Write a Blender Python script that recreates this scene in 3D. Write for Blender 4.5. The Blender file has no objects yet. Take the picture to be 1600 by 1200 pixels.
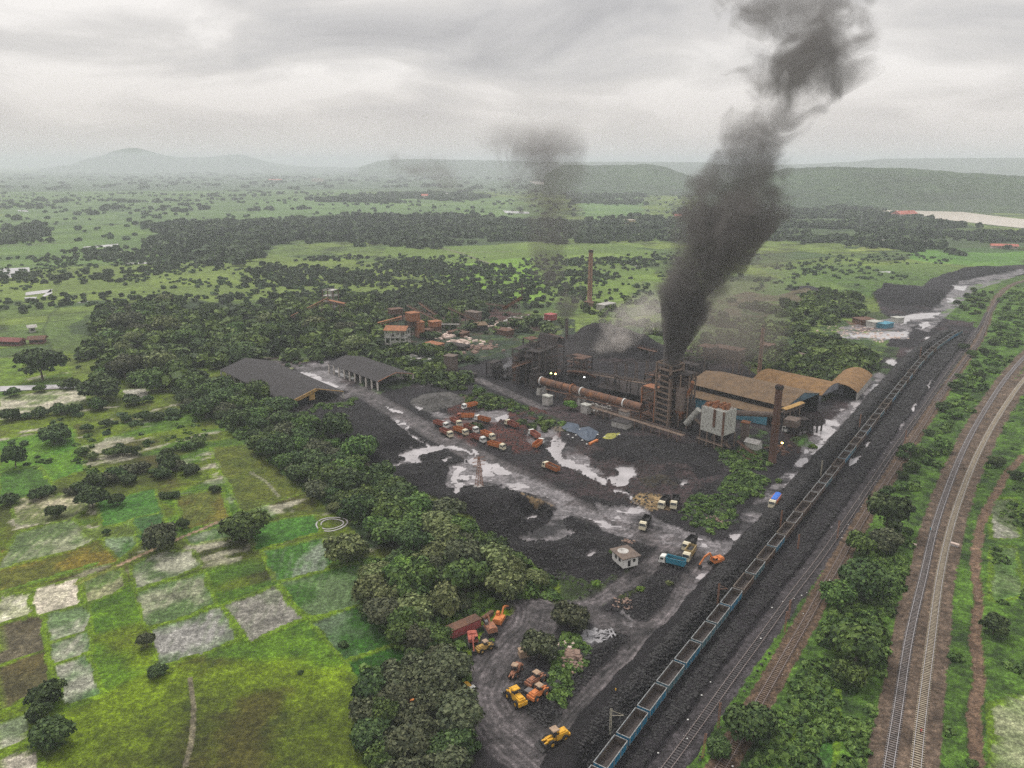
import bpy, math, random
import numpy as np
from mathutils import Vector, Matrix
R = math.radians
SC = bpy.context.scene
COL = SC.collection
# ---------------------------------------------------------------- camera
FPX, YH, CAMH = 1200.0, 255.0, 128.0            # focal length in px of a 1600 px wide frame, horizon row, height in m
PITCH = math.atan((600 - YH) / FPX)
cam_d = bpy.data.cameras.new('camera'); cam = bpy.data.objects.new('camera', cam_d); COL.objects.link(cam)
cam_d.sensor_width = 36; cam_d.lens = FPX / 1600 * 36
cam_d.clip_start = 1; cam_d.clip_end = 60000
cam.location = (0, 0, CAMH); cam.rotation_euler = (R(90) - PITCH, 0, 0)
SC.camera = cam
# ---------------------------------------------------------------- render, exposure
SC.render.engine = 'CYCLES'
cy = SC.cycles
cy.max_bounces = 4; cy.diffuse_bounces = 2; cy.glossy_bounces = 2; cy.transmission_bounces = 2
cy.volume_bounces = 1; cy.transparent_max_bounces = 8
cy.use_denoising = False
cy.use_adaptive_sampling = True; cy.adaptive_threshold = 0.02
cy.volume_max_steps = 256
SC.view_settings.view_transform = 'Standard'; SC.view_settings.look = 'None'
SC.view_settings.exposure = 0.12; SC.view_settings.gamma = 1.0
SC.view_settings.use_curve_mapping = False
# ---------------------------------------------------------------- overcast sky
SUN_EL, SUN_AZ = R(58), R(-35)                    # azimuth from +Y towards +X
W = bpy.data.worlds.new('World'); SC.world = W; W.use_nodes = True
nt = W.node_tree; nt.nodes.clear()
def nd(t, k, **kw):
    n = t.nodes.new(k)
    for a, b in kw.items():
        if a == 'op': n.operation = b
        elif a == 'inp':
            for i, v in b.items():
                if hasattr(v, 'is_linked') or hasattr(v, 'links'): t.links.new(v, n.inputs[i])
                else: n.inputs[i].default_value = v
        else: setattr(n, a, b)
    return n
def mth(t, op, a, b=None, c=None, clamp=False):
    inp = {0: a}
    if b is not None: inp[1] = b
    if c is not None: inp[2] = c
    return nd(t, 'ShaderNodeMath', op=op, inp=inp, use_clamp=clamp).outputs[0]
def mixc(t, f, a, b, bt='MIX'):
    n = t.nodes.new('ShaderNodeMix'); n.data_type = 'RGBA'; n.blend_type = bt
    for i, v in ((0, f), (6, a), (7, b)):
        if hasattr(v, 'links'): t.links.new(v, n.inputs[i])
        elif i and len(v) == 3: n.inputs[i].default_value = (*v, 1)
        else: n.inputs[i].default_value = v
    return n.outputs[2]
def ramp(t, f, stops, interp='LINEAR'):
    n = t.nodes.new('ShaderNodeValToRGB'); cr = n.color_ramp; cr.interpolation = interp
    while len(cr.elements) < len(stops): cr.elements.new(0.5)
    for e, (p, c) in zip(cr.elements, stops):
        e.position = p; e.color = (*c, 1) if not isinstance(c, (int, float)) else (c, c, c, 1)
    t.links.new(f, n.inputs[0]); return n.outputs[0]
sky = nd(nt, 'ShaderNodeTexSky', sky_type='NISHITA', sun_disc=False, sun_elevation=SUN_EL, sun_rotation=SUN_AZ,
         air_density=1.5, dust_density=4.0, altitude=0)
tc = nd(nt, 'ShaderNodeTexCoord')
sep = nd(nt, 'ShaderNodeSeparateXYZ', inp={0: tc.outputs['Generated']})
# cloud deck: directions mapped on a flat layer overhead, as real stratus is
zc = mth(nt, 'ADD', mth(nt, 'MAXIMUM', sep.outputs[2], 0.0), 0.20)
cmb = nd(nt, 'ShaderNodeCombineXYZ', inp={0: mth(nt, 'DIVIDE', sep.outputs[0], zc), 1: mth(nt, 'DIVIDE', sep.outputs[1], zc), 2: 7.7})
n1 = nd(nt, 'ShaderNodeTexNoise', inp={'Vector': cmb.outputs[0], 'Scale': 1.35, 'Detail': 8, 'Roughness': 0.52, 'Distortion': 0.5})
n2 = nd(nt, 'ShaderNodeTexNoise', inp={'Vector': cmb.outputs[0], 'Scale': 0.5, 'Detail': 2, 'Roughness': 0.5})
cl = mth(nt, 'ADD', mth(nt, 'MULTIPLY', n1.outputs[0], 0.6), mth(nt, 'MULTIPLY', n2.outputs[0], 0.4))
ccol = ramp(nt, cl, [(0.40, (4.9, 4.8, 4.9)), (0.47, (6.1, 5.95, 5.95)), (0.53, (7.2, 6.95, 6.8)), (0.60, (9.4, 9.05, 8.8))])
# an overcast sky is warmer and flatter near the horizon, brightest overhead
hz = ramp(nt, sep.outputs[2], [(0.0, 1.0), (0.04, 0.7), (0.11, 0.0)])
ccol = mixc(nt, hz, ccol, (7.4, 6.85, 6.5))
up = ramp(nt, sep.outputs[2], [(0.0, 1.0), (0.25, 1.0), (0.7, 1.0)])
upm = mth(nt, 'ADD', 1.0, mth(nt, 'MULTIPLY', mth(nt, 'MAXIMUM', mth(nt, 'SUBTRACT', sep.outputs[2], 0.25), 0.0), 1.1))
sc_ = nd(nt, 'ShaderNodeVectorMath', op='SCALE', inp={0: ccol, 'Scale': upm})
fin = mixc(nt, 0.94, sky.outputs[0], sc_.outputs[0])
bg = nd(nt, 'ShaderNodeBackground', inp={0: fin, 1: 0.096})
wo = nd(nt, 'ShaderNodeOutputWorld', inp={0: bg.outputs[0]})
sd = bpy.data.lights.new('sun', 'SUN'); sun = bpy.data.objects.new('sun', sd); COL.objects.link(sun)
sd.energy = 2.0; sd.angle = R(16); sd.color = (1.0, 0.96, 0.9)
sun.rotation_euler = Vector((-math.sin(SUN_AZ) * math.cos(SUN_EL), -math.cos(SUN_AZ) * math.cos(SUN_EL), -math.sin(SUN_EL))).to_track_quat('-Z', 'Y').to_euler()

# ---------------------------------------------------------------- helpers
def G(px, py, z=0.0):
    """where the ray through a photo pixel meets the level z: used to survey positions on the ground"""
    px = np.asarray(px, float); py = np.asarray(py, float)
    u = (px - 800) / FPX; v = (py - 600) / FPX
    d = (CAMH - z) / (math.sin(PITCH) + v * math.cos(PITCH))
    return u * d, d * (math.cos(PITCH) - v * math.sin(PITCH))
def g2(p, z=0.0):
    x, y = G(p[0], p[1], z); return (float(x), float(y))
def gp(s, z=0.0):
    """'x,y x,y ...' in photo pixels -> surveyed (n,2) array"""
    a = np.array([[float(c) for c in q.split(',')] for q in s.split()])
    return np.stack(G(a[:, 0], a[:, 1], z), 1)
def tag(o, label=None, cat=None, group=None, kind=None):
    if label: o['label'] = label
    if cat: o['category'] = cat
    if group: o['group'] = group
    if kind: o['kind'] = kind
    return o
def empty(name, loc, rz=0.0, label=None, cat=None, group=None):
    o = bpy.data.objects.new(name, None); COL.objects.link(o); o.location = loc; o.rotation_euler = (0, 0, rz)
    o.empty_display_size = 1
    return tag(o, label, cat, group)
def npmesh(name, V, F, mats=(), midx=None, smooth=False):
    """V (n,3), F (m,k) int array, or list of such"""
    me = bpy.data.meshes.new(name)
    Fs = F if isinstance(F, list) else [F]
    V = np.asarray(V, np.float32)
    loops = np.concatenate([f.ravel() for f in Fs]).astype(np.int32)
    tot = np.concatenate([np.full(len(f), f.shape[1], np.int32) for f in Fs])
    st = np.concatenate([[0], np.cumsum(tot)[:-1]]).astype(np.int32)
    me.vertices.add(len(V)); me.vertices.foreach_set('co', V.ravel())
    me.loops.add(len(loops)); me.loops.foreach_set('vertex_index', loops)
    me.polygons.add(len(tot)); me.polygons.foreach_set('loop_start', st); me.polygons.foreach_set('loop_total', tot)
    if midx is not None: me.polygons.foreach_set('material_index', np.asarray(midx, np.int32))
    if smooth: me.polygons.foreach_set('use_smooth', np.ones(len(tot), bool))
    for m in (mats if isinstance(mats, (list, tuple)) else [mats]): me.materials.append(m)
    me.update(calc_edges=True)
    return me
def link(name, me, parent=None, loc=None, rz=None):
    o = bpy.data.objects.new(name, me); COL.objects.link(o)
    if parent is not None: o.parent = parent
    if loc is not None: o.location = loc
    if rz is not None: o.rotation_euler = (0, 0, rz)
    return o
class MB:
    """collects simple solids, links them as ONE mesh"""
    def __init__(s): s.v = []; s.f = []; s.m = []
    def add(s, vs, fs, mi=0):
        b = len(s.v); s.v += [tuple(map(float, v)) for v in vs]
        for f in fs: s.f.append(tuple(b + i for i in f)); s.m.append(mi)
        return s
    def box(s, x0, x1, y0, y1, z0, z1, mi=0, top=None):
        tx0, tx1, ty0, ty1 = top if top else (x0, x1, y0, y1)
        return s.add([(x0, y0, z0), (x1, y0, z0), (x1, y1, z0), (x0, y1, z0), (tx0, ty0, z1), (tx1, ty0, z1), (tx1, ty1, z1), (tx0, ty1, z1)],
                     [(3, 2, 1, 0), (4, 5, 6, 7), (0, 1, 5, 4), (1, 2, 6, 5), (2, 3, 7, 6), (3, 0, 4, 7)], mi)
    def cyl(s, p, q, r0, r1=None, n=10, mi=0, cap=True):
        p, q = Vector(p), Vector(q); d = (q - p).normalized(); r1 = r0 if r1 is None else r1
        a = d.orthogonal().normalized(); b = d.cross(a)
        vs = []
        for c, r in ((p, r0), (q, r1)):
            for i in range(n):
                t = 2 * math.pi * i / n; vs.append(c + a * (r * math.cos(t)) + b * (r * math.sin(t)))
        fs = [(i, (i + 1) % n, n + (i + 1) % n, n + i) for i in range(n)]
        if cap: fs += [tuple(range(n - 1, -1, -1)), tuple(range(n, 2 * n))]
        return s.add(vs, fs, mi)
    def bar(s, p, q, w, h=None, mi=0):
        """rectangular beam from p to q"""
        p, q = Vector(p), Vector(q); h = w if h is None else h; d = (q - p).normalized()
        up = Vector((0, 0, 1)) if abs(d.z) < 0.95 else Vector((0, 1, 0))
        a = d.cross(up).normalized() * (w / 2); b = a.cross(d).normalized() * (h / 2)
        vs = [c + i * a + j * b for c in (p, q) for i, j in ((-1, -1), (1, -1), (1, 1), (-1, 1))]
        return s.add(vs, [(3, 2, 1, 0), (4, 5, 6, 7), (0, 1, 5, 4), (1, 2, 6, 5), (2, 3, 7, 6), (3, 0, 4, 7)], mi)
    def ext(s, prof, y0, y1, mi=0, axis='y'):
        """profile of (a,z) extruded along y (or x)"""
        n = len(prof)
        if axis == 'y': vs = [(a, y0, z) for a, z in prof] + [(a, y1, z) for a, z in prof]
        else: vs = [(y0, a, z) for a, z in prof] + [(y1, a, z) for a, z in prof]
        return s.add(vs, [(i, (i + 1) % n, n + (i + 1) % n, n + i) for i in range(n)] + [tuple(range(n - 1, -1, -1)), tuple(range(n, 2 * n))], mi)
    def lathe(s, prof, n=24, c=(0, 0), mi=0):
        vs = [(c[0] + r * math.cos(2 * math.pi * i / n), c[1] + r * math.sin(2 * math.pi * i / n), z) for r, z in prof for i in range(n)]
        fs = [(k * n + i, k * n + (i + 1) % n, (k + 1) * n + (i + 1) % n, (k + 1) * n + i) for k in range(len(prof) - 1) for i in range(n)]
        return s.add(vs, fs, mi)
    def mesh(s, name, mats, smooth=False):
        me = bpy.data.meshes.new(name); me.from_pydata(s.v, [], s.f)
        for m in (mats if isinstance(mats, (list, tuple)) else [mats]): me.materials.append(m)
        me.polygons.foreach_set('material_index', s.m)
        if smooth: me.polygons.foreach_set('use_smooth', [True] * len(s.f))
        me.update(); return me
    def build(s, name, mats, parent=None, smooth=False, label=None):
        o = link(name, s.mesh(name, mats, smooth), parent)
        if label: o['label'] = label
        return o
def copy_tree(o, parent=None):
    c = o.copy(); COL.objects.link(c); c.parent = parent
    for ch in [x for x in bpy.data.objects if x.parent == o]: copy_tree(ch, c)
    return c

def _h(ix, iy, s):
    h = (ix.astype(np.int64) * 374761393 + iy.astype(np.int64) * 668265263 + s * 1442695041) & 0xffffffff
    h = ((h ^ (h >> 13)) * 1274126177) & 0xffffffff
    return ((h ^ (h >> 16)) & 0xffffff) / float(0xffffff)
def vn(x, y, s=0):
    ix = np.floor(x); iy = np.floor(y); fx = x - ix; fy = y - iy
    fx = fx * fx * (3 - 2 * fx); fy = fy * fy * (3 - 2 * fy)
    a = _h(ix, iy, s); b = _h(ix + 1, iy, s); c = _h(ix, iy + 1, s); d = _h(ix + 1, iy + 1, s)
    return (a * (1 - fx) + b * fx) * (1 - fy) + (c * (1 - fx) + d * fx) * fy
def fbm(x, y, sc, o=4, s=0, ro=0.5):
    """roughly -1..1, feature size sc metres"""
    t = 0; a = 1; n = 0; k = 1 / sc
    for i in range(o):
        t = t + a * (vn(x * k + 17.3 * i, y * k - 9.1 * i, s + i) * 2 - 1); n += a; a *= ro; k *= 2.03
    return t / n
def inside(poly, x, y):
    m = np.zeros(x.shape, bool)
    x0, y0 = poly.min(0); x1, y1 = poly.max(0)
    c = np.nonzero((x >= x0) & (x <= x1) & (y >= y0) & (y <= y1))[0]
    if len(c) == 0: return m
    X = x[c]; Y = y[c]; k = np.zeros(len(c), bool)
    n = len(poly)
    for i in range(n):
        ax, ay = poly[i]; bx, by = poly[(i + 1) % n]
        if ay == by: continue
        t = ((ay > Y) != (by > Y)) & (X < (bx - ax) * (Y - ay) / (by - ay) + ax)
        k ^= t
    m[c[k]] = True; return m
def dline(pl, x, y, rad):
    """distance to a polyline (clipped to rad)"""
    d = np.full(x.shape, float(rad))
    for i in range(len(pl) - 1):
        ax, ay = pl[i]; bx, by = pl[i + 1]
        c = np.nonzero((x > min(ax, bx) - rad) & (x < max(ax, bx) + rad) & (y > min(ay, by) - rad) & (y < max(ay, by) + rad))[0]
        if len(c) == 0: continue
        X = x[c] - ax; Y = y[c] - ay; ux, uy = bx - ax, by - ay; L = ux * ux + uy * uy + 1e-9
        t = np.clip((X * ux + Y * uy) / L, 0, 1)
        d[c] = np.minimum(d[c], np.hypot(X - t * ux, Y - t * uy))
    return d
def sm(a, b, x):
    t = np.clip((x - a) / (b - a), 0, 1); return t * t * (3 - 2 * t)
def lin(r, g, b, k=1.0):
    return tuple(k * ((c / 255) / 12.92 if c / 255 < .04045 else ((c / 255 + .055) / 1.055) ** 2.4) for c in (r, g, b))
def spline(P, step):
    """smooth resampled polyline through the points"""
    P = np.asarray(P, float); Q = [P[0]]
    E = np.vstack([2 * P[0] - P[1], P, 2 * P[-1] - P[-2]])
    for i in range(1, len(E) - 2):
        a, b, c, d = E[i - 1], E[i], E[i + 1], E[i + 2]
        n = max(2, int(np.linalg.norm(c - b) / 2))
        for k in range(1, n + 1):
            t = k / n
            Q.append(0.5 * (2 * b + (c - a) * t + (2 * a - 5 * b + 4 * c - d) * t * t + (3 * b - a - 3 * c + d) * t ** 3))
    Q = np.array(Q); L = np.concatenate([[0], np.cumsum(np.linalg.norm(np.diff(Q, axis=0), axis=1))])
    n = max(2, int(round(L[-1] / step)) + 1); s = np.linspace(0, L[-1], n)
    return np.stack([np.interp(s, L, Q[:, 0]), np.interp(s, L, Q[:, 1])], 1)
def offs(P, d):
    """polyline shifted sideways by d (positive to the right of travel)"""
    T = np.gradient(P, axis=0); T /= np.linalg.norm(T, axis=1)[:, None]
    return P + np.stack([T[:, 1], -T[:, 0]], 1) * d

# ---------------------------------------------------------------- materials
MATS = {}
def new_mat(name):
    m = bpy.data.materials.new(name); m.use_nodes = True; t = m.node_tree; t.nodes.clear()
    o = t.nodes.new('ShaderNodeOutputMaterial'); b = t.nodes.new('ShaderNodeBsdfPrincipled')
    t.links.new(b.outputs[0], o.inputs[0]); b.inputs['Roughness'].default_value = 0.85
    b.inputs['Specular IOR Level'].default_value = 0.25
    MATS[name] = m
    return m, t, b
def paint(name, c1, c2=None, scale=1.5, rough=0.75, c3=None, spec=0.25, metal=0.0, bump=0.0, detail=5, rnd=0.0, coord='Object', lo=0.4, hi=0.62, stripe=None):
    """weathered surface: two (or three) own colours broken up by noise; optional ribs or planks"""
    m, t, b = new_mat(name)
    c2 = c2 or tuple(x * 0.6 for x in c1)
    tx = nd(t, 'ShaderNodeTexCoord')
    n = nd(t, 'ShaderNodeTexNoise', inp={'Vector': tx.outputs[coord], 'Scale': scale, 'Detail': detail, 'Roughness': 0.65})
    stops = [(lo, c1), (hi, c2)] + ([(min(hi + .1, 1), c3)] if c3 else [])
    col = ramp(t, n.outputs[0], stops)
    fine = nd(t, 'ShaderNodeTexNoise', inp={'Vector': tx.outputs[coord], 'Scale': scale * 7, 'Detail': 2})
    col = mixc(t, 1.0, col, ramp(t, fine.outputs[0], [(0.3, 0.72), (0.7, 1.28)]), 'MULTIPLY')
    if rnd:
        oi = nd(t, 'ShaderNodeObjectInfo')
        k = mth(t, 'ADD', 1 - rnd, mth(t, 'MULTIPLY', oi.outputs['Random'], 2 * rnd))
        col = nd(t, 'ShaderNodeVectorMath', op='SCALE', inp={0: col, 'Scale': k}).outputs[0]
    t.links.new(col, b.inputs['Base Color'])
    b.inputs['Roughness'].default_value = rough; b.inputs['Metallic'].default_value = metal; b.inputs['Specular IOR Level'].default_value = spec
    if stripe:                                              # (axis index, period): corrugated sheet or planks
        s = nd(t, 'ShaderNodeSeparateXYZ', inp={0: tx.outputs['Object']})
        w = mth(t, 'SINE', mth(t, 'MULTIPLY', s.outputs[stripe[0]], 2 * math.pi / stripe[1]))
        bp = nd(t, 'ShaderNodeBump', inp={'Strength': 0.6, 'Distance': 0.05, 'Height': w}); t.links.new(bp.outputs[0], b.inputs['Normal'])
    elif bump:
        bp = nd(t, 'ShaderNodeBump', inp={'Strength': bump, 'Distance': 0.1, 'Height': fine.outputs[0]}); t.links.new(bp.outputs[0], b.inputs['Normal'])
    return m
# ================================================================= survey of the place (photo pixels -> ground metres)
TRAIN_TOP = [(905, 1240), (938, 1195), (971, 1150), (1002, 1110), (1030, 1075), (1057, 1040), (1082, 1009), (1105, 979), (1127, 953), (1146, 927), (1164, 906),
             (1181, 885), (1196, 865), (1225, 829), (1249, 797), (1287, 752), (1313, 718), (1341, 684), (1372, 650), (1401, 609), (1431, 573), (1448, 553), (1466, 537), (1484, 525), (1505, 514)]
tt = np.array([g2(p, 3.4) for p in TRAIN_TOP])
TRAIN = spline(tt[[0, 4, 8, 13, 17, 19, 21, 23, 24]], 1.0)
TR2 = spline(gp('1020,1230 1058,1180 1100,1122 1142,1063 1188,1000 1240,928 1290,862 1340,788 1400,699 1440,643 1478,588 1508,546 1528,516 1543,488'), 1.0)
TR3 = spline(gp('1098,1240 1130,1195 1180,1110 1220,1040 1262,967 1300,898 1345,818 1392,742 1440,667 1482,602 1515,553 1535,520 1550,480 1562,460 1580,446 1610,436'), 1.0)
MAINL = spline(gp('1378,1260 1389,1197 1402,1115 1420,1000 1443,900 1462,820 1488,745 1512,690 1540,640 1575,588 1612,548 1660,508'), 1.0)
MAINR = spline(gp('1426,1260 1432,1197 1441,1110 1455,1000 1469,900 1487,820 1510,752 1535,696 1566,642 1604,590 1650,548 1700,512'), 1.0)
def P_(s): return gp(s)
COAL = P_('430,640 490,670 550,710 610,750 680,785 735,812 765,850 825,880 880,915 905,935 860,950 810,935 800,960 760,990 742,1015 738,1060 725,1085 745,1120 725,1200 700,1290 '
          '1010,1290 1095,1170 1160,1070 1215,985 1300,862 1395,712 1478,583 1525,522 1545,492 1520,505 1480,500 1455,480 1400,500 1385,545 1370,580 1330,610 1250,640 1150,560 1040,540 960,515 900,530 800,545 740,565 660,570 600,570 '
          '540,556 470,568 430,600')
COALX = [P_('1362,462 1385,448 1430,446 1470,456 1484,468 1478,486 1455,494 1425,494 1398,504 1378,490'), P_('1436,452 1455,436 1500,424 1560,416 1640,412 1660,424 1580,434 1520,446 1490,464 1470,462'), P_('1230,450 1262,446 1290,452 1270,460 1240,460')]
GREYROAD = {  # centre line, width m, colour
 'yard': ('560,610 600,634 645,660 700,690 760,722 830,758 900,795 960,818 1010,838 1060,852 1110,868 1140,872', 13),
 'yardnorth': ('470,640 520,628 560,612 600,598 640,590 690,580 740,592 800,618 850,640', 7),
 'shed': ('430,565 480,578 520,600 556,612', 7),
 'berm': ('855,1200 885,1150 930,1095 985,1035 1030,985 1062,950 1082,915 1100,888 1125,868', 9),
 'south': ('812,925 835,950 830,985 800,1015 770,1050 758,1090 775,1130 815,1165 850,1195 870,1230', 15),
 'link': ('835,950 870,955 915,948 960,925 1010,890 1052,856', 7),
 'gate': ('905,950 950,975 1000,985', 8)}
PUD = ['610,651 630,656 645,666 640,675 622,672 617,667 622,661', '639,675 650,681 665,691 674,698 669,700 657,690 640,680',
 '615,712 650,701 685,695 720,700 742,707 738,712 725,707 695,703 672,708 655,715 664,724 650,727 642,725 625,731 610,729 630,720',
 '735,706 748,716 762,722 755,730 735,727 722,722 735,716', '706,735 720,729 724,735 714,743 745,740 748,748 722,752 712,758 720,766 712,775 701,767 712,760 706,745',
 '760,722 775,724 800,738 790,742 770,745 755,745 752,735', '962,731 983,729 992,736 1000,749 985,751 977,762 964,760 949,756 946,749 961,740',
 '894,724 906,728 923,741 942,749 936,754 927,751 914,743 904,736 895,730', '865,682 878,684 882,697 874,712 899,726 921,741 940,750 938,756 921,748 902,735 876,727 861,714 854,701 856,690',
 '1066,748 1077,751 1075,756 1067,762 1063,756', '955,764 979,766 989,775 998,786 992,793 990,786 981,772 955,768', '1137,831 1157,833 1163,838 1157,848 1142,844',
 '1136,809 1142,797 1157,793 1150,801 1141,812', '1238,723 1246,715 1262,715 1276,721 1270,731 1257,733 1242,729', '1270,665 1292,665 1312,672 1310,682 1295,689 1282,682 1272,680 1265,672',
 '1242,673 1256,673 1261,680 1257,684 1246,682', '1332,627 1351,623 1347,639 1331,644', '1344,622 1362,602 1373,598 1370,612 1359,622', '1376,599 1387,590 1398,580 1389,594 1377,602',
 '1280,654 1302,657 1312,663 1297,667 1286,660', '1301,640 1319,638 1312,642 1302,645', '1265,699 1287,687 1302,689 1280,702 1274,714 1262,712', '1313,527 1362,520 1420,517 1417,525 1387,529 1350,527',
 '1487,446 1512,446 1505,454 1490,451', '1482,466 1491,465 1491,473 1482,473', '1416,550 1429,546 1430,552 1420,556', '1444,527 1472,525 1465,532 1445,532', '1427,598 1441,582 1442,586 1431,599',
 '469,582 483,583 504,594 524,604 520,607 496,597 477,588', '656,604 674,597 698,592 697,598 672,603 658,607', '646,634 662,636 655,641', '672,660 694,658 688,664', '779,654 796,647 798,652 782,660',
 '599,633 624,642 629,646 614,645', '520,576 548,586 560,590 552,594 528,583', '1186,820 1193,812 1190,832 1182,838 1177,842 1176,834', '1221,768 1230,755 1234,757 1229,768 1222,774', '1236,742 1250,736 1248,744 1238,750',
 '1400,496 1430,490 1468,489 1455,496 1422,499 1408,508', '1437,506 1448,502 1450,508 1440,514', '1376,566 1392,560 1408,568 1404,573 1390,570', '1255,470 1272,470 1268,478 1256,482',
 '1328,718 1346,712 1338,724 1328,730', '1352,694 1360,690 1357,700 1350,704', '1290,842 1300,822 1302,824 1294,845', '1362,740 1369,728 1371,731 1365,745', '1388,696 1395,686 1397,690 1390,700', '1404,670 1411,660 1413,663 1407,675',
 '1422,640 1430,628 1432,632 1425,645', '1447,604 1454,592 1456,596 1450,608', '1180,990 1190,985 1172,1020 1163,1030', '915,868 926,862 930,866 920,874', '688,720 706,716 698,724',
 '780,640 770,636 776,632', '826,810 840,806 838,812 828,815', '738,700 745,703 750,712 744,712', '1210,905 1214,896 1216,898 1213,908', '1248,898 1256,890 1258,893 1250,903', '1216,838 1222,828 1225,831 1220,842']
MUD = ['765,762 820,757 855,770 880,790 905,792 935,802 960,816 1000,830 985,842 955,836 930,816 895,806 884,812 890,826 905,832 870,846 820,848 808,842 830,835 850,822 872,806 870,786 850,776 800,772',
 '929,790 964,794 996,794 1022,809 1041,820 1067,831 1101,839 1112,846 1161,846 1159,865 1142,880 1101,872 1096,862 1049,852 1011,830 985,820 936,801',
 '1085,905 1105,890 1112,900 1095,925 1075,955 1060,965 1055,950', '940,968 972,955 988,968 982,984 958,982', '700,730 760,718 830,750 900,780 880,790 800,760 740,760 700,765',
 '870,700 900,700 930,730 950,750 940,762 900,740 870,725', '1160,800 1235,735 1262,690 1320,640 1370,580 1385,590 1350,640 1300,700 1250,745 1190,815 1165,850 1150,845',
 '1310,512 1430,490 1470,485 1460,495 1425,512 1420,530 1360,532 1305,528', '1430,515 1500,440 1600,420 1600,428 1520,455 1485,490 1450,520', '820,655 860,665 880,690 880,720 850,700 820,690',
 '900,1000 930,975 955,1000 920,1015', '455,572 520,565 560,590 530,612 490,600', '660,640 720,655 760,640 800,645 770,665 700,670']
# own colours of the ground, (r,g,b) seen under this light, turned into reflectance
KG = 0.92
c_ = lambda r, g, b, k=1.0: np.array(lin(r, g, b, KG * k))
C_COAL, C_MUD, C_ROAD, C_RED = c_(34, 31, 34), c_(124, 119, 121), c_(92, 86, 87), c_(84, 48, 42)
HEAPS = [('552,672', 46, 4.5), ('500,650', 25, 2.5), ('600,700', 30, 3.5), ('685,745', 18, 4), ('655,740', 15, 3), ('740,790', 24, 5), ('800,806', 24, 5.5), ('765,815', 18, 4), ('845,800', 13, 4), ('870,812', 12, 3.5),
         ('915,798', 13, 3), ('940,803', 11, 3), ('900,812', 12, 3), ('726,720', 12, 2.2), ('715,748', 9, 2), ('690,628', 20, 5.5), ('1010,712', 26, 1.6), ('1060,722', 20, 1.6), ('960,708', 14, 1.6), ('1000,735', 12, 1.2), ('1035,740', 14, 1.8), ('985,722', 9, 1.6), ('930,700', 8, 1.5), ('1085,735', 12, 1.6), ('620,690', 12, 2.5), ('575,700', 14, 3), ('640,760', 9, 2), ('1000,870', 8, 1.6), ('935,870', 8, 2.2), ('870,880', 9, 2.5), ('905,905', 8, 1.8), ('1000,960', 7, 1.8), ('940,1020', 8, 2), ('970,1070', 9, 2.2), ('890,1130', 8, 2), ('840,1120', 7, 1.5), ('780,1160', 8, 2), ('1045,985', 7, 1.8), ('925,1120', 8, 2),
         ('945,535', 42, 13), ('990,550', 30, 9), ('905,552', 26, 8), ('1430,468', 52, 9), ('1370,450', 40, 6), ('1470,460', 25, 6), ('890,860', 14, 3.5), ('850,868', 16, 3.5), ('920,885', 9, 2.2), ('960,862', 10, 2),
         ('1010,920', 10, 2), ('1030,950', 11, 2.4), ('1055,930', 9, 2), ('990,1000', 12, 3), ('955,1040', 12, 2.6), ('920,1080', 12, 2.4), ('1020,1010', 8, 2), ('880,1110', 12, 2), ('960,1130', 9, 2.2), ('905,1165', 10, 2.4), ('760,1190', 12, 3), ('800,1090', 5, .8),
         ('1115,770', 9, 1.5), ('1175,790', 12, 2.5), ('1090,705', 10, 1.2), ('1545,425', 60, 6), ('1500,432', 40, 4), ('1005,783', 5, 1.6), ('1340,545', 25, 3), ('1290,560', 25, 4), ('760,655', 16, 2), ('800,690', 12, 1.2)]
HEAPS = [(g2(tuple(float(v) for v in p.split(','))), r, h) for p, r, h in HEAPS]
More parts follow.
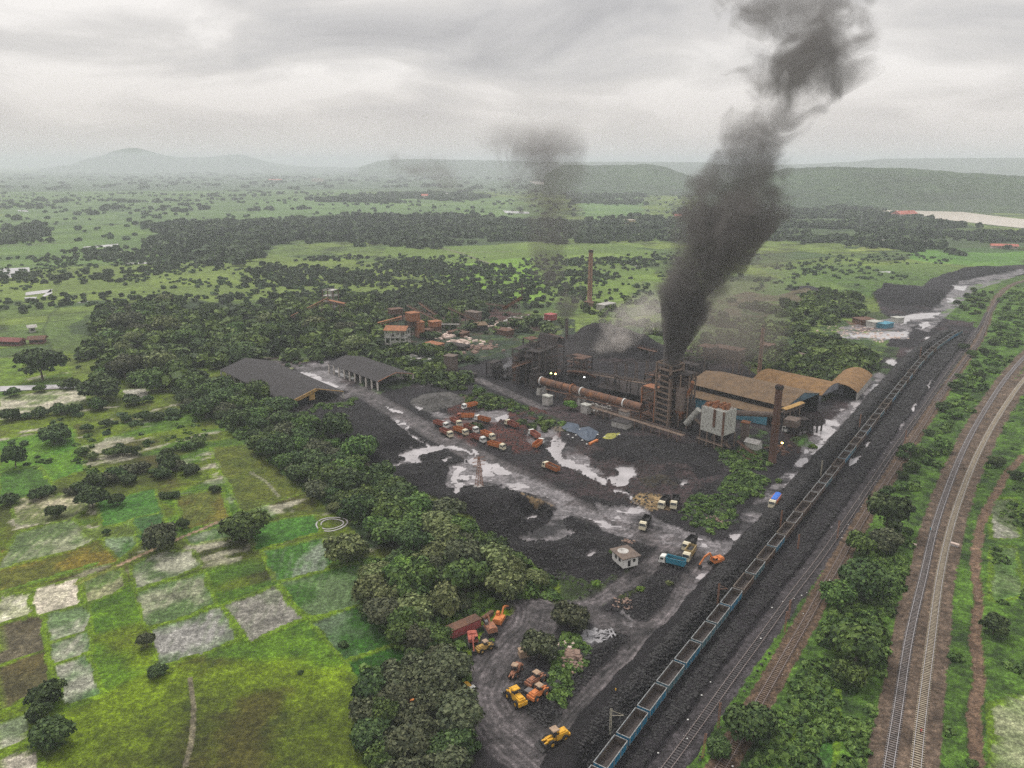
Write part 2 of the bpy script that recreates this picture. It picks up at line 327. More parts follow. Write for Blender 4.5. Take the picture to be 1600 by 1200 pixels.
FIELDS = [  # polygon, colour, colour 2, kind
 ('0,934 42,928 50,957 0,975', (200, 194, 178), (150, 152, 120)), ('52,922 118,906 126,944 60,962', (198, 188, 170), (172, 166, 145)), ('74,960 132,947 138,985 82,1001', (150, 150, 132), (90, 112, 70)),
 ('80,1006 138,989 141,1018 86,1036', (148, 148, 130), (85, 110, 66)), ('86,1043 135,1024 142,1050 156,1085 104,1099', (146, 146, 130), (78, 105, 60)), ('130,907 150,897 188,892 195,913 180,926 140,940', (134, 134, 100), (84, 104, 52)),
 ('208,884 250,864 300,862 312,884 260,905 215,920', (150, 150, 130), (70, 94, 44)), ('217,926 318,896 334,944 232,979', (132, 134, 110), (78, 100, 56)), ('238,986 345,949 369,1000 335,1012 250,1041 244,1010', (140, 138, 132), (84, 104, 66)),
 ('352,947 425,918 436,925 469,968 395,1000 385,992', (124, 121, 112), (104, 112, 88)), ('0,978 62,963 70,1016 0,1040', (74, 68, 48), (90, 84, 66)), ('0,1043 70,1020 78,1066 0,1112', (84, 76, 44), (74, 70, 44)),
 ('0,1130 46,1120 42,1158 0,1172', (176, 172, 156), (110, 124, 90)), ('0,1184 52,1174 68,1220 0,1260', (178, 170, 154), (130, 134, 104)), ('0,862 90,846 195,835 192,874 0,925', (104, 92, 30), (84, 88, 30)),
 ('0,884 30,832 110,812 152,842 110,860 0,888', (138, 142, 112), (80, 100, 52)), ('22,800 30,780 125,770 134,795 110,812 34,818', (172, 164, 136), (90, 100, 50)), ('156,784 240,766 250,800 206,812 162,826', (56, 100, 30), (68, 108, 40)),
 ('160,830 206,814 216,846 190,872 165,850', (64, 98, 42), (110, 126, 96)), ('208,812 250,802 262,832 218,846', (56, 92, 44), (70, 100, 50)), ('0,690 112,668 130,735 60,760 0,764', (68, 110, 28), (84, 120, 30)),
 ('0,620 135,606 136,630 60,645 0,656', (176, 170, 150), (96, 110, 60)), ('190,610 230,607 231,622 196,621', (188, 184, 170), (170, 166, 150)), ('388,822 488,806 500,830 400,859', (50, 92, 28), (66, 108, 36)),
 ('412,862 505,841 520,876 505,890 432,906', (60, 98, 34), (118, 128, 110)), ('440,912 556,880 570,942 482,966', (54, 88, 28), (84, 104, 66)), ('490,974 592,936 632,1000 542,1030', (44, 80, 22), (86, 104, 76)),
 ('545,1037 640,1002 652,1042 562,1060', (38, 76, 16), (44, 84, 20)), ('274,776 345,764 356,810 292,826', (96, 90, 30), (82, 90, 34)), ('330,700 470,690 500,760 380,800', (84, 92, 28), (74, 86, 28)),
 ('0,560 28,560 40,596 0,604', (96, 120, 34), (86, 112, 34)), ('96,552 180,556 178,590 120,598', (98, 116, 34), (84, 96, 36)), ('0,740 60,728 80,760 0,790', (70, 108, 34), (60, 90, 30)), ('130,830 200,818 215,835 140,842', (84, 100, 36), (60, 90, 40)),
 ('290,838 372,818 378,838 300,850', (118, 124, 104), (72, 100, 48)), ('1548,782 1584,780 1590,840 1552,842', (150, 148, 134), (80, 96, 54)), ('1552,858 1582,856 1600,930 1550,940', (110, 126, 84), (72, 100, 44)),
 ('1550,1105 1610,1090 1640,1260 1560,1260', (140, 144, 110), (110, 124, 80)), ('1262,1060 1306,1060 1300,1200 1290,1260 1215,1260', (48, 84, 26), (66, 92, 48))]
FIELDS = [(gp(p), c_(*a), c_(*b)) for p, a, b in FIELDS]
FAR = [  # far tones: polygon, colour
 ('0,270 1600,262 1600,300 0,300', (74, 92, 70)), ('0,300 560,296 620,330 560,352 240,350 0,352', (86, 112, 66)), ('400,312 800,308 860,330 800,345 560,345 400,340', (92, 120, 66)), ('0,350 240,352 250,400 0,425', (88, 116, 56)),
 ('0,425 420,400 620,415 800,420 820,460 620,455 400,470 120,470 0,480', (104, 122, 52)), ('600,385 1000,380 1040,440 960,480 830,470 800,420 640,420', (102, 126, 52)), ('700,415 850,400 850,470 780,470 700,440', (112, 150, 44)),
 ('900,310 1000,306 1010,340 920,350', (90, 122, 66)), ('1000,440 1300,440 1300,480 1100,520 1000,500', (92, 104, 66)), ('1330,380 1400,382 1402,390 1330,391', (140, 152, 72)), ('1400,390 1600,385 1600,418 1440,410', (88, 132, 48)), ('1200,420 1480,410 1480,440 1200,470', (84, 108, 50)),
 ('0,560 330,560 240,600 0,600', (86, 104, 34)), ('1220,335 1320,338 1320,348 1220,346', (110, 130, 80)), ('240,350 300,345 560,335 800,340 1060,345 1200,318 1330,320 1600,368 1600,392 1480,395 1200,372 900,374 700,385 440,372 400,400 330,412 280,408 240,388', (50, 68, 42)), ('130,560 150,490 260,465 430,480 560,460 820,465 820,500 640,545 560,556 345,575 240,600', (42, 58, 32)), ('0,272 1100,264 1100,292 480,296 0,300', (66, 84, 62))]
FAR = [(gp(p), c_(*a)) for p, a in FAR]
SOIL = [('700,640 770,630 850,640 880,690 870,712 790,700 740,700 690,680', C_RED), ('800,690 860,690 856,712 800,712', C_RED), ('1320,500 1410,505 1400,515 1320,520', c_(96, 66, 58)), ('1290,560 1340,555 1350,575 1290,590', c_(70, 56, 56)),
        ('620,480 800,480 800,540 620,545', c_(70, 46, 42)), ('1120,470 1165,455 1210,462 1262,450 1290,470 1250,492 1210,488 1180,505 1140,496', c_(92, 84, 62)), ('600,500 700,485 830,490 850,520 760,550 640,550', c_(74, 50, 46)), ('400,560 470,555 470,575 410,575', c_(80, 66, 62)), ('1225,660 1262,660 1280,690 1262,715 1225,715', c_(50, 36, 34)),
        ('905,690 950,712 985,730 1020,720 1075,735 1100,760 1085,782 1040,785 1000,798 960,780 920,765 890,735', c_(56, 46, 46))]
SOIL = [(gp(p), c) for p, c in SOIL]
GREENS = [('1060,800 1085,775 1130,760 1150,735 1200,745 1195,770 1150,790 1150,820 1110,832 1070,815', (50, 72, 30)), ('1150,700 1200,705 1200,730 1150,740 1120,720', (56, 74, 34)), ('740,600 830,640 880,660 890,675 820,650 740,620', (40, 52, 34)),
          ('560,600 660,575 700,585 640,605 580,620', (50, 66, 32)), ('455,650 540,630 560,620 545,640 480,652', (56, 74, 32)), ('880,995 915,985 925,1020 905,1060 880,1100 855,1090 860,1050', (44, 62, 26)), ('270,590 340,600 430,640 550,715 680,790 735,815 765,855 825,885 880,935 800,925 770,980 740,1010 700,1100 735,1125 700,1260 585,1260 560,1080 640,1030 620,950 600,880 540,815 450,745 380,690 310,640', (38, 56, 24)), ('1000,750 1040,748 1060,760 1010,765', (56, 50, 40)),
          ('640,540 800,500 900,500 900,530 800,560 700,580', (40, 54, 36)), ('900,940 930,925 990,870 975,930 920,960', (60, 78, 30)), ('960,930 990,910 1030,900 1010,925 975,945', (56, 66, 30)), ('1235,690 1260,680 1270,690 1250,700', (50, 66, 30)),
          ('1160,665 1200,680 1200,700 1150,690', (52, 74, 32)), ('560,560 600,500 700,500 740,560 640,575', (38, 52, 34)), ('1160,480 1320,500 1370,540 1360,590 1300,605 1240,590 1150,560', (46, 66, 30)), ('1250,690 1275,690 1270,704 1250,702', (60, 90, 36))]
GREENS = [(gp(p), c_(*c)) for p, c in GREENS + [('868,895 935,920 935,950 885,955', (48, 62, 28)), ('1340,538 1405,545 1388,602 1350,592', (48, 66, 30))]]
ROADS = {k: (spline(gp(p), 2.0), w) for k, (p, w) in GREYROAD.items()}
PUDW = [gp(p) for p in PUD]; MUDW = [gp(p) for p in MUD]
PATHS = [('1600,712 1576,738 1560,765 1545,790 1530,830 1524,880 1528,940 1524,1000 1530,1060 1522,1110 1524,1160 1530,1260', 1.45, (104, 84, 68)), ('180,886 232,862 300,833 350,812', .8, (140, 118, 96)), ('120,912 180,886', 1.0, (110, 118, 50)),
         ('296,1060 302,1100 300,1150 290,1195', .5, (110, 104, 84)), ('392,738 415,752 436,776', .7, (120, 120, 96)), ('150,880 0,925', .8, (90, 120, 30)), ('630,545 605,552 600,545', 2, (110, 104, 104)),
         ('620,375 700,390 760,410 800,420', 2.5, (110, 108, 88)), ('700,395 800,393', 2.5, (112, 112, 84)), ('0,385 250,372', 3, (74, 84, 50))]
PATHS = [(spline(gp(p), 2.0), w, c_(*c)) for p, w, c in PATHS]
A_B = math.atan2(*(np.array(g2((300, 868))) - np.array(g2((0, 940))))[::-1])      # direction of the paddy bunds
TREND = offs(TRAIN, 0)
def ground_eval(x, y):
    x = np.asarray(x, float).ravel(); y = np.asarray(y, float).ravel(); r = np.hypot(x, y)
    n1 = fbm(x, y, 60, 4, 1); n2 = fbm(x, y, 9, 4, 7); n3 = fbm(x, y, 2.2, 3, 11); nf = fbm(x, y, 400, 5, 15)
    xw = x + 1.6 * fbm(x, y, 7, 4, 21); yw = y + 1.6 * fbm(x, y, 7, 4, 25)
    z = 0.12 * n2; wet = np.zeros(len(x))
    # far plain: hedged parcels in a skewed net
    ca, sa = math.cos(A_B), math.sin(A_B)
    u = (x * ca + y * sa) + 18 * fbm(x, y, 160, 3, 31); v = (-x * sa + y * ca) + 14 * fbm(x, y, 140, 3, 35)
    su = np.where(r > 900, 90., 46.); sv = np.where(r > 900, 70., 34.)
    iu, iv = np.floor(u / su), np.floor(v / sv); h1 = _h(iu, iv, 5); h2 = _h(iu, iv, 6)
    a = c_(84, 104, 46); b = c_(106, 124, 50); d = c_(62, 82, 44)
    col = a + (b - a) * h1[:, None]; col = np.where((h2 > .6)[:, None], d + (a - d) * h1[:, None], col)
    fu = np.abs(u / su - iu - .5); fv = np.abs(v / sv - iv - .5)
    bund = np.maximum(sm(.46, .495, fu), sm(.45, .49, fv)); col = col * (1 - .5 * bund[:, None]); nm = fbm(x, y, 28, 4, 101) * sm(3500, 1500, r); col = col * np.clip(1 + .55 * nm, .4, 1.6)[:, None]; sp = sm(.18, .36, fbm(x, y, 55, 4, 105)); col = col * (1 - .5 * sp[:, None])
    for P, c in FAR:
        m = inside(P, x + 25 * fbm(x, y, 60, 3, 41), y + 25 * fbm(x, y, 60, 3, 45)); col[m] = col[m] * .3 + c * .7 * (.85 + .3 * h1[m, None])
    # near left meadow
    m = (y < 560) & (x < 60); w = sm(560, 430, y) * sm(80, 0, x)
    t = np.clip(.5 + .9 * n1 + .5 * n2, 0, 1)[:, None]
    mead = c_(56, 62, 20) * (1 - t) + c_(102, 124, 16) * t
    kk = (sm(.02, .42, fbm(x, y, 20, 5, 51, .6)) * .75)[:, None]; mead = mead * (1 - kk) + c_(66, 60, 26) * kk; kk = (sm(.3, .55, fbm(x, y, 5, 3, 57)) * .6)[:, None]; mead = mead * (1 - kk) + c_(44, 56, 20) * kk
    uu, vv = x * math.cos(A_B) + y * math.sin(A_B), -x * math.sin(A_B) + y * math.cos(A_B)
    pw = (sm(.34, .46, fbm(uu * .45, vv, 8, 4, 121)) * sm(200, 250, y))[:, None]; mead = mead * (1 - pw) + c_(150, 146, 126) * pw
    pg = (sm(.1, .25, fbm(uu * .5, vv, 26, 3, 125)) * .55)[:, None]; mead = mead * (1 - pg) + c_(62, 104, 26) * pg
    col = col * (1 - w[:, None]) + mead * w[:, None]
    # right side: lush scrub between the lines
    w = sm(-5, 12, x - np.interp(y, TRAIN[:, 1], TRAIN[:, 0])) * sm(1100, 700, y)
    t = np.clip(.5 + .8 * n2 + .6 * n3, 0, 1)[:, None]; lush = c_(38, 58, 22) * (1 - t) + c_(80, 112, 36) * t
    col = col * (1 - w[:, None]) + lush * w[:, None]; z = z + w * (.35 + .5 * np.clip(n2, -.2, 1) + .3 * np.clip(n3, 0, 1))
    for P, c1, c2 in FIELDS:
        xs, ys = x + 1.3 * fbm(x, y, 6, 3, 61), y + 1.3 * fbm(x, y, 6, 3, 65)
        m = inside(P, xs, ys)
        if not m.any(): continue
        k = sm(-.34, .2, fbm(x[m], y[m], 11, 4, int(abs(P[0, 0]) * 7) % 97))[:, None]
        fr = np.sin((x[m] * math.sin(A_B + .9) + y[m] * math.cos(A_B + .9)) * 2.2 + 2 * n2[m]); k = np.clip(k + .22 * fr[:, None] * (vn(x[m] * .2, y[m] * .2, 9) > .45)[:, None], 0, 1); col[m] = (c1 * (1 - k) + c2 * k) * (1 + .22 * n3[m, None]); z[m] = -.05 + .02 * n3[m]; wet[m] = .25 if c1.mean() > .2 else 0
        dd = dline(np.vstack([P, P[:1]]), x, y, 2.2); e = (dd < 1.5) & ~m
        col[e] = col[e] * .3 + .7 * c_(92, 116, 24); z[e] = .25
    coal = inside(COAL, xw, yw)
    for q_ in COALX: coal |= inside(q_, xw, yw)
    for P, c in SOIL[2:3] + SOIL[3:4]: pass
    big = fbm(x, y, 14, 5, 71, .55); rid = 1 - np.abs(fbm(x, y, 20, 4, 75)) * 2
    k = (1 + .35 * n2 + .25 * n3 + .2 * big)[:, None]
    cc = C_COAL * k; cc = cc + c_(70, 52, 50) * .45 * sm(.1, .5, fbm(x, y, 35, 3, 81))[:, None]
    col[coal] = cc[coal]; z[coal] = (.55 + .9 * np.clip(big, -.3, 1) + .35 * np.clip(rid, 0, 1) + .25 * n3)[coal]
    ease = np.ones(len(x))
    for P in MUDW + PUDW:
        dd = dline(np.vstack([P, P[:1]]), x, y, 9); ease = np.minimum(ease, np.where(inside(P, x, y), 0, sm(0, 7, dd)))
    ease = np.minimum(ease, np.where(coal, np.where(y > 600, 1, sm(0, 6, dline(np.vstack([COAL, COAL[:1]]), x, y, 8))), 0))
    for pl, wd in ROADS.values(): ease = np.minimum(ease, sm(wd * .5, wd * .5 + 7, dline(pl, x, y, wd + 9)))
    for (hx, hy), hr, hh in HEAPS:
        c = np.nonzero(np.abs(x - hx) + np.abs(y - hy) < 2.2 * hr)[0]
        if not len(c): continue
        q = np.hypot(xw[c] + 2.5 * fbm(x[c], y[c], 14, 3, 83) - hx, yw[c] - hy) / hr
        bump = hh * (.85 if hr > 30 else .58) * ease[c] * np.clip(1 - q, 0, 1) ** .8 * (1 + .45 * big[c] + .2 * n2[c]); z[c] = z[c] + bump
        dark = (q < .95) & coal[c]; col[c[dark]] = (C_COAL * .55 * k[c[dark]])
    for P, c in SOIL:
        m = inside(P, xw + 2 * n2, yw + 2 * n2)
        if m.any():
            kk = (.6 + .5 * sm(-.4, .5, n2[m]))[:, None]; bl = sm(-.35, .1, big[m] + .4 * n2[m])[:, None]; col[m] = col[m] * (1 - bl) + bl * c * kk * (1 + .2 * n3[m, None])
    for pp, rr, c in (((841, 790), 6, (110, 92, 68)), ((1020, 786), 8, (124, 104, 74)), ((722, 628), 7, (94, 80, 68)), ((684, 630), 15, (76, 74, 72)), ((878, 672), 5, (96, 86, 72))):
        q = g2(pp); m = np.hypot(xw - q[0], yw - q[1]) < rr; col[m] = c_(*c) * (1 + .2 * n3[m, None])
    for P, c in GREENS:
        m = inside(P, xw + 2 * n2, yw + 2 * n3)
        if m.any():
            kk = sm(-.35, .15, n2[m] + .4 * n3[m])[:, None]; col[m] = col[m] * (1 - kk) + c * kk * (1 + .5 * n3[m, None]); z[m] += .4 * kk[:, 0]
    # roads: ruts run along the centre line
    for key, (pl, wd) in ROADS.items():
        dr = dline(pl, x, y, wd * .8 + 6); dd = dr + .9 * n2 + .4 * n3
        m = dd < wd * .62
        if not m.any(): continue
        rut = np.clip(.5 + (.35 * np.sin(dd[m] * 3.6 + 2.5 * n2[m]) + .25 * np.sin(dd[m] * 1.3 + 4 * n1[m])) * (.4 + 1.2 * np.clip(n2[m] + .4, 0, 1)) + .3 * n3[m], 0, 1.3); f = sm(wd * .62, wd * .34, dd[m])[:, None]
        grv = np.zeros(m.sum()); wob = .5 * n1[m] * 3 + .25 * n2[m]
        for o_, s_ in ((.9, .32), (2.1, .3), (3.3, .34), (4.6, .3), (6.0, .34)): grv = np.maximum(grv, np.exp(-((dr[m] + wob - o_) / s_) ** 2) * (vn(x[m] * .03 + o_, y[m] * .03, 77) > .35))
        rut = rut * (1 - .8 * grv)
        cr = C_ROAD * np.clip(.35 + .75 * rut + .45 * n2[m] + .3 * n3[m], .15, 2)[:, None]
        col[m] = col[m] * (1 - f) + cr * f; z[m] = z[m] * (1 - f[:, 0]) + (.28 + .10 * rut + .06 * n3[m]) * f[:, 0]; wet[m] = np.maximum(wet[m], .5 * f[:, 0])
    for P in MUDW:
        m = inside(P, xw + 2.2 * n2, yw + 2.2 * n2)
        if m.any():
            s = (fbm(x[m], y[m], 10, 4, 91) + .5 * fbm(x[m] * .5 + y[m], y[m], 3.5, 3, 95))
            kk = sm(.35, -.15, s)[:, None]
            col[m] = col[m] * (1 - kk) + C_MUD * (.8 + .3 * n3[m, None]) * kk; z[m] = np.minimum(z[m], .07 + .28 * np.clip(s + .15, -.35, 2)) ; wet[m] = .8
    for P in PUDW:
        m = inside(P, xw + 3.2 * n2 + 1.2 * n3, yw + 3.2 * fbm(x, y, 6, 4, 111) - 1.2 * n3); z[m] = np.minimum(z[m], -.10 + .36 * np.clip(n3[m] + .9 * n2[m] - .02, -.6, 1)); wet[m] = .8; col[m] = C_MUD * .55
    # sidings: coal spilled and heaped beside the train, a berm on its yard side
    P = TRAIN[::4]; dt = dline(P, x, y, 34); sgn = x - np.interp(y, TRAIN[:, 1], TRAIN[:, 0])
    m = (dt < 30) & (y < TRAIN[-1, 1])
    L = m & (sgn < 0) & (dt < 16); q = dt[L] + 1.5 * n2[L]
    z[L] = np.where(q < 13, .25 + 2.9 * sm(2.6, 6.5, q) * sm(14, 7.5, q) * (1 + .35 * n2[L]), z[L]); mm = np.nonzero(L)[0][q < 12.5]; col[mm] = C_COAL * .62 * k[mm]; wet[mm] = 0
    Rr = m & (sgn > 0) & (dt < 22) & coal; z[Rr] = .3 + (.5 + .9 * np.clip(n2[Rr] + .6 * n3[Rr], -.4, 1)) * sm(2.4, 5, dt[Rr]) * sm(21, 16, dt[Rr]); col[Rr] = (C_COAL * k)[Rr]; wet[Rr] = 0
    for P in PUDW[42:52]:
        mm = inside(P, x, y) ; z[mm] = -.2; col[mm] = C_MUD
    for T, wid, zz, c in ((TR2, 3.2, .22, c_(60, 56, 58)), (TR3, 3.0, .2, c_(86, 70, 56))):
        dd = dline(T[::4], x, y, 9) + .5 * n3; m = dd < wid; col[m] = c * (1 + .3 * n2[m, None] + .15 * n3[m, None]); m = dd < wid + 1; z[m] = zz
    strip = (dline(TR3[::4], x, y, 12) < 8) & (dline(TR3[::4], x, y, 12) > 3.4) & (sgn > 22) & (x < np.interp(y, TR3[:, 1], TR3[:, 0])); col[strip] = (c_(70, 96, 34) * (.8 + .4 * n3[strip, None] + .3 * n2[strip, None])); z[strip] = .3 + .2 * n3[strip]
    mid = (MAINL[:min(len(MAINL), len(MAINR))] + MAINR[:min(len(MAINL), len(MAINR))]) / 2
    dd = np.minimum(dline(MAINL[::4], x, y, 12), dline(MAINR[::4], x, y, 12)) + .6 * n3 + .5 * n2; m = dd < 4.5
    col[m] = c_(92, 78, 66) * (1 + .25 * n2[m, None] + .12 * n3[m, None]); z[dd < 6] = np.where(dd[dd < 6] < 4.6, .35, .1)
    for pl, w_, c in PATHS:
        dd = dline(pl, x, y, w_ + 3) + .35 * w_ * n3 + .25 * n2; m = dd < w_; col[m] = c * (1 + .25 * n3[m, None]); z[m] = -.02
    return z, np.clip(col, .002, 1), wet, coal
def z_at(px, py): 
    z = ground_eval(np.array([px]), np.array([py]))[0]; return float(z[0])
def zs_at(P): return ground_eval(P[:, 0], P[:, 1])[0]

def ground_material():
    m, t, b = new_mat('ground')
    at = nd(t, 'ShaderNodeAttribute', attribute_name='albedo'); aw = nd(t, 'ShaderNodeAttribute', attribute_name='wet')
    ge = nd(t, 'ShaderNodeNewGeometry')
    n = nd(t, 'ShaderNodeTexNoise', inp={'Vector': ge.outputs['Position'], 'Scale': 0.7, 'Detail': 6, 'Roughness': 0.8})
    n2 = nd(t, 'ShaderNodeTexNoise', inp={'Vector': ge.outputs['Position'], 'Scale': 0.16, 'Detail': 5, 'Roughness': 0.7})
    f = ramp(t, n.outputs[0], [(0.28, 0.2), (0.5, 0.9), (0.72, 2.3)])
    f2 = ramp(t, n2.outputs[0], [(0.32, 0.55), (0.68, 1.5)])
    n3_ = nd(t, 'ShaderNodeTexNoise', inp={'Vector': ge.outputs['Position'], 'Scale': 2.6, 'Detail': 3, 'Roughness': 0.7})
    c = mixc(t, 1.0, mixc(t, 1.0, mixc(t, 1.0, at.outputs['Color'], f, 'MULTIPLY'), f2, 'MULTIPLY'), ramp(t, n3_.outputs[0], [(0.3, 0.45), (0.7, 1.6)]), 'MULTIPLY')
    t.links.new(c, b.inputs['Base Color'])
    t.links.new(mth(t, 'SUBTRACT', 0.95, mth(t, 'MULTIPLY', aw.outputs['Fac'], 0.55)), b.inputs['Roughness'])
    b.inputs['Specular IOR Level'].default_value = 0.3
    bp = nd(t, 'ShaderNodeBump', inp={'Strength': 0.5, 'Distance': 0.5, 'Height': n.outputs[0]}); t.links.new(bp.outputs[0], b.inputs['Normal'])
    return m
def water_material(name, col, rough=0.06, spec=1.0, bump=0.02, sc=0.8):
    m, t, b = new_mat(name); b.inputs['Base Color'].default_value = (*col, 1); b.inputs['Roughness'].default_value = rough
    b.inputs['IOR'].default_value = 1.33; b.inputs['Specular IOR Level'].default_value = spec
    ge = nd(t, 'ShaderNodeNewGeometry'); n = nd(t, 'ShaderNodeTexNoise', inp={'Vector': ge.outputs['Position'], 'Scale': sc, 'Detail': 3})
    n2 = nd(t, 'ShaderNodeTexNoise', inp={'Vector': ge.outputs['Position'], 'Scale': .12, 'Detail': 4})
    t.links.new(mixc(t, 1.0, (*col,), ramp(t, n2.outputs[0], [(0.35, .8), (0.65, 1.12)]), 'MULTIPLY'), b.inputs['Base Color'])
    bp = nd(t, 'ShaderNodeBump', inp={'Strength': bump, 'Distance': 0.2, 'Height': n.outputs[0]}); t.links.new(bp.outputs[0], b.inputs['Normal'])
    return m
# one sheet of ground from under the drone to the horizon, finer where the yard lies
def build_ground():
    th = np.concatenate([np.linspace(-80, -37, 60), np.linspace(-37, 37, 620)[1:], np.linspace(37, 80, 60)[1:]]) * math.pi / 180
    rr = np.concatenate([np.exp(np.linspace(math.log(45), math.log(95), 60)), np.exp(np.arange(math.log(95), math.log(1500), .0042))[1:], np.exp(np.arange(math.log(1500), math.log(42000), .012))[1:]])
    T, RR = np.meshgrid(th, rr); X = (RR * np.sin(T)).ravel(); Y = (RR * np.cos(T)).ravel()
    z, col, wet, coal = ground_eval(X, Y)
    far = np.hypot(X, Y) > 1600; z[far] = 0
    n, k = len(rr), len(th); i = np.arange(n * k).reshape(n, k)
    F = np.stack([i[:-1, :-1], i[:-1, 1:], i[1:, 1:], i[1:, :-1]], -1).reshape(-1, 4)
    fc = coal[F].sum(1) >= 2
    gm = ground_material(); V = np.stack([X, Y, z], 1)
    for name, sel in (('ground', ~fc), ('coal_yard', fc)):
        f = F[sel]; used = np.unique(f); mp = np.zeros(len(V), np.int64); mp[used] = np.arange(len(used))
        me = npmesh(name, V[used], mp[f], gm, smooth=True)
        a = me.color_attributes.new('albedo', 'FLOAT_COLOR', 'POINT'); a.data.foreach_set('color', np.concatenate([col[used], np.ones((len(used), 1))], 1).astype(np.float32).ravel())
        a = me.attributes.new('wet', 'FLOAT', 'POINT'); a.data.foreach_set('value', wet[used].astype(np.float32))
        tag(link(name, me), kind='structure')
build_ground()
WATER = water_material('puddle_water', lin(172, 167, 168), bump=.04)
def sheet(name, P, z, mat, kind='structure'):
    me = bpy.data.meshes.new(name); me.from_pydata([(float(a), float(b), z) for a, b in P], [], [tuple(range(len(P)))]); me.materials.append(mat); me.update()
    o = link(name, me); tag(o, kind=kind); return o
def expand(P, d):
    c = P.mean(0); n = len(P); out = []
    ar = 0.5 * sum(P[i][0] * P[(i + 1) % n][1] - P[(i + 1) % n][0] * P[i][1] for i in range(n)); s = 1 if ar > 0 else -1
    for i in range(n):
        a, b, c2 = P[i - 1], P[i], P[(i + 1) % n]
        e1 = (b - a) / (np.linalg.norm(b - a) + 1e-6); e2 = (c2 - b) / (np.linalg.norm(c2 - b) + 1e-6)
        nn = np.array([e1[1] + e2[1], -(e1[0] + e2[0])]) * s; nn /= np.linalg.norm(nn) + 1e-6; out.append(b + nn * d)
    return np.array(out)
for i, P in enumerate(PUDW): sheet('puddle', expand(P, 2.2), 0.0015 * i, WATER)
for i, P in enumerate(MUDW): sheet('puddle', expand(P, 1.5), -0.004 * (i + 1), WATER)
RIVER = water_material('river_water', lin(206, 194, 178), rough=.25, bump=.02)
FARW = ['1330,316 1400,322 1470,330 1540,339 1620,347 1620,362 1560,352 1480,338 1420,330 1350,321', '1350,318 1372,322 1420,331 1480,340 1560,355 1600,361 1620,366 1620,356 1500,332 1400,320']
RV = ['1326,315 1345,317 1400,320 1470,327 1540,336 1600,343 1720,360 1720,384 1600,357 1560,353 1500,346 1450,341 1400,336 1350,322', '1222,304 1250,305 1290,311 1326,315 1322,317 1280,313 1222,307', '632,264 680,266 740,271 700,272 640,267', '826,283 862,285 864,289 836,288']
for P in RV: sheet('river', gp(P), 0.6, RIVER)
PALE = ['0,420 46,418 47,431 30,434 0,435', '786,329 826,331 828,334 790,333', '150,384 185,381 184,385 150,387', '130,386 158,383 158,385 130,387', '224,386 240,385 240,388 224,388', '188,393 200,392 200,394 188,394', '40,457 82,452 80,457 40,462', '66,463 80,452 82,458 70,464', '38,465 58,464 56,467 40,468',
        '186,411 244,409 242,412 200,413', '28,328 44,328 44,331 28,330', '1500,492 1507,490 1506,493', '120,473 138,471 136,474', '1372,425 1392,424 1390,427', '1440,381 1450,380 1448,383', '1275,371 1287,370 1286,373', '0,604 135,600 136,606 0,612', '990,416 997,413 996,417']
for P in PALE: sheet('puddle', gp(P), 0.25, WATER)
def ring():      # the round pond margin among the paddies
    cx, cy = g2((518, 819)); t = np.linspace(0, 2 * math.pi, 49)[:-1]; V = []; F = []
    for j, (a, w) in enumerate(((5.6, .55), (4.1, .5))):
        for i, q in enumerate(t):
            rr = a + .25 * math.sin(3 * q + j) ; V += [(cx + (rr - w / 2) * math.cos(q), cy + (rr - w / 2) * math.sin(q), .16), (cx + (rr + w / 2) * math.cos(q), cy + (rr + w / 2) * math.sin(q), .16)]
        b = j * 96; F += [(b + 2 * i, b + 2 * i + 1, b + (2 * i + 3) % 96, b + (2 * i + 2) % 96) for i in range(48)]
    me = bpy.data.meshes.new('pond'); me.from_pydata(V, [], F); me.materials.append(WATER); tag(link('pond', me), kind='structure')
ring()
# ================================================================= hills
def forest_mat():
    m, t, b = new_mat('forested_hill'); ge = nd(t, 'ShaderNodeNewGeometry')
    n = nd(t, 'ShaderNodeTexNoise', inp={'Vector': ge.outputs['Position'], 'Scale': .045, 'Detail': 5, 'Roughness': .75})
    n2 = nd(t, 'ShaderNodeTexNoise', inp={'Vector': ge.outputs['Position'], 'Scale': .004, 'Detail': 3})
    c = ramp(t, n.outputs[0], [(.3, (.018, .034, .016)), (.5, (.038, .066, .028)), (.72, (.085, .125, .05))])
    t.links.new(mixc(t, 1.0, c, ramp(t, n2.outputs[0], [(.35, .75), (.65, 1.3)]), 'MULTIPLY'), b.inputs['Base Color'])
    bp = nd(t, 'ShaderNodeBump', inp={'Strength': 1.0, 'Distance': 8.0, 'Height': n.outputs[0]}); t.links.new(bp.outputs[0], b.inputs['Normal'])
    return m
FOREST = forest_mat()
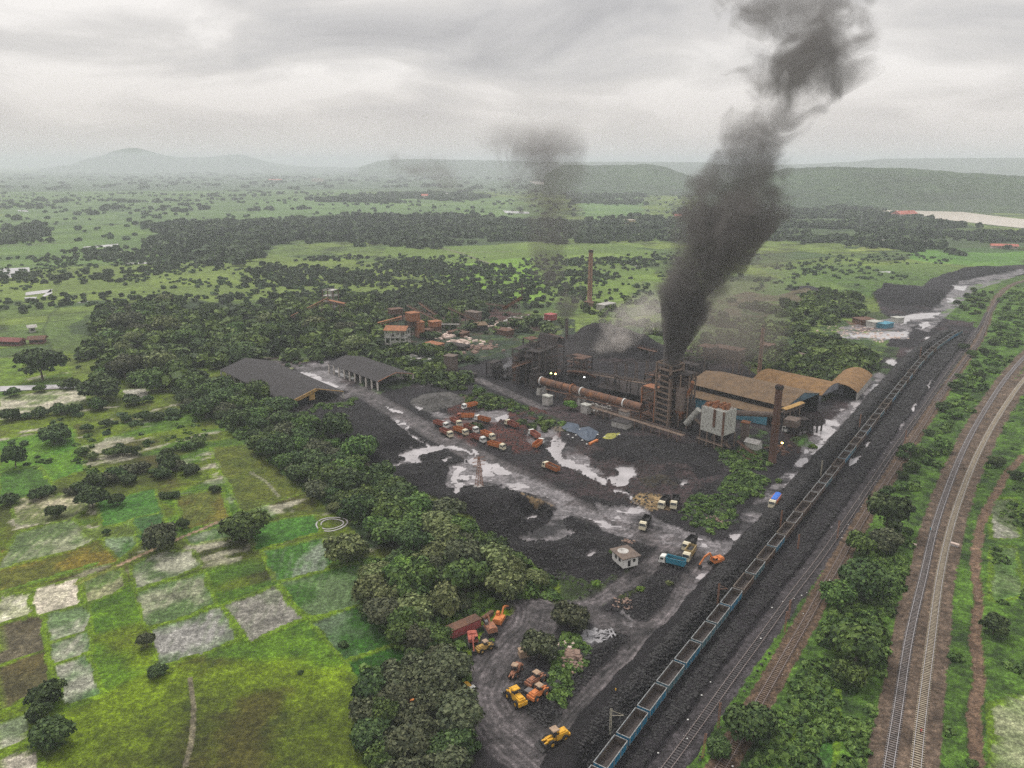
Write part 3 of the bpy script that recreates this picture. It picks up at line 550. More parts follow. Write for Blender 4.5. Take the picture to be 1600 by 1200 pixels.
def hill(name, prof, r0, r1, seed, rough=6):
    """ridge standing between r0 and r1 metres away; prof = skyline points in photo pixels"""
    px = np.linspace(prof[0][0], prof[-1][0], 360); py = np.interp(px, [p[0] for p in prof], [p[1] for p in prof])
    th = np.arctan2(px - 800, FPX * math.cos(PITCH) + (py * 0 - (255 - 600)) * math.sin(PITCH)); rc = r0 + .55 * (r1 - r0)
    dep = rc * np.cos(th); el = np.arctan((600 - py) / FPX) - PITCH
    crest = CAMH + np.tan(el) * dep
    s = np.linspace(0, 1, 60); RR = r0 + (r1 - r0) * s
    T, Q = np.meshgrid(th, RR, indexing='ij'); X = Q * np.sin(T); Y = Q * np.cos(T)
    sh = np.where(s < .55, np.sin(np.clip(s / .55, 0, 1) * math.pi / 2) ** 1.3, np.cos((s - .55) / .45 * math.pi / 2) ** .8)
    Z = np.maximum(crest, 1)[:, None] * sh[None] * (1 + .10 * fbm(X.ravel(), Y.ravel(), 500, 4, seed).reshape(X.shape) * (1 - sh[None] ** 6)) + rough * (fbm(X.ravel(), Y.ravel(), 45, 3, seed + 5).reshape(X.shape)) * sh[None]
    Z[:, 0] = -2; Z[:, -1] = -2
    i = np.arange(X.size).reshape(X.shape); F = np.stack([i[:-1, :-1], i[1:, :-1], i[1:, 1:], i[:-1, 1:]], -1).reshape(-1, 4)
    tag(link(name, npmesh(name, np.stack([X.ravel(), Y.ravel(), Z.ravel()], 1), F, FOREST, smooth=True)), kind='structure')
hill('hills', [(1100, 296), (1150, 284), (1190, 272), (1230, 264), (1290, 261), (1350, 262), (1420, 264), (1480, 268), (1540, 272), (1600, 276), (1800, 290)], 2450, 3700, 3)
hill('hills', [(1040, 262), (1150, 258), (1250, 257), (1330, 253), (1380, 248), (1500, 247), (1600, 247), (1800, 250)], 8500, 11500, 13)
hill('hills', [(560, 262), (590, 252), (620, 249), (660, 248.5), (725, 250), (775, 251), (860, 253), (1000, 253), (1100, 254), (1160, 260)], 8000, 11000, 23)
hill('hills', [(850, 275), (880, 258), (940, 259), (1012, 257), (1040, 261), (1065, 270), (1095, 280), (1120, 290)], 3300, 4600, 33)
hill('hills', [(60, 264), (110, 258), (130, 250), (165, 242), (180, 236), (200, 232), (215, 231), (235, 236), (260, 243), (290, 246), (320, 246), (350, 243), (370, 241), (385, 243), (410, 251), (440, 257), (480, 261), (560, 262)], 13000, 15500, 43, 10)
# ================================================================= haze: closed box of even thin air round everything, the sky outside it
def haze():
    m = bpy.data.materials.new('haze_air'); m.use_nodes = True; t = m.node_tree; t.nodes.clear()
    o = t.nodes.new('ShaderNodeOutputMaterial'); v = t.nodes.new('ShaderNodeVolumePrincipled')
    v.inputs['Color'].default_value = (.90, .945, 1.0, 1); v.inputs['Density'].default_value = .000145; v.inputs['Anisotropy'].default_value = 0.0
    t.links.new(v.outputs[0], o.inputs['Volume'])
    mb = MB().box(-44000, 44000, -44000, 44000, -12, 262); tag(mb.build('haze', m), kind='stuff')
haze()
# ================================================================= smoke
def smoke(name, pts, dens, col, label, noise=.03, thr=.5, seed=0.0, soft=.75, amp=4.2, base=1.0, bias=.42, aniso=0.0, kind='stuff', squash=1.0):
    """pts: (x, y, z, radius) up the plume axis. A closed lumpy hull holds the smoke; its density follows the same axis."""
    P = np.array(pts, float); z0, z1 = P[0, 2], P[-1, 2]
    zz = np.linspace(z0, z1, 40); C = [np.interp(zz, P[:, 2], P[:, k]) for k in (0, 1, 3)]
    V = []; n = 28
    for i, z in enumerate(zz):
        for j in range(n):
            a = 2 * math.pi * j / n; rr = C[2][i] * (1.12 + .10 * math.sin(3 * a + z * .12 + seed) + .07 * math.sin(5 * a - z * .2))
            V.append((C[0][i] + rr * math.cos(a), C[1][i] + rr * math.sin(a), z))
    b = len(V); V += [(C[0][0], C[1][0], z0 - .3), (C[0][-1], C[1][-1], z1 + 2)]
    F = [(i * n + j, i * n + (j + 1) % n, (i + 1) * n + (j + 1) % n, (i + 1) * n + j) for i in range(39) for j in range(n)]
    F += [(b, (j + 1) % n, j) for j in range(n)] + [(b + 1, 39 * n + j, 39 * n + (j + 1) % n) for j in range(n)]
    me = bpy.data.meshes.new(name); me.from_pydata(V, [], F)
    m = bpy.data.materials.new(name); m.use_nodes = True; t = m.node_tree; t.nodes.clear()
    o = t.nodes.new('ShaderNodeOutputMaterial'); v = t.nodes.new('ShaderNodeVolumePrincipled'); t.links.new(v.outputs[0], o.inputs['Volume'])
    ge = nd(t, 'ShaderNodeNewGeometry'); s = nd(t, 'ShaderNodeSeparateXYZ', inp={0: ge.outputs['Position']})
    f = mth(t, 'DIVIDE', mth(t, 'SUBTRACT', s.outputs[2], z0), z1 - z0, clamp=True)
    def curve(k):
        lo, hi = P[:, k].min() - 1, P[:, k].max() + 1
        st = [((p[2] - z0) / (z1 - z0), (p[k] - lo) / (hi - lo)) for p in P]
        r = ramp(t, f, st); return mth(t, 'ADD', mth(t, 'MULTIPLY', r, hi - lo), lo)
    dx = mth(t, 'SUBTRACT', s.outputs[0], curve(0)); dy = mth(t, 'SUBTRACT', s.outputs[1], curve(1)); rad = curve(3)
    q = mth(t, 'DIVIDE', mth(t, 'SQRT', mth(t, 'ADD', mth(t, 'MULTIPLY', dx, dx), mth(t, 'MULTIPLY', dy, dy))), rad)
    of = nd(t, 'ShaderNodeVectorMath', op='ADD', inp={0: ge.outputs['Position'], 1: (seed * 31, seed * 17, 0)})
    n1 = nd(t, 'ShaderNodeTexNoise', inp={'Vector': of.outputs[0], 'Scale': noise, 'Detail': 6.5, 'Roughness': .64, 'Distortion': .9})
    n0 = nd(t, 'ShaderNodeTexNoise', inp={'Vector': of.outputs[0], 'Scale': noise * .36, 'Detail': 1.0})
    nn = mth(t, 'ADD', mth(t, 'MULTIPLY', mth(t, 'SUBTRACT', n1.outputs[0], thr), amp), mth(t, 'MULTIPLY', mth(t, 'SUBTRACT', n0.outputs[0], .5), amp * .7))
    core = mth(t, 'MULTIPLY', mth(t, 'POWER', mth(t, 'SUBTRACT', 1.0, f), 4.5), base)
    e = mth(t, 'ADD', mth(t, 'SUBTRACT', nn, mth(t, 'MULTIPLY', mth(t, 'POWER', q, 2.0), 1.05)), mth(t, 'ADD', core, bias))
    mr = nd(t, 'ShaderNodeMapRange', inp={0: e, 1: 0.0, 2: soft, 3: 0.0, 4: 1.0}, interpolation_type='SMOOTHSTEP')
    ends = mth(t, 'MULTIPLY', mth(t, 'MULTIPLY', f, 30.0, clamp=True), mth(t, 'MULTIPLY', mth(t, 'SUBTRACT', 1.0, f), 6.0, clamp=True))
    dz = ramp(t, f, [(i / (len(dens) - 1), d / max(dens)) for i, d in enumerate(dens)])
    t.links.new(mth(t, 'MULTIPLY', mth(t, 'MULTIPLY', mth(t, 'MULTIPLY', mr.outputs[0], ends), dz), max(dens)), v.inputs['Density'])
    v.inputs['Color'].default_value = (*col, 1); v.inputs['Anisotropy'].default_value = aniso
    me.materials.append(m); m.cycles.volume_step_rate = .35
    tag(link(name, me), label=label, kind=kind)
def up(px, py, dist):
    """point seen at a pixel at ground distance dist"""
    u = (px - 800) / FPX; v = (py - 600) / FPX
    d = dist / (math.cos(PITCH) - v * math.sin(PITCH)); return (u * d, dist, CAMH - d * (math.sin(PITCH) + v * math.cos(PITCH)))
def plume(L, D): return [(*up(x, y, d), r * d / FPX) for (x, y, r), d in zip(L, D)]
TOWD = 366.0
smoke('smoke', plume([(1049, 572, 11), (1056, 545, 16), (1062, 515, 26), (1074, 470, 40), (1088, 430, 60), (1110, 385, 74), (1135, 330, 88), (1165, 275, 80), (1182, 230, 58), (1194, 190, 70), (1232, 130, 98), (1256, 70, 98), (1240, 10, 104), (1215, -70, 110)],
                     [TOWD, TOWD, 366, 367, 368, 369, 370, 372, 374, 376, 378, 380, 384, 388]), [.60, .34, .20, .13, .095, .075, .07, .075, .075, .065, .04], (.225, .21, .20),
      'dark column of smoke rising from the kiln tower', noise=.050, seed=1.3, bias=.74, amp=5.4, base=2.4)
smoke('smoke', plume([(886, 500, 12), (884, 470, 30), (876, 430, 42), (868, 380, 46), (862, 320, 62), (842, 250, 78), (826, 180, 80)], [455, 456, 458, 460, 462, 464, 466]), [.13, .07, .05, .032, .024, .034, .010], (.26, .24, .23),
      'thin grey plume drifting above the furnace house', noise=.040, seed=4.1, bias=.82, amp=5.6, base=.6)
smoke('smoke', plume([(700, 300, 60), (672, 268, 75), (655, 235, 70)], [560, 562, 564]), [.018, .026, .01], (.3, .27, .26), 'faint grey smoke drifting off to the left of the plumes', noise=.026, seed=7.7, bias=.35, base=0)
smoke('smoke', plume([(950, 548, 40), (975, 520, 64), (1010, 490, 78), (1050, 450, 60)], [520, 524, 528, 532]), [.05, .05, .02, .006], (.86, .80, .74), 'pale steam cloud behind the coal heaps', noise=.045, seed=9.2, bias=.3, base=.2)
smoke('smoke', plume([(1120, 560, 100), (1110, 500, 140), (1140, 430, 130), (1180, 360, 100)], [470, 472, 474, 476]), [.011, .013, .009, .005], (.40, .36, .32), 'thin brown smog hanging over the plant', noise=.018, seed=12.1, bias=.3, base=0)
smoke('smoke', plume([(900, 560, 120), (890, 520, 150), (880, 470, 120)], [450, 452, 454]), [.008, .010, .006], (.30, .28, .27), 'thin grey smog between the furnace house and the far chimney', noise=.02, seed=14.1, bias=.2, base=0)
smoke('smoke', plume([(917, 886, 2.5), (910, 872, 6), (895, 856, 12), (880, 845, 15)], [237, 237.5, 238, 238]), [.8, .3, .10, .04], (.75, .84, .95), 'wisp of bluish smoke from a smouldering coal heap', noise=.35, seed=15.1, bias=.3, base=.4)
smoke('smoke', plume([(790, 590, 8), (792, 570, 12), (795, 545, 16)], [400, 400, 400]), [.2, .12, .05], (.8, .8, .84), 'puff of white steam beside the furnace house', noise=.16, seed=17.1, bias=.3, base=.4)
# ================================================================= railway lines
STEEL = paint('worn_rail_steel', (.55, .54, .56), (.34, .30, .29), 2, .35, metal=.3, spec=.6)
DULLSTEEL = paint('dull_rail_steel', (.30, .26, .25), (.14, .10, .09), 2, .5)
CONC_SL = paint('concrete_sleeper', (.46, .40, .30), (.30, .25, .19), 1.2, .9)
WOOD_SL = paint('dark_sleeper', (.13, .11, .10), (.07, .06, .06), 1.2, .9)
GREY_SL = paint('grey_sleeper', (.26, .23, .22), (.13, .12, .12), 1.2, .9)
def track(P, z, slm, railm, step=.8, label=None, lim=9999, rw=.13):
    rt = empty('railway_track', (0, 0, 0)); tag(rt, label, kind='structure')
    P = P[np.hypot(P[:, 0], P[:, 1]) < lim]
    for s in (-1, 1):
        Q = offs(P, s * .87); n = len(Q); T = offs(P, s * .87 + rw / 2); U = offs(P, s * .87 - rw / 2)
        V = np.concatenate([np.c_[U, np.full(n, z)], np.c_[U, np.full(n, z + .2)], np.c_[T, np.full(n, z + .2)], np.c_[T, np.full(n, z)]])
        i = np.arange(n - 1); F = np.concatenate([np.stack([a * n + i, a * n + i + 1, b * n + i + 1, b * n + i], 1) for a, b in ((0, 1), (1, 2), (2, 3))])
        link('rail', npmesh('rail', V, F, railm), rt)
    L = np.concatenate([[0], np.cumsum(np.linalg.norm(np.diff(P, axis=0), axis=1))]); s = np.arange(0, L[-1], step)
    C = np.stack([np.interp(s, L, P[:, 0]), np.interp(s, L, P[:, 1])], 1); T = np.gradient(C, axis=0); T /= np.linalg.norm(T, axis=1)[:, None]; N = np.stack([T[:, 1], -T[:, 0]], 1)
    V = []; 
    for zz in (z - .06, z + .06):
        for a, b in ((-1.35, -.13), (1.35, -.13), (1.35, .13), (-1.35, .13)):
            V.append(np.c_[C + N * a + T * b, np.full(len(C), zz)])
    V = np.stack(V, 1).reshape(-1, 3); b = np.arange(len(C))[:, None] * 8
    F = np.concatenate([b + np.array(f) for f in ((4, 5, 6, 7), (0, 1, 5, 4), (1, 2, 6, 5), (2, 3, 7, 6), (3, 0, 4, 7))])
    o = link('sleepers', npmesh('sleepers', V, F, slm), rt); o['kind'] = 'stuff'
track(MAINL, .52, GREY_SL, STEEL, .8); track(MAINR, .52, CONC_SL, STEEL, .8)
track(TR2, .36, paint('coal_black_sleeper', (.12, .11, .11), (.06, .055, .055), 1.2, .9), DULLSTEEL, .9); track(TR3, .34, paint('brown_sleeper', (.24, .18, .14), (.12, .085, .065), 1.2, .9), DULLSTEEL, .8); track(TRAIN, .42, WOOD_SL, DULLSTEEL, .9)
track(spline(gp('1560,470 1545,492 1532,530 1500,575 1462,628'), 1.0), .4, WOOD_SL, DULLSTEEL, .9)
# ================================================================= the coal train
W_BLUE = paint('blue_wagon_paint', (.03, .22, .36), (.02, .14, .24), 1.4, .6, c3=(.10, .09, .09), rnd=.15)
W_TEAL = paint('faded_teal_wagon_paint', (.10, .22, .26), (.06, .13, .16), 1.4, .7, c3=(.20, .20, .20), rnd=.2)
W_RUST = paint('rusty_wagon_steel', (.17, .11, .085), (.09, .06, .05), 1.4, .8, c3=(.22, .2, .18), rnd=.2)
W_IN = paint('worn_wagon_lining', (.13, .105, .09), (.07, .058, .052), .8, .85)
W_RIM = paint('pale_rim_paint', (.36, .38, .38), (.15, .135, .125), 2.5, .7)
W_DARK = paint('dark_running_gear', (.045, .042, .04), (.025, .023, .022), 2, .8)
COALM = paint('loose_coal', (.040, .038, .038), (.020, .019, .020), 1.6, .8, spec=.4, bump=.6)
def wagon(side, rim=W_RIM):
    L, Wd, z0, z1 = 4.95, 1.6, 1.25, 3.45
    r = empty('coal_wagon', (0, 0, 0))
    b = MB(); t = .07
    for s in (-1, 1):
        b.box(*sorted((s * (Wd - t), s * Wd)), -L, L, z0, z1 - .1, 0)
        b.box(*sorted((s * (Wd - 2 * t), s * (Wd - t))), -L + t, L - t, z0, z1 - .12, 1)
        for k in range(10):
            y = -L + .25 + k * (2 * L - .5) / 9; b.box(*sorted((s * Wd, s * (Wd + .12))), y - .08, y + .08, z0, z1 - .15, 2 if k % 3 == 0 else 0)
        b.box(-Wd, Wd, *sorted((s * L, s * (L + t))), z0, z1 - .1, 0)
        b.box(-Wd + t, Wd - t, *sorted((s * (L - .06), s * L)), z0, z1 - .12, 1)
        for x in (-1.0, 0, 1.0): b.box(x - .07, x + .07, *sorted((s * (L + t), s * (L + t + .1))), z0, z1 - .15, 0)
        b.box(*sorted((s * (Wd - .04), s * (Wd + .12))), -L - .12, L + .12, z1 - .1, z1 + .03, 2)
        b.box(-Wd + .1, Wd - .1, *sorted((s * (L - .03), s * (L + .12))), z1 - .1, z1 + .03, 2)
    b.box(-Wd, Wd, -L, L, z0 - .14, z0, 1)
    b.build('body', [side, W_IN, rim], r)
    f = MB(); f.box(-.25, .25, -L - .1, L + .1, .85, z0 - .14, 0); f.bar((0, -5.35, .95), (0, 5.35, .95), .3, .3); f.build('underframe', W_DARK, r)
    for y in (-3.3, 3.3):
        g = MB()
        for s in (-1, 1): g.box(*sorted((s * 1.0, s * 1.15)), y - 1.3, y + 1.3, .65, 1.0)
        g.box(-1.1, 1.1, y - .2, y + .2, .7, 1.05); bo = g.build('bogie', W_DARK, r)
        for yy in (y - 1, y + 1):
            w = MB()
            for s in (-1, 1): w.cyl((s * .8, yy, 1.06), (s * .93, yy, 1.06), .45, n=14)
            w.cyl((-.8, yy, 1.06), (.8, yy, 1.06), .08, n=6); w.build('wheelset', W_DARK, bo)
    rs = np.random.RandomState(3); nx, ny = 7, 19; x = np.linspace(-Wd + .15, Wd - .15, nx); y = np.linspace(-L + .1, L - .1, ny); X, Y = np.meshgrid(x, y)
    Z = z0 + .12 + .35 * np.clip(fbm(X.ravel() + 40, Y.ravel(), 1.8, 3, 3), -.1, 1) ; i = np.arange(X.size).reshape(X.shape)
    F = np.stack([i[:-1, :-1], i[:-1, 1:], i[1:, 1:], i[1:, :-1]], -1).reshape(-1, 4)
    link('coal_residue', npmesh('coal_residue', np.c_[X.ravel(), Y.ravel(), Z], F, paint('coal_dust', (.085, .07, .065), (.05, .043, .042), 2, .9) if 'coal_dust' not in MATS else MATS['coal_dust'], smooth=True), r)
    return r
kinds = [wagon(W_BLUE), wagon(W_TEAL), wagon(W_RUST, paint('rust_rim', (.26, .22, .18), (.10, .08, .065), 2.5, .8)), wagon(W_RUST)]
used = [False] * 4
seq = [1, 0, 0, 0, 1, 0, 1, 1, 0, 2, 1, 2, 0, 2, 3, 2, 3, 3, 1, 3, 2, 0, 1, 2, 3, 0, 3, 2, 1, 2, 2, 0, 1, 3, 1, 2, 0, 2, 3, 1, 1, 2, 1, 1, 2, 1, 1]
Lt = np.concatenate([[0], np.cumsum(np.linalg.norm(np.diff(TRAIN, axis=0), axis=1))])
ORD = 'first second third fourth fifth sixth seventh eighth ninth tenth eleventh twelfth thirteenth fourteenth fifteenth sixteenth seventeenth eighteenth nineteenth twentieth'.split()
ORD += [f'{t} {o}' for t in ('twenty', 'thirty', 'forty', 'fifty') for o in (ORD[:9] + ['tenth'])]
for k_, w_ in ((29, 'thirtieth'), (39, 'fortieth'), (49, 'fiftieth')): ORD[k_] = w_
CN = ['bright blue', 'faded teal', 'rust brown', 'rust brown']
OFF = 3.2
for i in range(60):
    s = OFF + i * 10.95
    if s > Lt[-1] - 6: break
    p = np.array([np.interp(s, Lt, TRAIN[:, 0]), np.interp(s, Lt, TRAIN[:, 1])]); q = np.array([np.interp(s + 4, Lt, TRAIN[:, 0]), np.interp(s + 4, Lt, TRAIN[:, 1])]); a = math.atan2(q[1] - p[1], q[0] - p[0]) - math.pi / 2
    k = seq[i % len(seq)]
    w = kinds[k] if not used[k] else copy_tree(kinds[k]); used[k] = True
    w.location = (p[0], p[1], .1); w.rotation_euler = (0, 0, a)
    if i < 20: lb = f'empty {CN[k]} sided open coal wagon, {ORD[i]} from the near end of the train'
    else: lb = f'{CN[k]} open coal wagon, {ORD[i]} from the near end of the long train'
    tag(w, lb, 'railway wagon', 'open coal wagons coupled in one long train')
# ================================================================= masts beside the tracks
MAST_R = paint('rusty_mast_steel', (.34, .17, .10), (.20, .10, .07), 2, .8); MAST_P = paint('pale_mast_steel', (.50, .46, .36), (.36, .32, .26), 2, .8)
def mast(px, h, mat, bracket=0, label='', rz=0, lean=0):
    x, y = g2(px); z = z_at(x, y) - .1
    r = empty('track_mast', (x, y, z), rz, label, 'railway mast', 'steel masts standing beside the sidings'); r.rotation_euler = (0, lean, rz)
    b = MB()
    for s in (-1, 1): b.bar((s * .17, 0, 0), (s * .17, 0, h), .12, .2)
    for k in range(int(h / .9)): b.bar((-.17, 0, .4 + .9 * k), (.17, 0, .8 + .9 * k), .06)
    b.build('post', mat, r)
    if bracket:
        c = MB(); c.bar((0, 0, h - 1.8), (bracket, 0, h - 1.8), .08); c.bar((0, 0, h - .4), (bracket, 0, h - 1.75), .06); c.build('bracket', mat, r)
mast((953, 1153), 7.4, MAST_P, 3.0, 'pale steel mast with a bracket arm at the near end of the train')
mast((1122, 1140), 7.2, MAST_R, 0, 'rusty mast beside the old siding near the bottom of the picture')
mast((1097, 1188), 6.6, MAST_R, 0, 'leaning rusty post almost hidden by the bushy tree at the sidings', lean=.06)
mast((1226, 989), 6.8, MAST_R, 0, 'nearer rusty post of the close pair at the grass strip')
mast((1232, 968), 6.4, MAST_R, 0, 'farther rusty post of the close pair at the grass strip')
mast((1121, 946), 7.2, MAST_R, 2.6, 'orange rusted mast with bracket beside the bright blue wagons')
mast((1219, 826), 7.0, MAST_R, 0, 'rusty post standing just behind the blue covered lorry')
mast((1282, 746), 7.4, MAST_P, 0, 'pale post on the coal berm beside the round puddle')
mast((1308, 843), 7.2, MAST_R, 0, 'rusty post right of the sidings level with the blue covered lorry')
mast((1413, 696), 7.5, MAST_R, 0, 'rusty post right of the sidings beside the narrow grass strip')
mast((1342, 672), 7.4, MAST_R, 0, 'thin rusty post on the berm level with the big chimney')
mast((1437, 560), 8, MAST_R, 0, 'farthest rusty post on the berm beside the train')
mast((1246, 862), 5.5, MAST_R, 0, 'short stub post at the muddy crossing by the berm')
# lattice pylon over the coal heaps
def pylon(px, h, label, w=2.6, mat=None):
    mat = mat or MAST_R; x, y = g2(px); z = z_at(x, y); r = empty('lattice_pylon', (x, y, z - .2), .5, label, 'pylon'); b = MB()
    n = 9; W_ = lambda k: w / 2 * (1 - .8 * k / n); H_ = lambda k: h * k / n
    for sx, sy in ((-1, -1), (1, -1), (1, 1), (-1, 1)): b.bar((sx * W_(0), sy * W_(0), 0), (sx * W_(n), sy * W_(n), h), .16)
    for k in range(n):
        a, c = W_(k), W_(k + 1)
        for (p, q) in (((-1, -1), (1, -1)), ((1, -1), (1, 1)), ((1, 1), (-1, 1)), ((-1, 1), (-1, -1))):
            b.bar((p[0] * a, p[1] * a, H_(k)), (q[0] * c, q[1] * c, H_(k + 1)), .09); b.bar((p[0] * c, p[1] * c, H_(k + 1)), (q[0] * c, q[1] * c, H_(k + 1)), .08)
    b.build('lattice_tower', mat, r)
    for k, l in ((.98, 2.6), (.86, 3.2), (.74, 2.6)):
        a = MB(); a.bar((-l, 0, h * k), (l, 0, h * k), .16); a.bar((-l, 0, h * k), (0, 0, h * k + .8), .08); a.bar((l, 0, h * k), (0, 0, h * k + .8), .08); a.build('crossarm', mat, r)
    MB().box(-1.8, 1.8, -1.8, 1.8, 0, .5, top=(-1.5, 1.5, -1.5, 1.5)).build('footing', paint('pylon_footing', (.5, .48, .46), rough=.9) if 'pylon_footing' not in MATS else MATS['pylon_footing'], r)
pylon((749, 767), 13, 'dark lattice pylon on a pale footing between the coal heaps')
pylon((1343, 362), 34, 'small grey lattice pylon in the plain below the river', 7, paint('galvanised_lattice', (.4, .42, .42), rough=.6))
# ================================================================= vegetation
def leaf_mat(name, dark, mid, light):
    """leaf clumps: tone stored per face, random and lighter higher in the crown, low on the inner fill, every tree a slight cast of its own"""
    m, t, b = new_mat(name)
    at = nd(t, 'ShaderNodeAttribute', attribute_name='tone'); oi = nd(t, 'ShaderNodeObjectInfo'); tx = nd(t, 'ShaderNodeTexCoord')
    n = nd(t, 'ShaderNodeTexNoise', inp={'Vector': tx.outputs['Object'], 'Scale': .35, 'Detail': 3})
    f = mth(t, 'ADD', mth(t, 'MULTIPLY', at.outputs['Fac'], .6), mth(t, 'MULTIPLY', n.outputs[0], .45))
    c = ramp(t, f, [(.2, dark), (.5, mid), (.8, light)])
    hs = nd(t, 'ShaderNodeHueSaturation', inp={'Hue': mth(t, 'ADD', .485, mth(t, 'MULTIPLY', oi.outputs['Random'], .03)), 'Value': mth(t, 'ADD', .78, mth(t, 'MULTIPLY', oi.outputs['Random'], .5)), 'Color': c})
    t.links.new(hs.outputs[0], b.inputs['Base Color']); b.inputs['Roughness'].default_value = .7; b.inputs['Specular IOR Level'].default_value = .25
    return m
LEAF = {'dark': leaf_mat('dark_leaves', (.008, .020, .006), (.030, .058, .016), (.088, .135, .036)), 'far': leaf_mat('far_leaves', (.022, .042, .018), (.046, .078, .032), (.085, .128, .05)),
        'mid': leaf_mat('green_leaves', (.014, .034, .008), (.054, .100, .020), (.14, .215, .045)),
        'olive': leaf_mat('olive_leaves', (.028, .040, .014), (.092, .118, .038), (.23, .26, .10)),
        'bright': leaf_mat('bright_leaves', (.03, .07, .010), (.085, .17, .02), (.17, .28, .04)),
        'brown': leaf_mat('dusty_leaves', (.014, .020, .010), (.050, .062, .028), (.13, .14, .07))}
BARK = paint('bark', (.13, .10, .075), (.06, .048, .038), 2, .9)
def sphere_pts(rs, n):
    v = rs.normal(size=(n, 3)); return v / np.linalg.norm(v, axis=1)[:, None]
ICO = None
def ico():
    global ICO
    if ICO is None:
        p = (1 + 5 ** .5) / 2; v = np.array([(-1, p, 0), (1, p, 0), (-1, -p, 0), (1, -p, 0), (0, -1, p), (0, 1, p), (0, -1, -p), (0, 1, -p), (p, 0, -1), (p, 0, 1), (-p, 0, -1), (-p, 0, 1)]) / (1 + p * p) ** .5
        f = np.array([(0, 11, 5), (0, 5, 1), (0, 1, 7), (0, 7, 10), (0, 10, 11), (1, 5, 9), (5, 11, 4), (11, 10, 2), (10, 7, 6), (7, 1, 8), (3, 9, 4), (3, 4, 2), (3, 2, 6), (3, 6, 8), (3, 8, 9), (4, 9, 5), (2, 4, 11), (6, 2, 10), (8, 6, 7), (9, 8, 1)])
        ICO = (v, f)
    return ICO
def crown(seed, nleaf, R0=1.0, H=.8, nl=9, ls=.085, base=.55, spread=.66, fill=.64):
    """crown of radius ~1, bottom near z=base-ish: quads of leaf clumps on the skins of several boughs; returns V, quads, tris, tone"""
    rs = np.random.RandomState(seed)
    cen = [np.array([0, 0, base + H * .45])]; rad = [.52]
    for i in range(nl):
        a = 2 * math.pi * (i + rs.rand() * .7) / nl * 2.0; q = spread * (.55 + .55 * rs.rand()); z = base + H * (.08 + .75 * rs.rand() * (1 - .35 * q))
        cen.append(np.array([q * math.cos(a), q * math.sin(a), z])); rad.append(.24 + .20 * rs.rand())
    cen = np.array(cen); rad = np.array(rad); w = rad ** 2; w /= w.sum()
    li = rs.choice(len(rad), int(nleaf * 1.5), p=w); d = sphere_pts(rs, len(li)); d[:, 2] = np.where(d[:, 2] < -.45, -d[:, 2], d[:, 2])
    lump = 1 + .16 * np.sin(7 * d[:, 0] + li) * np.sin(6 * d[:, 1] - li) + .17 * rs.randn(len(li))
    sq = np.array([1, 1, .82]); P = cen[li] + d * (rad[li] * lump)[:, None] * sq
    dd = np.linalg.norm((P[:, None] - cen[None]) / sq, axis=2) / rad[None]; keep = ((dd < .80).sum(1) == 0); P = P[keep][:nleaf]; d = d[keep][:nleaf]; li = li[keep][:nleaf]
    nrm = d + .55 * rs.normal(size=d.shape); nrm[:, 2] += .25; nrm /= np.linalg.norm(nrm, axis=1)[:, None]
    t1 = np.cross(nrm, rs.normal(size=d.shape)); t1 /= np.linalg.norm(t1, axis=1)[:, None]; t2 = np.cross(nrm, t1)
    s = ls * (.6 + .9 * rs.rand(len(P)))[:, None]
    V = np.stack([P - t1 * s - t2 * s * .7, P + t1 * s * .8 - t2 * s, P + t1 * s + t2 * s * .8, P - t1 * s * .7 + t2 * s], 1).reshape(-1, 3)
    Q = np.arange(len(V)).reshape(-1, 4); tone = np.clip(.46 + .24 * rs.randn(len(P)) + .16 * np.sin(li * 2.4) + .18 * (P[:, 2] - base) / H - .08, 0, 1)  # random clump tone plus a rise towards the crown top
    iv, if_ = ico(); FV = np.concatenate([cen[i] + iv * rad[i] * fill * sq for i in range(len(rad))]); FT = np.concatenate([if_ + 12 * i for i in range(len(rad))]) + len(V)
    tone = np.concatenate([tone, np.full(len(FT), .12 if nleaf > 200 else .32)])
    return np.concatenate([V, FV]), Q, FT, tone
def crown_mesh(name, V, Q, T, tone, mat):
    me = npmesh(name, V, [Q, T], mat); a = me.attributes.new('tone', 'FLOAT', 'FACE'); a.data.foreach_set('value', tone.astype(np.float32)); return me
def trunk_mesh(seed, h=.75, r=.055):
    rs = random.Random(seed); b = MB(); top = (rs.uniform(-.05, .05), rs.uniform(-.05, .05), h * .62)
    b.cyl((0, 0, -.08), top, r, r * .7, 7)
    for i in range(4):
        a = 2 * math.pi * i / 4 + rs.random(); b.cyl(top, (.38 * math.cos(a), .38 * math.sin(a), h + .1 * rs.random()), r * .55, r * .2, 5)
    return b.mesh('trunk', BARK)
CROWNS = {}
for kind_, n_ in (('dark', 5), ('mid', 4), ('olive', 3), ('bright', 2), ('brown', 2)):
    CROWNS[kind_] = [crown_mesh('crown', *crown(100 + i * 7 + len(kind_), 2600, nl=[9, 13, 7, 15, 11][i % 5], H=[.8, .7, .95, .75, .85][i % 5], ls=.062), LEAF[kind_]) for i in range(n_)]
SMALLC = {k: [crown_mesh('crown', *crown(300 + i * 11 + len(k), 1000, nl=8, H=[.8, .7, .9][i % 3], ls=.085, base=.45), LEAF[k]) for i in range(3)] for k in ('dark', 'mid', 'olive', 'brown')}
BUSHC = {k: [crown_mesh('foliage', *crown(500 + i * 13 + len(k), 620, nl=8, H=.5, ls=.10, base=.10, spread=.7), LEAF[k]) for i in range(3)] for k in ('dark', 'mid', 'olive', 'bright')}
TRUNKS = [trunk_mesh(i) for i in range(4)]
TR = random.Random(11); NTREE = [0]; TREES_XY = []
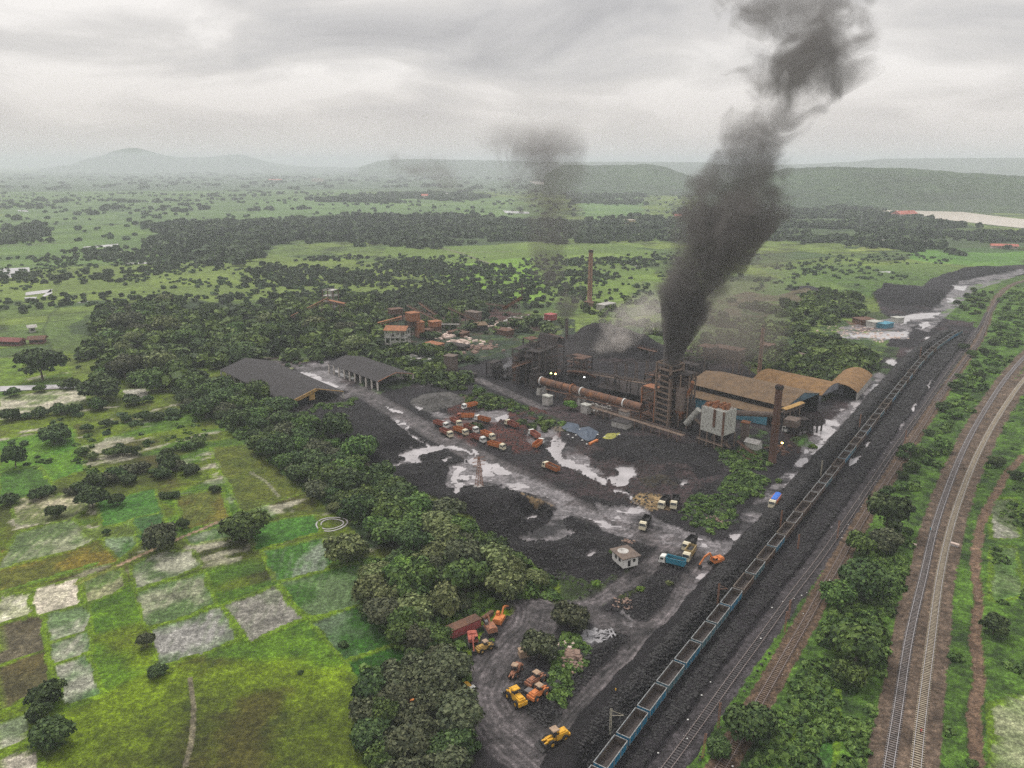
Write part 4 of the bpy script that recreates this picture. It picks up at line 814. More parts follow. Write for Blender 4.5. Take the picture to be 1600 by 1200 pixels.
def tree(x, y, r, tone='dark', label=None, group=None, small=False, hs=1.0, simple=False):
    z = z_at(x, y) if y < 1500 else 0; rz = TR.uniform(0, 6.28)
    src = SMALLC if small and tone in SMALLC else CROWNS
    me = TR.choice(src[tone]); root = empty('broadleaf_tree', (x, y, z - .1), rz, label, 'tree', group); root.scale = (r, r, r * hs)
    link('crown', me, root)
    if not simple: link('trunk', TR.choice(TRUNKS), root)
    NTREE[0] += 1; TREES_XY.append((x, y, r)); return root
def bush(x, y, r, tone, label, group=None):
    o = link('shrub', TR.choice(BUSHC[tone]), None, (x, y, z_at(x, y) - .1), TR.uniform(0, 6.28)); o.scale = (r, r, r * TR.uniform(.8, 1.15)); tag(o, label, 'shrub', group); return o
# trees one can single out: pixel of the foot of the crown centre, radius in px, tone, label
def at(px, py, rpx, zc=.9):
    """tree whose crown centre shows at the pixel"""
    x, y = g2((px, py)); d = math.hypot(y * math.cos(PITCH) + CAMH * math.sin(PITCH), 0); r = rpx * d / FPX
    x, y = g2((px, py), r * zc); return x, y, r
for px, py, rp, tn, lb, hs in [
    (250, 838, 25, 'brown', 'lone dark tree with a tall narrow crown on the path between the paddies', 1.2), (380, 815, 34, 'mid', 'lone spreading dark tree at the corner of the green paddies', .9), (540, 852, 31, 'olive', 'olive tree standing just below the round pond ring', 1),
    (523, 790, 12, 'olive', 'small yellowish round bush tree above the round pond ring', .8), (641, 884, 25, 'bright', 'bright lime green tree at the paddy edge of the belt', .9), (611, 932, 25, 'olive', 'round pale olive tree below the lime green tree', 1),
    (578, 905, 22, 'olive', 'pale olive tree left of the lime green tree', 1), (597, 888, 19, 'olive', 'smaller olive tree touching the lime green tree', 1), (782, 905, 33, 'olive', 'large pale crowned tree beside the black yard road', 1),
    (650, 996, 25, 'brown', 'grey green tree between the dark paddy and the red shed', 1), (890, 962, 28, 'brown', 'round dusty tree at the road junction south of the crossing', .9), (842, 1010, 27, 'brown', 'dusty round tree inside the bend of the vehicle yard', 1.1),
    (700, 1035, 36, 'brown', 'broad dark tree overhanging the vehicle yard', .9), (715, 1110, 42, 'brown', 'largest dark tree beside the yard road near the bottom', .9), (635, 1160, 38, 'brown', 'big grey green tree at the bottom edge of the belt', 1),
    (695, 1145, 22, 'bright', 'fresh green tree next to the orange box', 1), (228, 1000, 14, 'brown', 'small dark tree at the corner of the large flooded paddy', 1.2), (246, 1045, 15, 'dark', 'low dark bush tree below the large flooded paddy', .8),
    (72, 1080, 26, 'dark', 'dark tree above the lower left flooded paddy', 1), (78, 1140, 30, 'dark', 'larger dark tree beside the lower left flooded paddy', 1), (60, 1110, 18, 'dark', 'dark bushy tree between two others at the lower left', 1),
    (22, 716, 17, 'dark', 'conical dark tree on the bright green field at the left edge', 1.5), (142, 775, 22, 'dark', 'dark tree right of the sandy flooded paddy', 1), (182, 778, 13, 'dark', 'smaller round dark tree right of the sandy flooded paddy', 1),
    (88, 796, 14, 'dark', 'dark tree standing in the sandy flooded paddy', 1), (286, 818, 10, 'dark', 'small dark tree right of the lone tall one', 1.2), (166, 830, 6, 'dark', 'tiny dark tree in the green paddy right of the pale one', 1.2),
    (82, 672, 24, 'dark', 'wide dark tree above the bright green field at the left', .8), (62, 565, 30, 'dark', 'big round dark tree between two yellow green meadows at the left', 1), (150, 598, 30, 'dark', 'broad dark tree above the long flooded field', .8),
    (892, 634, 10, 'bright', 'small bright green tree beside the rotary kiln', 1), (1348, 905, 34, 'dark', 'large dark tree left of the main railway near the small culvert', 1.2), (1390, 806, 34, 'dark', 'tall dark tree left of the main railway above the culvert', 1.2),
    (1385, 842, 26, 'brown', 'dark shadowy tree just above the culvert slab', 1), (1345, 850, 22, 'mid', 'mid green tree left of the culvert trees', 1.1), (1340, 1005, 42, 'mid', 'big tree with yellow blossom beside the main railway', 1), (1180, 1130, 38, 'dark', 'dark bushy tree over the old siding at the bottom', 1.1),
    (1125, 1165, 20, 'dark', 'dark bush tree between the sidings at the bottom', 1), (1330, 1050, 26, 'mid', 'leafy tree below the yellow blossomed one', 1), (1555, 975, 22, 'dark', 'round dark bush tree right of the dirt path', .9), (1560, 718, 13, 'dark', 'dark bush beside the bend of the dirt path', .8),
    (1588, 740, 12, 'dark', 'dark bush at the right edge above the pond', .8), (1310, 925, 26, 'mid', 'green tree beside the overgrown siding', 1), (1520, 1190, 10, 'mid', 'low green tree beside the path at the bottom', .8)]:
    x, y, r = at(px, py, rp); tree(x, y, r, tn, lb, hs=hs)
NOGO = gp('684,990 745,952 800,925 850,930 905,955 940,1000 900,1110 830,1200 745,1200 752,1130 722,1085 742,1050 722,1015')
# belts and groves: scattered one by one, spaced by their own crowns
TONEW = {'dark': 'dark green', 'mid': 'fresh green', 'olive': 'pale olive', 'brown': 'dusty grey green', 'bright': 'lime green'}
def scatter(poly, gap, rpx, tones, label, group, n, small=False, simple=False, hs=(.8, 1.15), jitter=.35, tries=8000, minr=None, zc=5.5):
    P = gp(poly, zc); x0, y0 = P.min(0); x1, y1 = P.max(0); k = 0; rs = TR
    A = np.array([[rs.uniform(x0, x1), rs.uniform(y0, y1)] for _ in range(tries)]); A = A[inside(P, A[:, 0], A[:, 1])]
    A = A[~inside(NOGO, A[:, 0], A[:, 1])]
    for x, y in A:
        if k >= n: break
        r = rs.uniform(*rpx)
        if dline(np.vstack([NOGO, NOGO[:1]]), np.array([x]), np.array([y]), 5)[0] < 4: continue
        if any((x - a) ** 2 + (y - b) ** 2 < (gap * (r + c)) ** 2 for a, b, c in TREES_XY): continue
        tn = rs.choice(tones); tree(float(x), float(y), r, tn, label.format(TONEW[tn]), group, small, hs=rs.uniform(*hs), simple=simple); k += 1
    return k
G1 = 'trees of the belt between the paddies and the coal yard'
scatter('560,880 640,850 700,800 780,850 870,905 880,935 800,915 790,950 740,985 650,1010 600,960 570,930', .6, (3.2, 7.8), ['dark', 'mid', 'mid', 'olive', 'brown', 'olive', 'mid'], '{} tree in the thick southern half of the belt beside the coal yard', G1, 70)
scatter('560,1075 620,1040 690,1010 760,1000 730,1060 705,1090 745,1120 720,1215 600,1220 580,1150', .6, (4, 5.8), ['dark', 'brown', 'mid'], '{} tree in the clump between the big meadow and the vehicle yard', G1, 26)
scatter('300,585 345,600 430,625 470,660 520,670 600,735 700,780 760,830 700,850 620,850 560,800 500,760 440,715 380,660 320,640 270,610', .6, (3.6, 8.4), ['dark', 'mid', 'mid', 'dark', 'brown'], '{} tree in the northern half of the belt beside the coal yard', G1, 85)
scatter('130,560 150,490 260,465 330,480 430,500 520,505 560,520 560,545 470,552 440,560 345,575 300,600 240,600 190,590', .62, (7, 10.5), ['dark', 'mid', 'mid', 'brown', 'olive'], '{} tree in the wood north of the long roofed sheds', 'trees of the wood north of the sheds', 42)
print('trees', NTREE[0])
# hedge trees of the paddies, standing in rows
def row(poly, n, rpx, tones, label, group, wob=5, small=True):
    P = gp(poly, 2.5); L = np.concatenate([[0], np.cumsum(np.linalg.norm(np.diff(P, axis=0), axis=1))])
    for i in range(n):
        s = (i + TR.random()) / n * L[-1]; x = float(np.interp(s, L, P[:, 0]) + TR.uniform(-wob, wob)); y = float(np.interp(s, L, P[:, 1]) + TR.uniform(-wob, wob)); tn = TR.choice(tones)
        tree(x, y, TR.uniform(*rpx), tn, label if label.split()[0] in ('low',) else TONEW[tn] + ' ' + label.replace('dark ', '', 1), group, small, hs=TR.uniform(.7, 1.05), simple=True)
HG = 'hedge trees between the paddies'
row('0,648 100,640 180,628 240,620', 11, (3, 5.5), ['dark'], 'dark hedge tree along the long flooded field', HG)
row('20,775 90,765 150,748 215,735 260,722', 13, (2.6, 4.6), ['dark', 'brown'], 'dark hedge tree below the bright green left field', HG)
row('100,715 150,700 220,700 280,695 320,690', 11, (2.4, 4.2), ['dark', 'mid'], 'hedge tree in the row above the middle paddies', HG)
row('140,665 220,650 300,640 330,635', 10, (2.6, 4.4), ['dark'], 'hedge tree in the upper row below the wood', HG)
row('175,745 250,735 310,728', 8, (2.6, 4.4), ['dark', 'brown'], 'hedge tree in the row beside the small ponds', HG)
row('240,775 290,765 330,755', 5, (1.5, 2.6), ['dark'], 'low hedge bush along the olive paddy', HG)
row('30,612 90,605 140,590 190,585', 7, (3.2, 6), ['dark', 'mid'], 'tree in the row just above the long flooded field', HG, 8)
print('trees', NTREE[0])
# right-hand scrub between the lines
row('1500,540 1530,560 1500,620 1460,680 1430,720', 14, (2.5, 5), ['dark', 'mid'], 'dark scrub tree between the sidings and the curving main line', 'scrub trees between the railway lines', 10)
row('1420,700 1400,760 1380,800', 8, (2, 4), ['dark', 'mid'], 'dark scrub tree on the slope left of the main line', 'scrub trees between the railway lines', 6)
row('1575,455 1560,500 1545,560 1590,520', 10, (2.5, 4.5), ['mid', 'dark'], 'scrub tree near the far junction of the sidings', 'scrub trees between the railway lines', 8)
print('trees', NTREE[0])
# ---------------------------------------------------------------- what nobody could count: merged
def merged(name, pts, lods, tint, label, kindname='stuff', mat='dark'):
    """pts (n,4) x y r hs -> one mesh of many low crowns"""
    VV, QQ, TT, tn, b = [], [], [], [], 0; rs = np.random.RandomState(len(pts)); nq = []; 
    for i, (x, y, r, hs) in enumerate(pts):
        V, Q, T, to = lods[i % len(lods)]; a = rs.rand() * 6.28; ca, sa = math.cos(a), math.sin(a)
        W = np.stack([(V[:, 0] * ca - V[:, 1] * sa) * r + x, (V[:, 0] * sa + V[:, 1] * ca) * r + y, V[:, 2] * r * hs - .1 + (pts_z[i] if pts_z is not None else 0)], 1)
        VV.append(W); QQ.append(Q + b); TT.append(T + b); s = tint * rs.randn(); tn.append((np.clip(to[:len(Q)] + s, 0, 1), np.clip(to[len(Q):] + s * .5, 0, 1))); b += len(V)
    me = npmesh(name, np.concatenate(VV), [np.concatenate(QQ), np.concatenate(TT)], LEAF[mat])
    a = me.attributes.new('tone', 'FLOAT', 'FACE'); a.data.foreach_set('value', np.concatenate([t[0] for t in tn] + [t[1] for t in tn]).astype(np.float32))
    return tag(link(name, me), label=label, kind=kindname)
LOD2 = [crown(700 + i, 95, nl=5, H=.8, ls=.26, base=.3, fill=.9) for i in range(5)]
LOD3 = [crown(800 + i, 34, nl=3, H=.8, ls=.40, base=.25, fill=.95) for i in range(4)]
LODB = [crown(900 + i, 70, nl=5, H=.5, ls=.24, base=.05, spread=.7) for i in range(5)]
pts_z = None
def pts_in(poly, n, r, hs=(.7, 1.1), clump=None, seed=0):
    P = gp(poly, min(4.0, np.mean(r))); rs = np.random.RandomState(seed + n); x0, y0 = P.min(0); x1, y1 = P.max(0)
    A = np.stack([rs.uniform(x0, x1, n * 12), rs.uniform(y0, y1, n * 12)], 1); A = A[inside(P, A[:, 0], A[:, 1])]
    if clump is not None: A = A[fbm(A[:, 0], A[:, 1], clump[0], 4, seed) > clump[1]]
    A = A[:n]; return np.c_[A, rs.uniform(*r, len(A)), rs.uniform(*hs, len(A))]
far = []
for i, (poly, n, r, cl) in enumerate([
    ('240,350 300,345 420,343 560,335 700,335 800,340 800,372 700,385 560,378 440,372 400,400 330,412 280,408 240,388', 620, (8, 15), None),
    ('800,340 900,348 1000,335 1060,345 1100,370 1000,375 880,378 800,372', 260, (8, 14), (120, -.2)),
    ('1060,330 1200,318 1330,320 1600,365 1600,392 1480,395 1330,380 1200,372 1080,372', 620, (8, 15), (150, -.12)),
    ('0,352 50,350 52,378 0,382', 45, (9, 14), None),
    ('480,300 620,302 700,300 760,306 740,312 600,316 490,314', 260, (10, 17), (200, -.1)), ('880,300 960,296 1010,305 1000,318 900,316', 160, (10, 16), (150, -.1)),
    ('0,272 1100,262 1100,300 700,300 480,296 0,300', 900, (12, 22), (500, .02)), ('0,300 480,296 480,345 0,350', 170, (8, 14), (250, .22)), ('500,316 880,316 900,340 500,335', 60, (8, 13), (250, .25)),
    ('1100,296 1330,318 1200,330 1050,330', 260, (10, 18), (200, -.05)), ('1250,322 1400,338 1600,368 1600,385 1400,372 1200,352', 330, (9, 15), (120, -.1))]):
    far.append(pts_in(poly, n, r, clump=cl, seed=i * 3 + 1))
pass
def finer(a, k=2.3, s=.6):
    rs = np.random.RandomState(5); b = np.repeat(a, 3, 0)[: int(len(a) * k)]; b = b[rs.permutation(len(b))]; b[:, :2] += rs.normal(size=(len(b), 2)) * 14; b[:, 2] *= rs.uniform(s * .7, s * 1.35, len(b)); return b
mid_ = []
for i, (poly, n, r, cl) in enumerate([
    ('0,380 240,385 420,405 460,430 400,470 120,470 0,480', 210, (3, 8), (90, .12)), ('420,395 620,400 800,410 840,440 800,470 640,470 460,470 400,430', 420, (3, 7), (60, .02)),
    ('440,455 560,455 700,455 820,462 820,520 700,480 620,490 560,520 480,500 430,490', 250, (4, 7.5), (80, -.25)), ('840,390 1040,390 1060,440 960,480 840,480', 260, (3, 6), (70, .06)),
    ('1060,380 1200,372 1480,395 1590,420 1440,440 1380,430 1300,470 1200,480 1060,450', 330, (2.5, 5.5), (60, .0)), ('0,480 110,470 150,500 130,560 60,540 0,560', 90, (4, 9), (60, 0)),
    ('0,440 110,445 100,490 0,490', 45, (4, 8), (50, 0))]):
    mid_.append(pts_in(poly, n, r, clump=cl, seed=i * 5 + 40))
merged('far_scrub', finer(np.concatenate(mid_), 1.9, .5), LOD3, .24, 'bushes and small trees scattered over the far meadows', mat='far')
spk = []
for poly, n, r in (('0,400 620,400 840,400 1060,395 1500,395 1440,440 1250,450 820,470 400,470 0,480', 1500, (1.2, 3)), ('0,300 1100,300 1300,330 1300,360 0,400', 700, (3, 7)), ('600,395 840,400 840,450 700,455', 160, (1.5, 3)), ('0,560 560,560 300,600 300,700 0,700', 60, (1, 2.2))): spk.append(pts_in(poly, n, r, clump=(70, -.12), seed=n))
merged('scattered_bushes', np.concatenate(spk), LOD3, .2, 'tiny bushes dotted over the far fields', mat='far')
merged('distant_woods', finer(np.concatenate(far), 2.4, .6), LOD3, .16, 'dark distant woods across the plain', mat='far')
gr = []
for i, (poly, n, r, cl) in enumerate([
    ('150,490 260,465 330,480 430,480 560,505 600,520 640,545 600,562 540,552 470,556 440,560 345,575 300,600 240,600 130,560', 330, (5, 9), None),
    ('430,470 560,460 620,480 600,520 480,500', 110, (5, 8), None),
    ('640,490 700,470 820,470 900,500 900,515 800,530 740,560 660,560', 55, (3.5, 7), (50, -.1)), ('620,560 700,560 760,600 700,600 640,590', 50, (3, 6), None),
    ('1040,470 1300,450 1340,475 1300,500 1250,520 1260,560 1180,550 1060,500', 200, (3, 6.5), (50, .0)), ('1250,530 1300,525 1350,545 1370,560 1350,578 1290,595 1230,560', 120, (3.5, 6.5), (40, -.15)),
    ('1270,450 1340,460 1370,490 1300,495 1250,480', 50, (4, 8), None), ('1180,500 1260,500 1300,560 1290,600 1200,575 1150,560', 120, (2.5, 5.5), (30, -.2)), ('1040,520 1180,520 1180,560 1060,560', 50, (2.5, 5), None), ('900,470 1040,460 1060,520 960,515', 60, (2.5, 5), (40, -.05)), ('1495,470 1515,500 1535,480 1560,450 1520,450', 25, (2, 4), None),
    ('700,600 760,610 880,660 870,675 800,655 730,625', 60, (1.5, 3), (30, -.2)), ('560,545 620,560 640,575 560,560', 25, (3, 5), None)]):
    gr.append(pts_in(poly, n, r, clump=cl, seed=i * 5 + 80))
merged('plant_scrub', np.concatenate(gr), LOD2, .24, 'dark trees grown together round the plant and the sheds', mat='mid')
# low ground cover: shrubs along the lines, weeds in the yard
sh = []
for i, (poly, n, r, cl) in enumerate([
    ('1590,440 1560,470 1540,520 1510,590 1470,660 1430,740 1400,790 1440,860 1470,780 1500,700 1545,620 1600,560 1640,500', 520, (1.4, 3.2), (14, -.15)),
    ('1400,790 1370,830 1340,880 1290,960 1240,1050 1190,1130 1150,1220 1360,1240 1380,1110 1400,960 1430,850', 700, (1.0, 2.4), (9, -.1)),
    ('1500,780 1560,640 1640,600 1640,700 1560,740 1530,800 1510,860 1500,980 1500,1200 1440,1240 1460,1100 1480,950', 420, (.8, 1.9), (9, .05)),
    ('1545,790 1640,700 1640,1090 1545,1080 1540,900', 260, (.8, 2.0), (10, .12)), ('880,995 915,985 925,1020 905,1060 880,1100 855,1090 860,1050', 90, (.7, 1.5), None),
    ('1060,800 1085,775 1130,760 1150,735 1200,745 1195,770 1150,790 1150,820 1110,832 1070,815', 190, (.8, 1.8), None), ('1120,700 1200,705 1205,730 1150,745', 70, (1, 2), None),
    ('560,880 660,840 780,850 880,905 880,940 800,930 760,985 650,1020 600,980', 260, (1.4, 3), None), ('560,1040 760,985 735,1050 700,1095 745,1120 720,1220 590,1220', 170, (1.2, 2.6), None),
    ('300,600 345,610 470,665 600,740 760,830 640,850 560,810 480,755 420,715 340,650', 420, (1.6, 3.4), None), ('455,650 540,630 560,620 545,640 480,652', 30, (1, 2), None),
    ('740,600 830,640 880,660 890,672 820,650 740,618', 70, (1, 2), None), ('0,700 60,690 300,640 330,650 300,720 200,760 60,800 0,800', 60, (.8, 2), (20, .25))]):
    sh.append(pts_in(poly, n, r, hs=(.6, 1.2), clump=cl, seed=i * 5 + 160))
S = np.concatenate(sh)
tr_ = [MAINL[::4], MAINR[::4], TR3[::4], TR2[::4]] + [p[0] for p in PATHS[:1]]
ok = np.ones(len(S), bool)
for T_ in tr_: ok &= dline(T_, S[:, 0], S[:, 1], 12) > 4.2 + .5 * S[:, 2]
VY = gp('690,990 745,958 800,930 850,935 850,1000 760,1060 722,1085 742,1050 722,1015'); ok &= ~inside(VY, S[:, 0], S[:, 1])
S = S[ok]; pts_z = zs_at(S[:, :2])
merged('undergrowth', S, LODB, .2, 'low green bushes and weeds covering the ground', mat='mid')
pts_z = None
# a few shrubs one can point to
for px, py, rp, tn, lb in [(768, 1002, 5, 'bright', 'small green shrub beside the red shed'), (1245, 690, 6, 'mid', 'weedy shrub at the foot of the tall rusty chimney'), (1270, 698, 7, 'bright', 'green shrub on an islet between the puddles'), (930, 918, 8, 'bright', 'light green shrub left of the concrete strip'),
    (1002, 928, 7, 'bright', 'yellowish shrub below the blue lorry'), (1045, 916, 7, 'olive', 'low yellow weeds on the coal right of the concrete strip'), (742, 668, 12, 'dark', 'dark shrub between the parked orange lorries'), (955, 872, 5, 'mid', 'weeds at the left wall of the white hut'),
    (848, 1062, 7, 'bright', 'fresh shrub under the round tree in the yard'), (1218, 752, 6, 'mid', 'small bush on the bank behind the blue covered lorry'), (470, 1050, 5, 'brown' if 'brown' in BUSHC else 'dark', 'grey bush on the bund of the darkest paddy'), (536, 1006, 8, 'dark', 'grey shrub in the dark green paddy')]:
    x, y, r = at(px, py, rp, .3); bush(x, y, r, tn if tn in BUSHC else 'dark', lb)
# ================================================================= the sponge-iron plant
def hgt(b, ty):
    """height of a thing whose foot shows at pixel b and whose top shows at row ty"""
    x, y = g2(b); t = math.tan(math.atan((600 - ty) / FPX) - PITCH)
    return CAMH + t * y
def frame(a, b, z=0):
    A = np.array(g2(a, z)); B = np.array(g2(b, z)); d = B - A; return A, B, float(np.linalg.norm(d)), math.atan2(d[1], d[0])
RUST = paint('rusted_steel', (.16, .085, .055), (.085, .050, .038), .5, .85, c3=(.23, .12, .07), bump=.3)
RUST_O = paint('orange_rust', (.36, .15, .07), (.20, .09, .05), .6, .85, c3=(.42, .2, .1))
SOOT = paint('sooty_steel', (.055, .045, .042), (.030, .027, .027), .5, .9, c3=(.10, .065, .05))
BRICK = paint('chimney_brick', (.34, .20, .135), (.24, .14, .095), .35, .9, c3=(.40, .26, .18))
SOOTBRICK = paint('sooty_brick', (.13, .070, .052), (.085, .048, .038), .35, .9, c3=(.16, .09, .065))
CONC = paint('weathered_concrete', (.48, .46, .43), (.30, .28, .26), .5, .9, c3=(.18, .165, .15))
WHITE = paint('dirty_white_cladding', (.54, .54, .49), (.30, .29, .26), 1.3, .8, c3=(.16, .14, .12), lo=.44, hi=.58)
TAN = paint('dusty_tan_roof', (.175, .115, .066), (.125, .085, .053), .22, .85, c3=(.12, .085, .06), stripe=(0, 1.0))
TANO = paint('dusty_ochre_roof', (.25, .145, .062), (.17, .10, .048), .3, .85, stripe=(0, 1.0))
DROOF = paint('dark_sheet_roof', (.044, .040, .041), (.030, .028, .029), .2, .85, c3=(.09, .07, .062), stripe=(0, 1.1), lo=.5, hi=.7)
BLUEG = paint('blue_grey_gable', (.10, .17, .22), (.06, .09, .11), .4, .8, stripe=(1, .8))
BLUEW = paint('blue_wall_sheet', (.09, .30, .40), (.06, .17, .23), .3, .7, stripe=(0, .8))
GREYW = paint('grey_wall_sheet', (.24, .25, .27), (.14, .14, .16), .3, .8, stripe=(0, .9))
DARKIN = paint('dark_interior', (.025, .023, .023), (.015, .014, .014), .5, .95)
OCHRE = paint('ochre_wall', (.48, .30, .10), (.33, .20, .08), .4, .9)
REDP = paint('faded_red_paint', (.42, .10, .10), (.28, .08, .08), .6, .8)
COAT = paint('brown_cladding', (.17, .13, .105), (.11, .085, .075), .4, .85, c3=(.23, .15, .10))
STEELB = paint('brown_steelwork', (.24, .175, .135), (.13, .095, .075), .6, .85, c3=(.30, .17, .10))
# ---- rotary kiln
def kiln():
    A, B, L, a = frame((842, 594), (1004, 633), 8.5)
    r = empty('rotary_kiln', (A[0], A[1], 0), a, 'long rust orange rotary kiln with three white tyre rings, running to the smoking tower', 'rotary kiln')
    zc = 8.5; rad = 2.15; n = 26
    m = MB(); xs = np.linspace(0, L, 40)
    prof = [(x, rad * (1 + .012 * math.sin(x * 2.1))) for x in xs]
    vs = [(x, q * math.cos(2 * math.pi * i / n), zc - .02 * x + q * math.sin(2 * math.pi * i / n)) for x, q in prof for i in range(n)]
    m.add(vs, [(k * n + i, k * n + (i + 1) % n, (k + 1) * n + (i + 1) % n, (k + 1) * n + i) for k in range(39) for i in range(n)]); m.add([(0, rad * math.cos(2 * math.pi * i / n), zc + rad * math.sin(2 * math.pi * i / n)) for i in range(n)], [tuple(range(n))])
    m.build('shell', paint('kiln_shell', (.12, .075, .058), (.22, .11, .065), .22, .8, c3=(.42, .19, .075), lo=.42, hi=.6, bump=.4), r, smooth=True)
    WT = paint('white_tyre_steel', (.72, .72, .70), (.55, .53, .5), 1, .6)
    def ring(x0, x1, rr, nm, mat, lb=None):
        q = MB(); zz = zc - .02 * (x0 + x1) / 2; q.cyl((x0, 0, zz), (x1, 0, zz), rr, n=28); return q.build(nm, mat, r, label=lb)
    def kx(px, py):
        p = np.array(g2((px, py), zc)); return float((p - A) @ (B - A) / L)
    for px, py in ((851, 593.5), (912, 609), (979, 625)):
        x = kx(px, py); ring(x - .35, x + .35, rad + .38, 'tyre', WT)
        q = MB(); q.box(x - 1.4, x + 1.4, -3.2, 3.2, 0, 4.6, top=(x - 1.1, x + 1.1, -2.8, 2.8)); o = q.build('pier', CONC, r)
        for s in (-1, 1):
            w = MB(); w.cyl((x - .5, s * 1.5, zc - .02 * x - 2.9), (x + .5, s * 1.5, zc - .02 * x - 2.9), .8, n=14); w.build('support_roller', SOOT, o)
    x = kx(897, 606); ring(x - .55, x + .25, rad + .85, 'girth_gear', RUST_O); x2 = kx(884, 603); ring(x2 - 1, x2 - .3, rad + .25, 'band', RUST); x3 = kx(874, 600)
    q = MB(); q.box(x - 1.5, x + 1.5, -3.6, -2.5, 3.0, 6.2); q.box(x - 3, x + 3, -4, 4, 0, 3); q.build('drive_housing', RUST, r)
    for i in range(6): ring(x + 6 + i * 6.2, x + 6.25 + i * 6.2, rad + .1, 'band', RUST_O)
    q = MB(); q.box(-5, .6, -2.8, 2.8, 3, 12); q.box(-4, -2, -2, 2, 12, 15); q.build('burner_hood', SOOT, r)
    g = MB()                                                                # walkway with railing beside the shell
    for s in (-3.1,):
        g.box(8, L, s - .6, s + .6, 5.4, 5.55)
        for i in range(int(L / 3)): g.bar((8 + i * 3, s - .5, 5.5), (8 + i * 3, s - .5, 6.5), .08); g.bar((9 + i * 3, s, 0), (9 + i * 3, s, 5.4), .18)
        g.bar((8, s - .5, 6.5), (L, s - .5, 6.5), .08)
    g.build('walkway', RUST, r)
    return A, B, L, a
KA, KB, KL, KANG = kiln()
# ---- belt gallery on trestles in front of the kiln
def gallery(a, b, za, zb, w, h, mat, label, roof=None, legs=7, cat='conveyor', name='conveyor', lm=None, wall=True, legw=.28):
    A = np.array(g2(a, za)); B = np.array(g2(b, zb)); d = B - A; L = float(np.linalg.norm(d)); an = math.atan2(d[1], d[0])
    r = empty(name, (A[0], A[1], 0), an, label, cat)
    m = MB(); s = (zb - za) / L
    def P(x, y, z): return (x, y, za + s * x + z)
    m.add([P(0, -w / 2, 0), P(L, -w / 2, 0), P(L, w / 2, 0), P(0, w / 2, 0), P(0, -w / 2, .25), P(L, -w / 2, .25), P(L, w / 2, .25), P(0, w / 2, .25)], [(3, 2, 1, 0), (4, 5, 6, 7), (0, 1, 5, 4), (1, 2, 6, 5), (2, 3, 7, 6), (3, 0, 4, 7)])
    n = max(3, int(L / 3))
    for y in (-w / 2, w / 2):
        m.bar(P(0, y, h), P(L, y, h), .14)
        for i in range(n + 1):
            x = L * i / n; m.bar(P(x, y, .2), P(x, y, h), .1)
            if i < n: m.bar(P(x, y, .2) if i % 2 else P(x, y, h), P(x + L / n, y, h) if i % 2 else P(x + L / n, y, .2), .08)
    m.build('deck', mat, r)
    if roof:
        q = MB(); q.add([P(0, -w / 2 - .2, h), P(L, -w / 2 - .2, h), P(L, 0, h + .5), P(0, 0, h + .5), P(L, w / 2 + .2, h), P(0, w / 2 + .2, h)], [(0, 1, 2, 3), (3, 2, 4, 5)]); 
        q.add([P(0, -w / 2 - .2, h - .1), P(L, -w / 2 - .2, h - .1), P(L, w / 2 + .2, h - .1), P(0, w / 2 + .2, h - .1)], [(0, 3, 2, 1)]); q.build('roof', roof, r)
    for i in range(legs):
        x = L * (i + .5) / legs; zt = za + s * x
        if zt < 1: continue
        t = MB()
        for y in (-1, 1): t.bar((x, y * (w / 2 + .25 * zt / 6), -.3), (x, y * w / 2, zt), legw * 1.3)
        k = max(1, int(zt / 3))
        for j in range(k): t.bar((x, -w / 2, zt * j / k), (x, w / 2, zt * (j + 1) / k), legw * .5)
        t.build('leg', lm or STEELB, r)
    return r
gallery((917, 634), (1068, 681), 4.2, 4.2, 2.6, 1.1, STEELB, 'low sooty belt gallery on short legs in front of the kiln and the tower', legs=12)
# ---- smoking frame tower
def frametower(name, a, b, depth, H, nlev, mats, label, nx=2, ny=2, floors=True, cat='tower', fill=0, seed=1, th=1.0):
    A, B, L, an = frame(a, b); r = empty(name, (A[0], A[1], -.2), an, label, cat); rs = random.Random(seed)
    xs = [L * i / nx for i in range(nx + 1)]; ys = [depth * j / ny for j in range(ny + 1)]
    for x in xs:
        for y in ys:
            c = MB(); c.bar((x, y, 0), (x, y, H), .62 * th, .62 * th); c.build('column', mats[0], r)
    for k in range(1, nlev + 1):
        z = H * k / nlev; f = MB()
        for y in ys: f.bar((xs[0], y, z), (xs[-1], y, z), .32 * th, .42 * th)
        for x in xs: f.bar((x, ys[0], z), (x, ys[-1], z), .32 * th, .42 * th)
        if floors:
            for i in range(nx):
                for j in range(ny):
                    if rs.random() < .72: f.box(xs[i] + .1, xs[i + 1] - .1, ys[j] + .1, ys[j + 1] - .1, z + .05, z + .16)
        f.build('floor', mats[1], r)
    b_ = MB()
    for k in range(nlev):
        z0, z1 = H * k / nlev, H * (k + 1) / nlev
        for i in range(nx):
            if (i + k) % 2 == 0: b_.bar((xs[i], 0, z0), (xs[i + 1], 0, z1), .16); 
        for j in range(ny):
            if (j + k) % 2: b_.bar((xs[-1], ys[j], z0), (xs[-1], ys[j + 1], z1), .16)
    b_.build('bracing', mats[0], r)
    if fill:
        for i in range(fill):
            v = MB()
            x = rs.uniform(.15, .75) * L; y = rs.uniform(.15, .7) * depth; z = rs.uniform(.05, .8) * H; sx = rs.uniform(.12, .3) * L
            if i % 2: v.box(x, x + sx, y, y + depth * .25, z, z + H * rs.uniform(.06, .16))
            else: v.cyl((x, y, z), (x, y, z + H * .15), sx * .4, n=10)
            v.build('vessel', mats[2], r)
    return r, L
TA, TB = (1022, 661), (1043, 669)
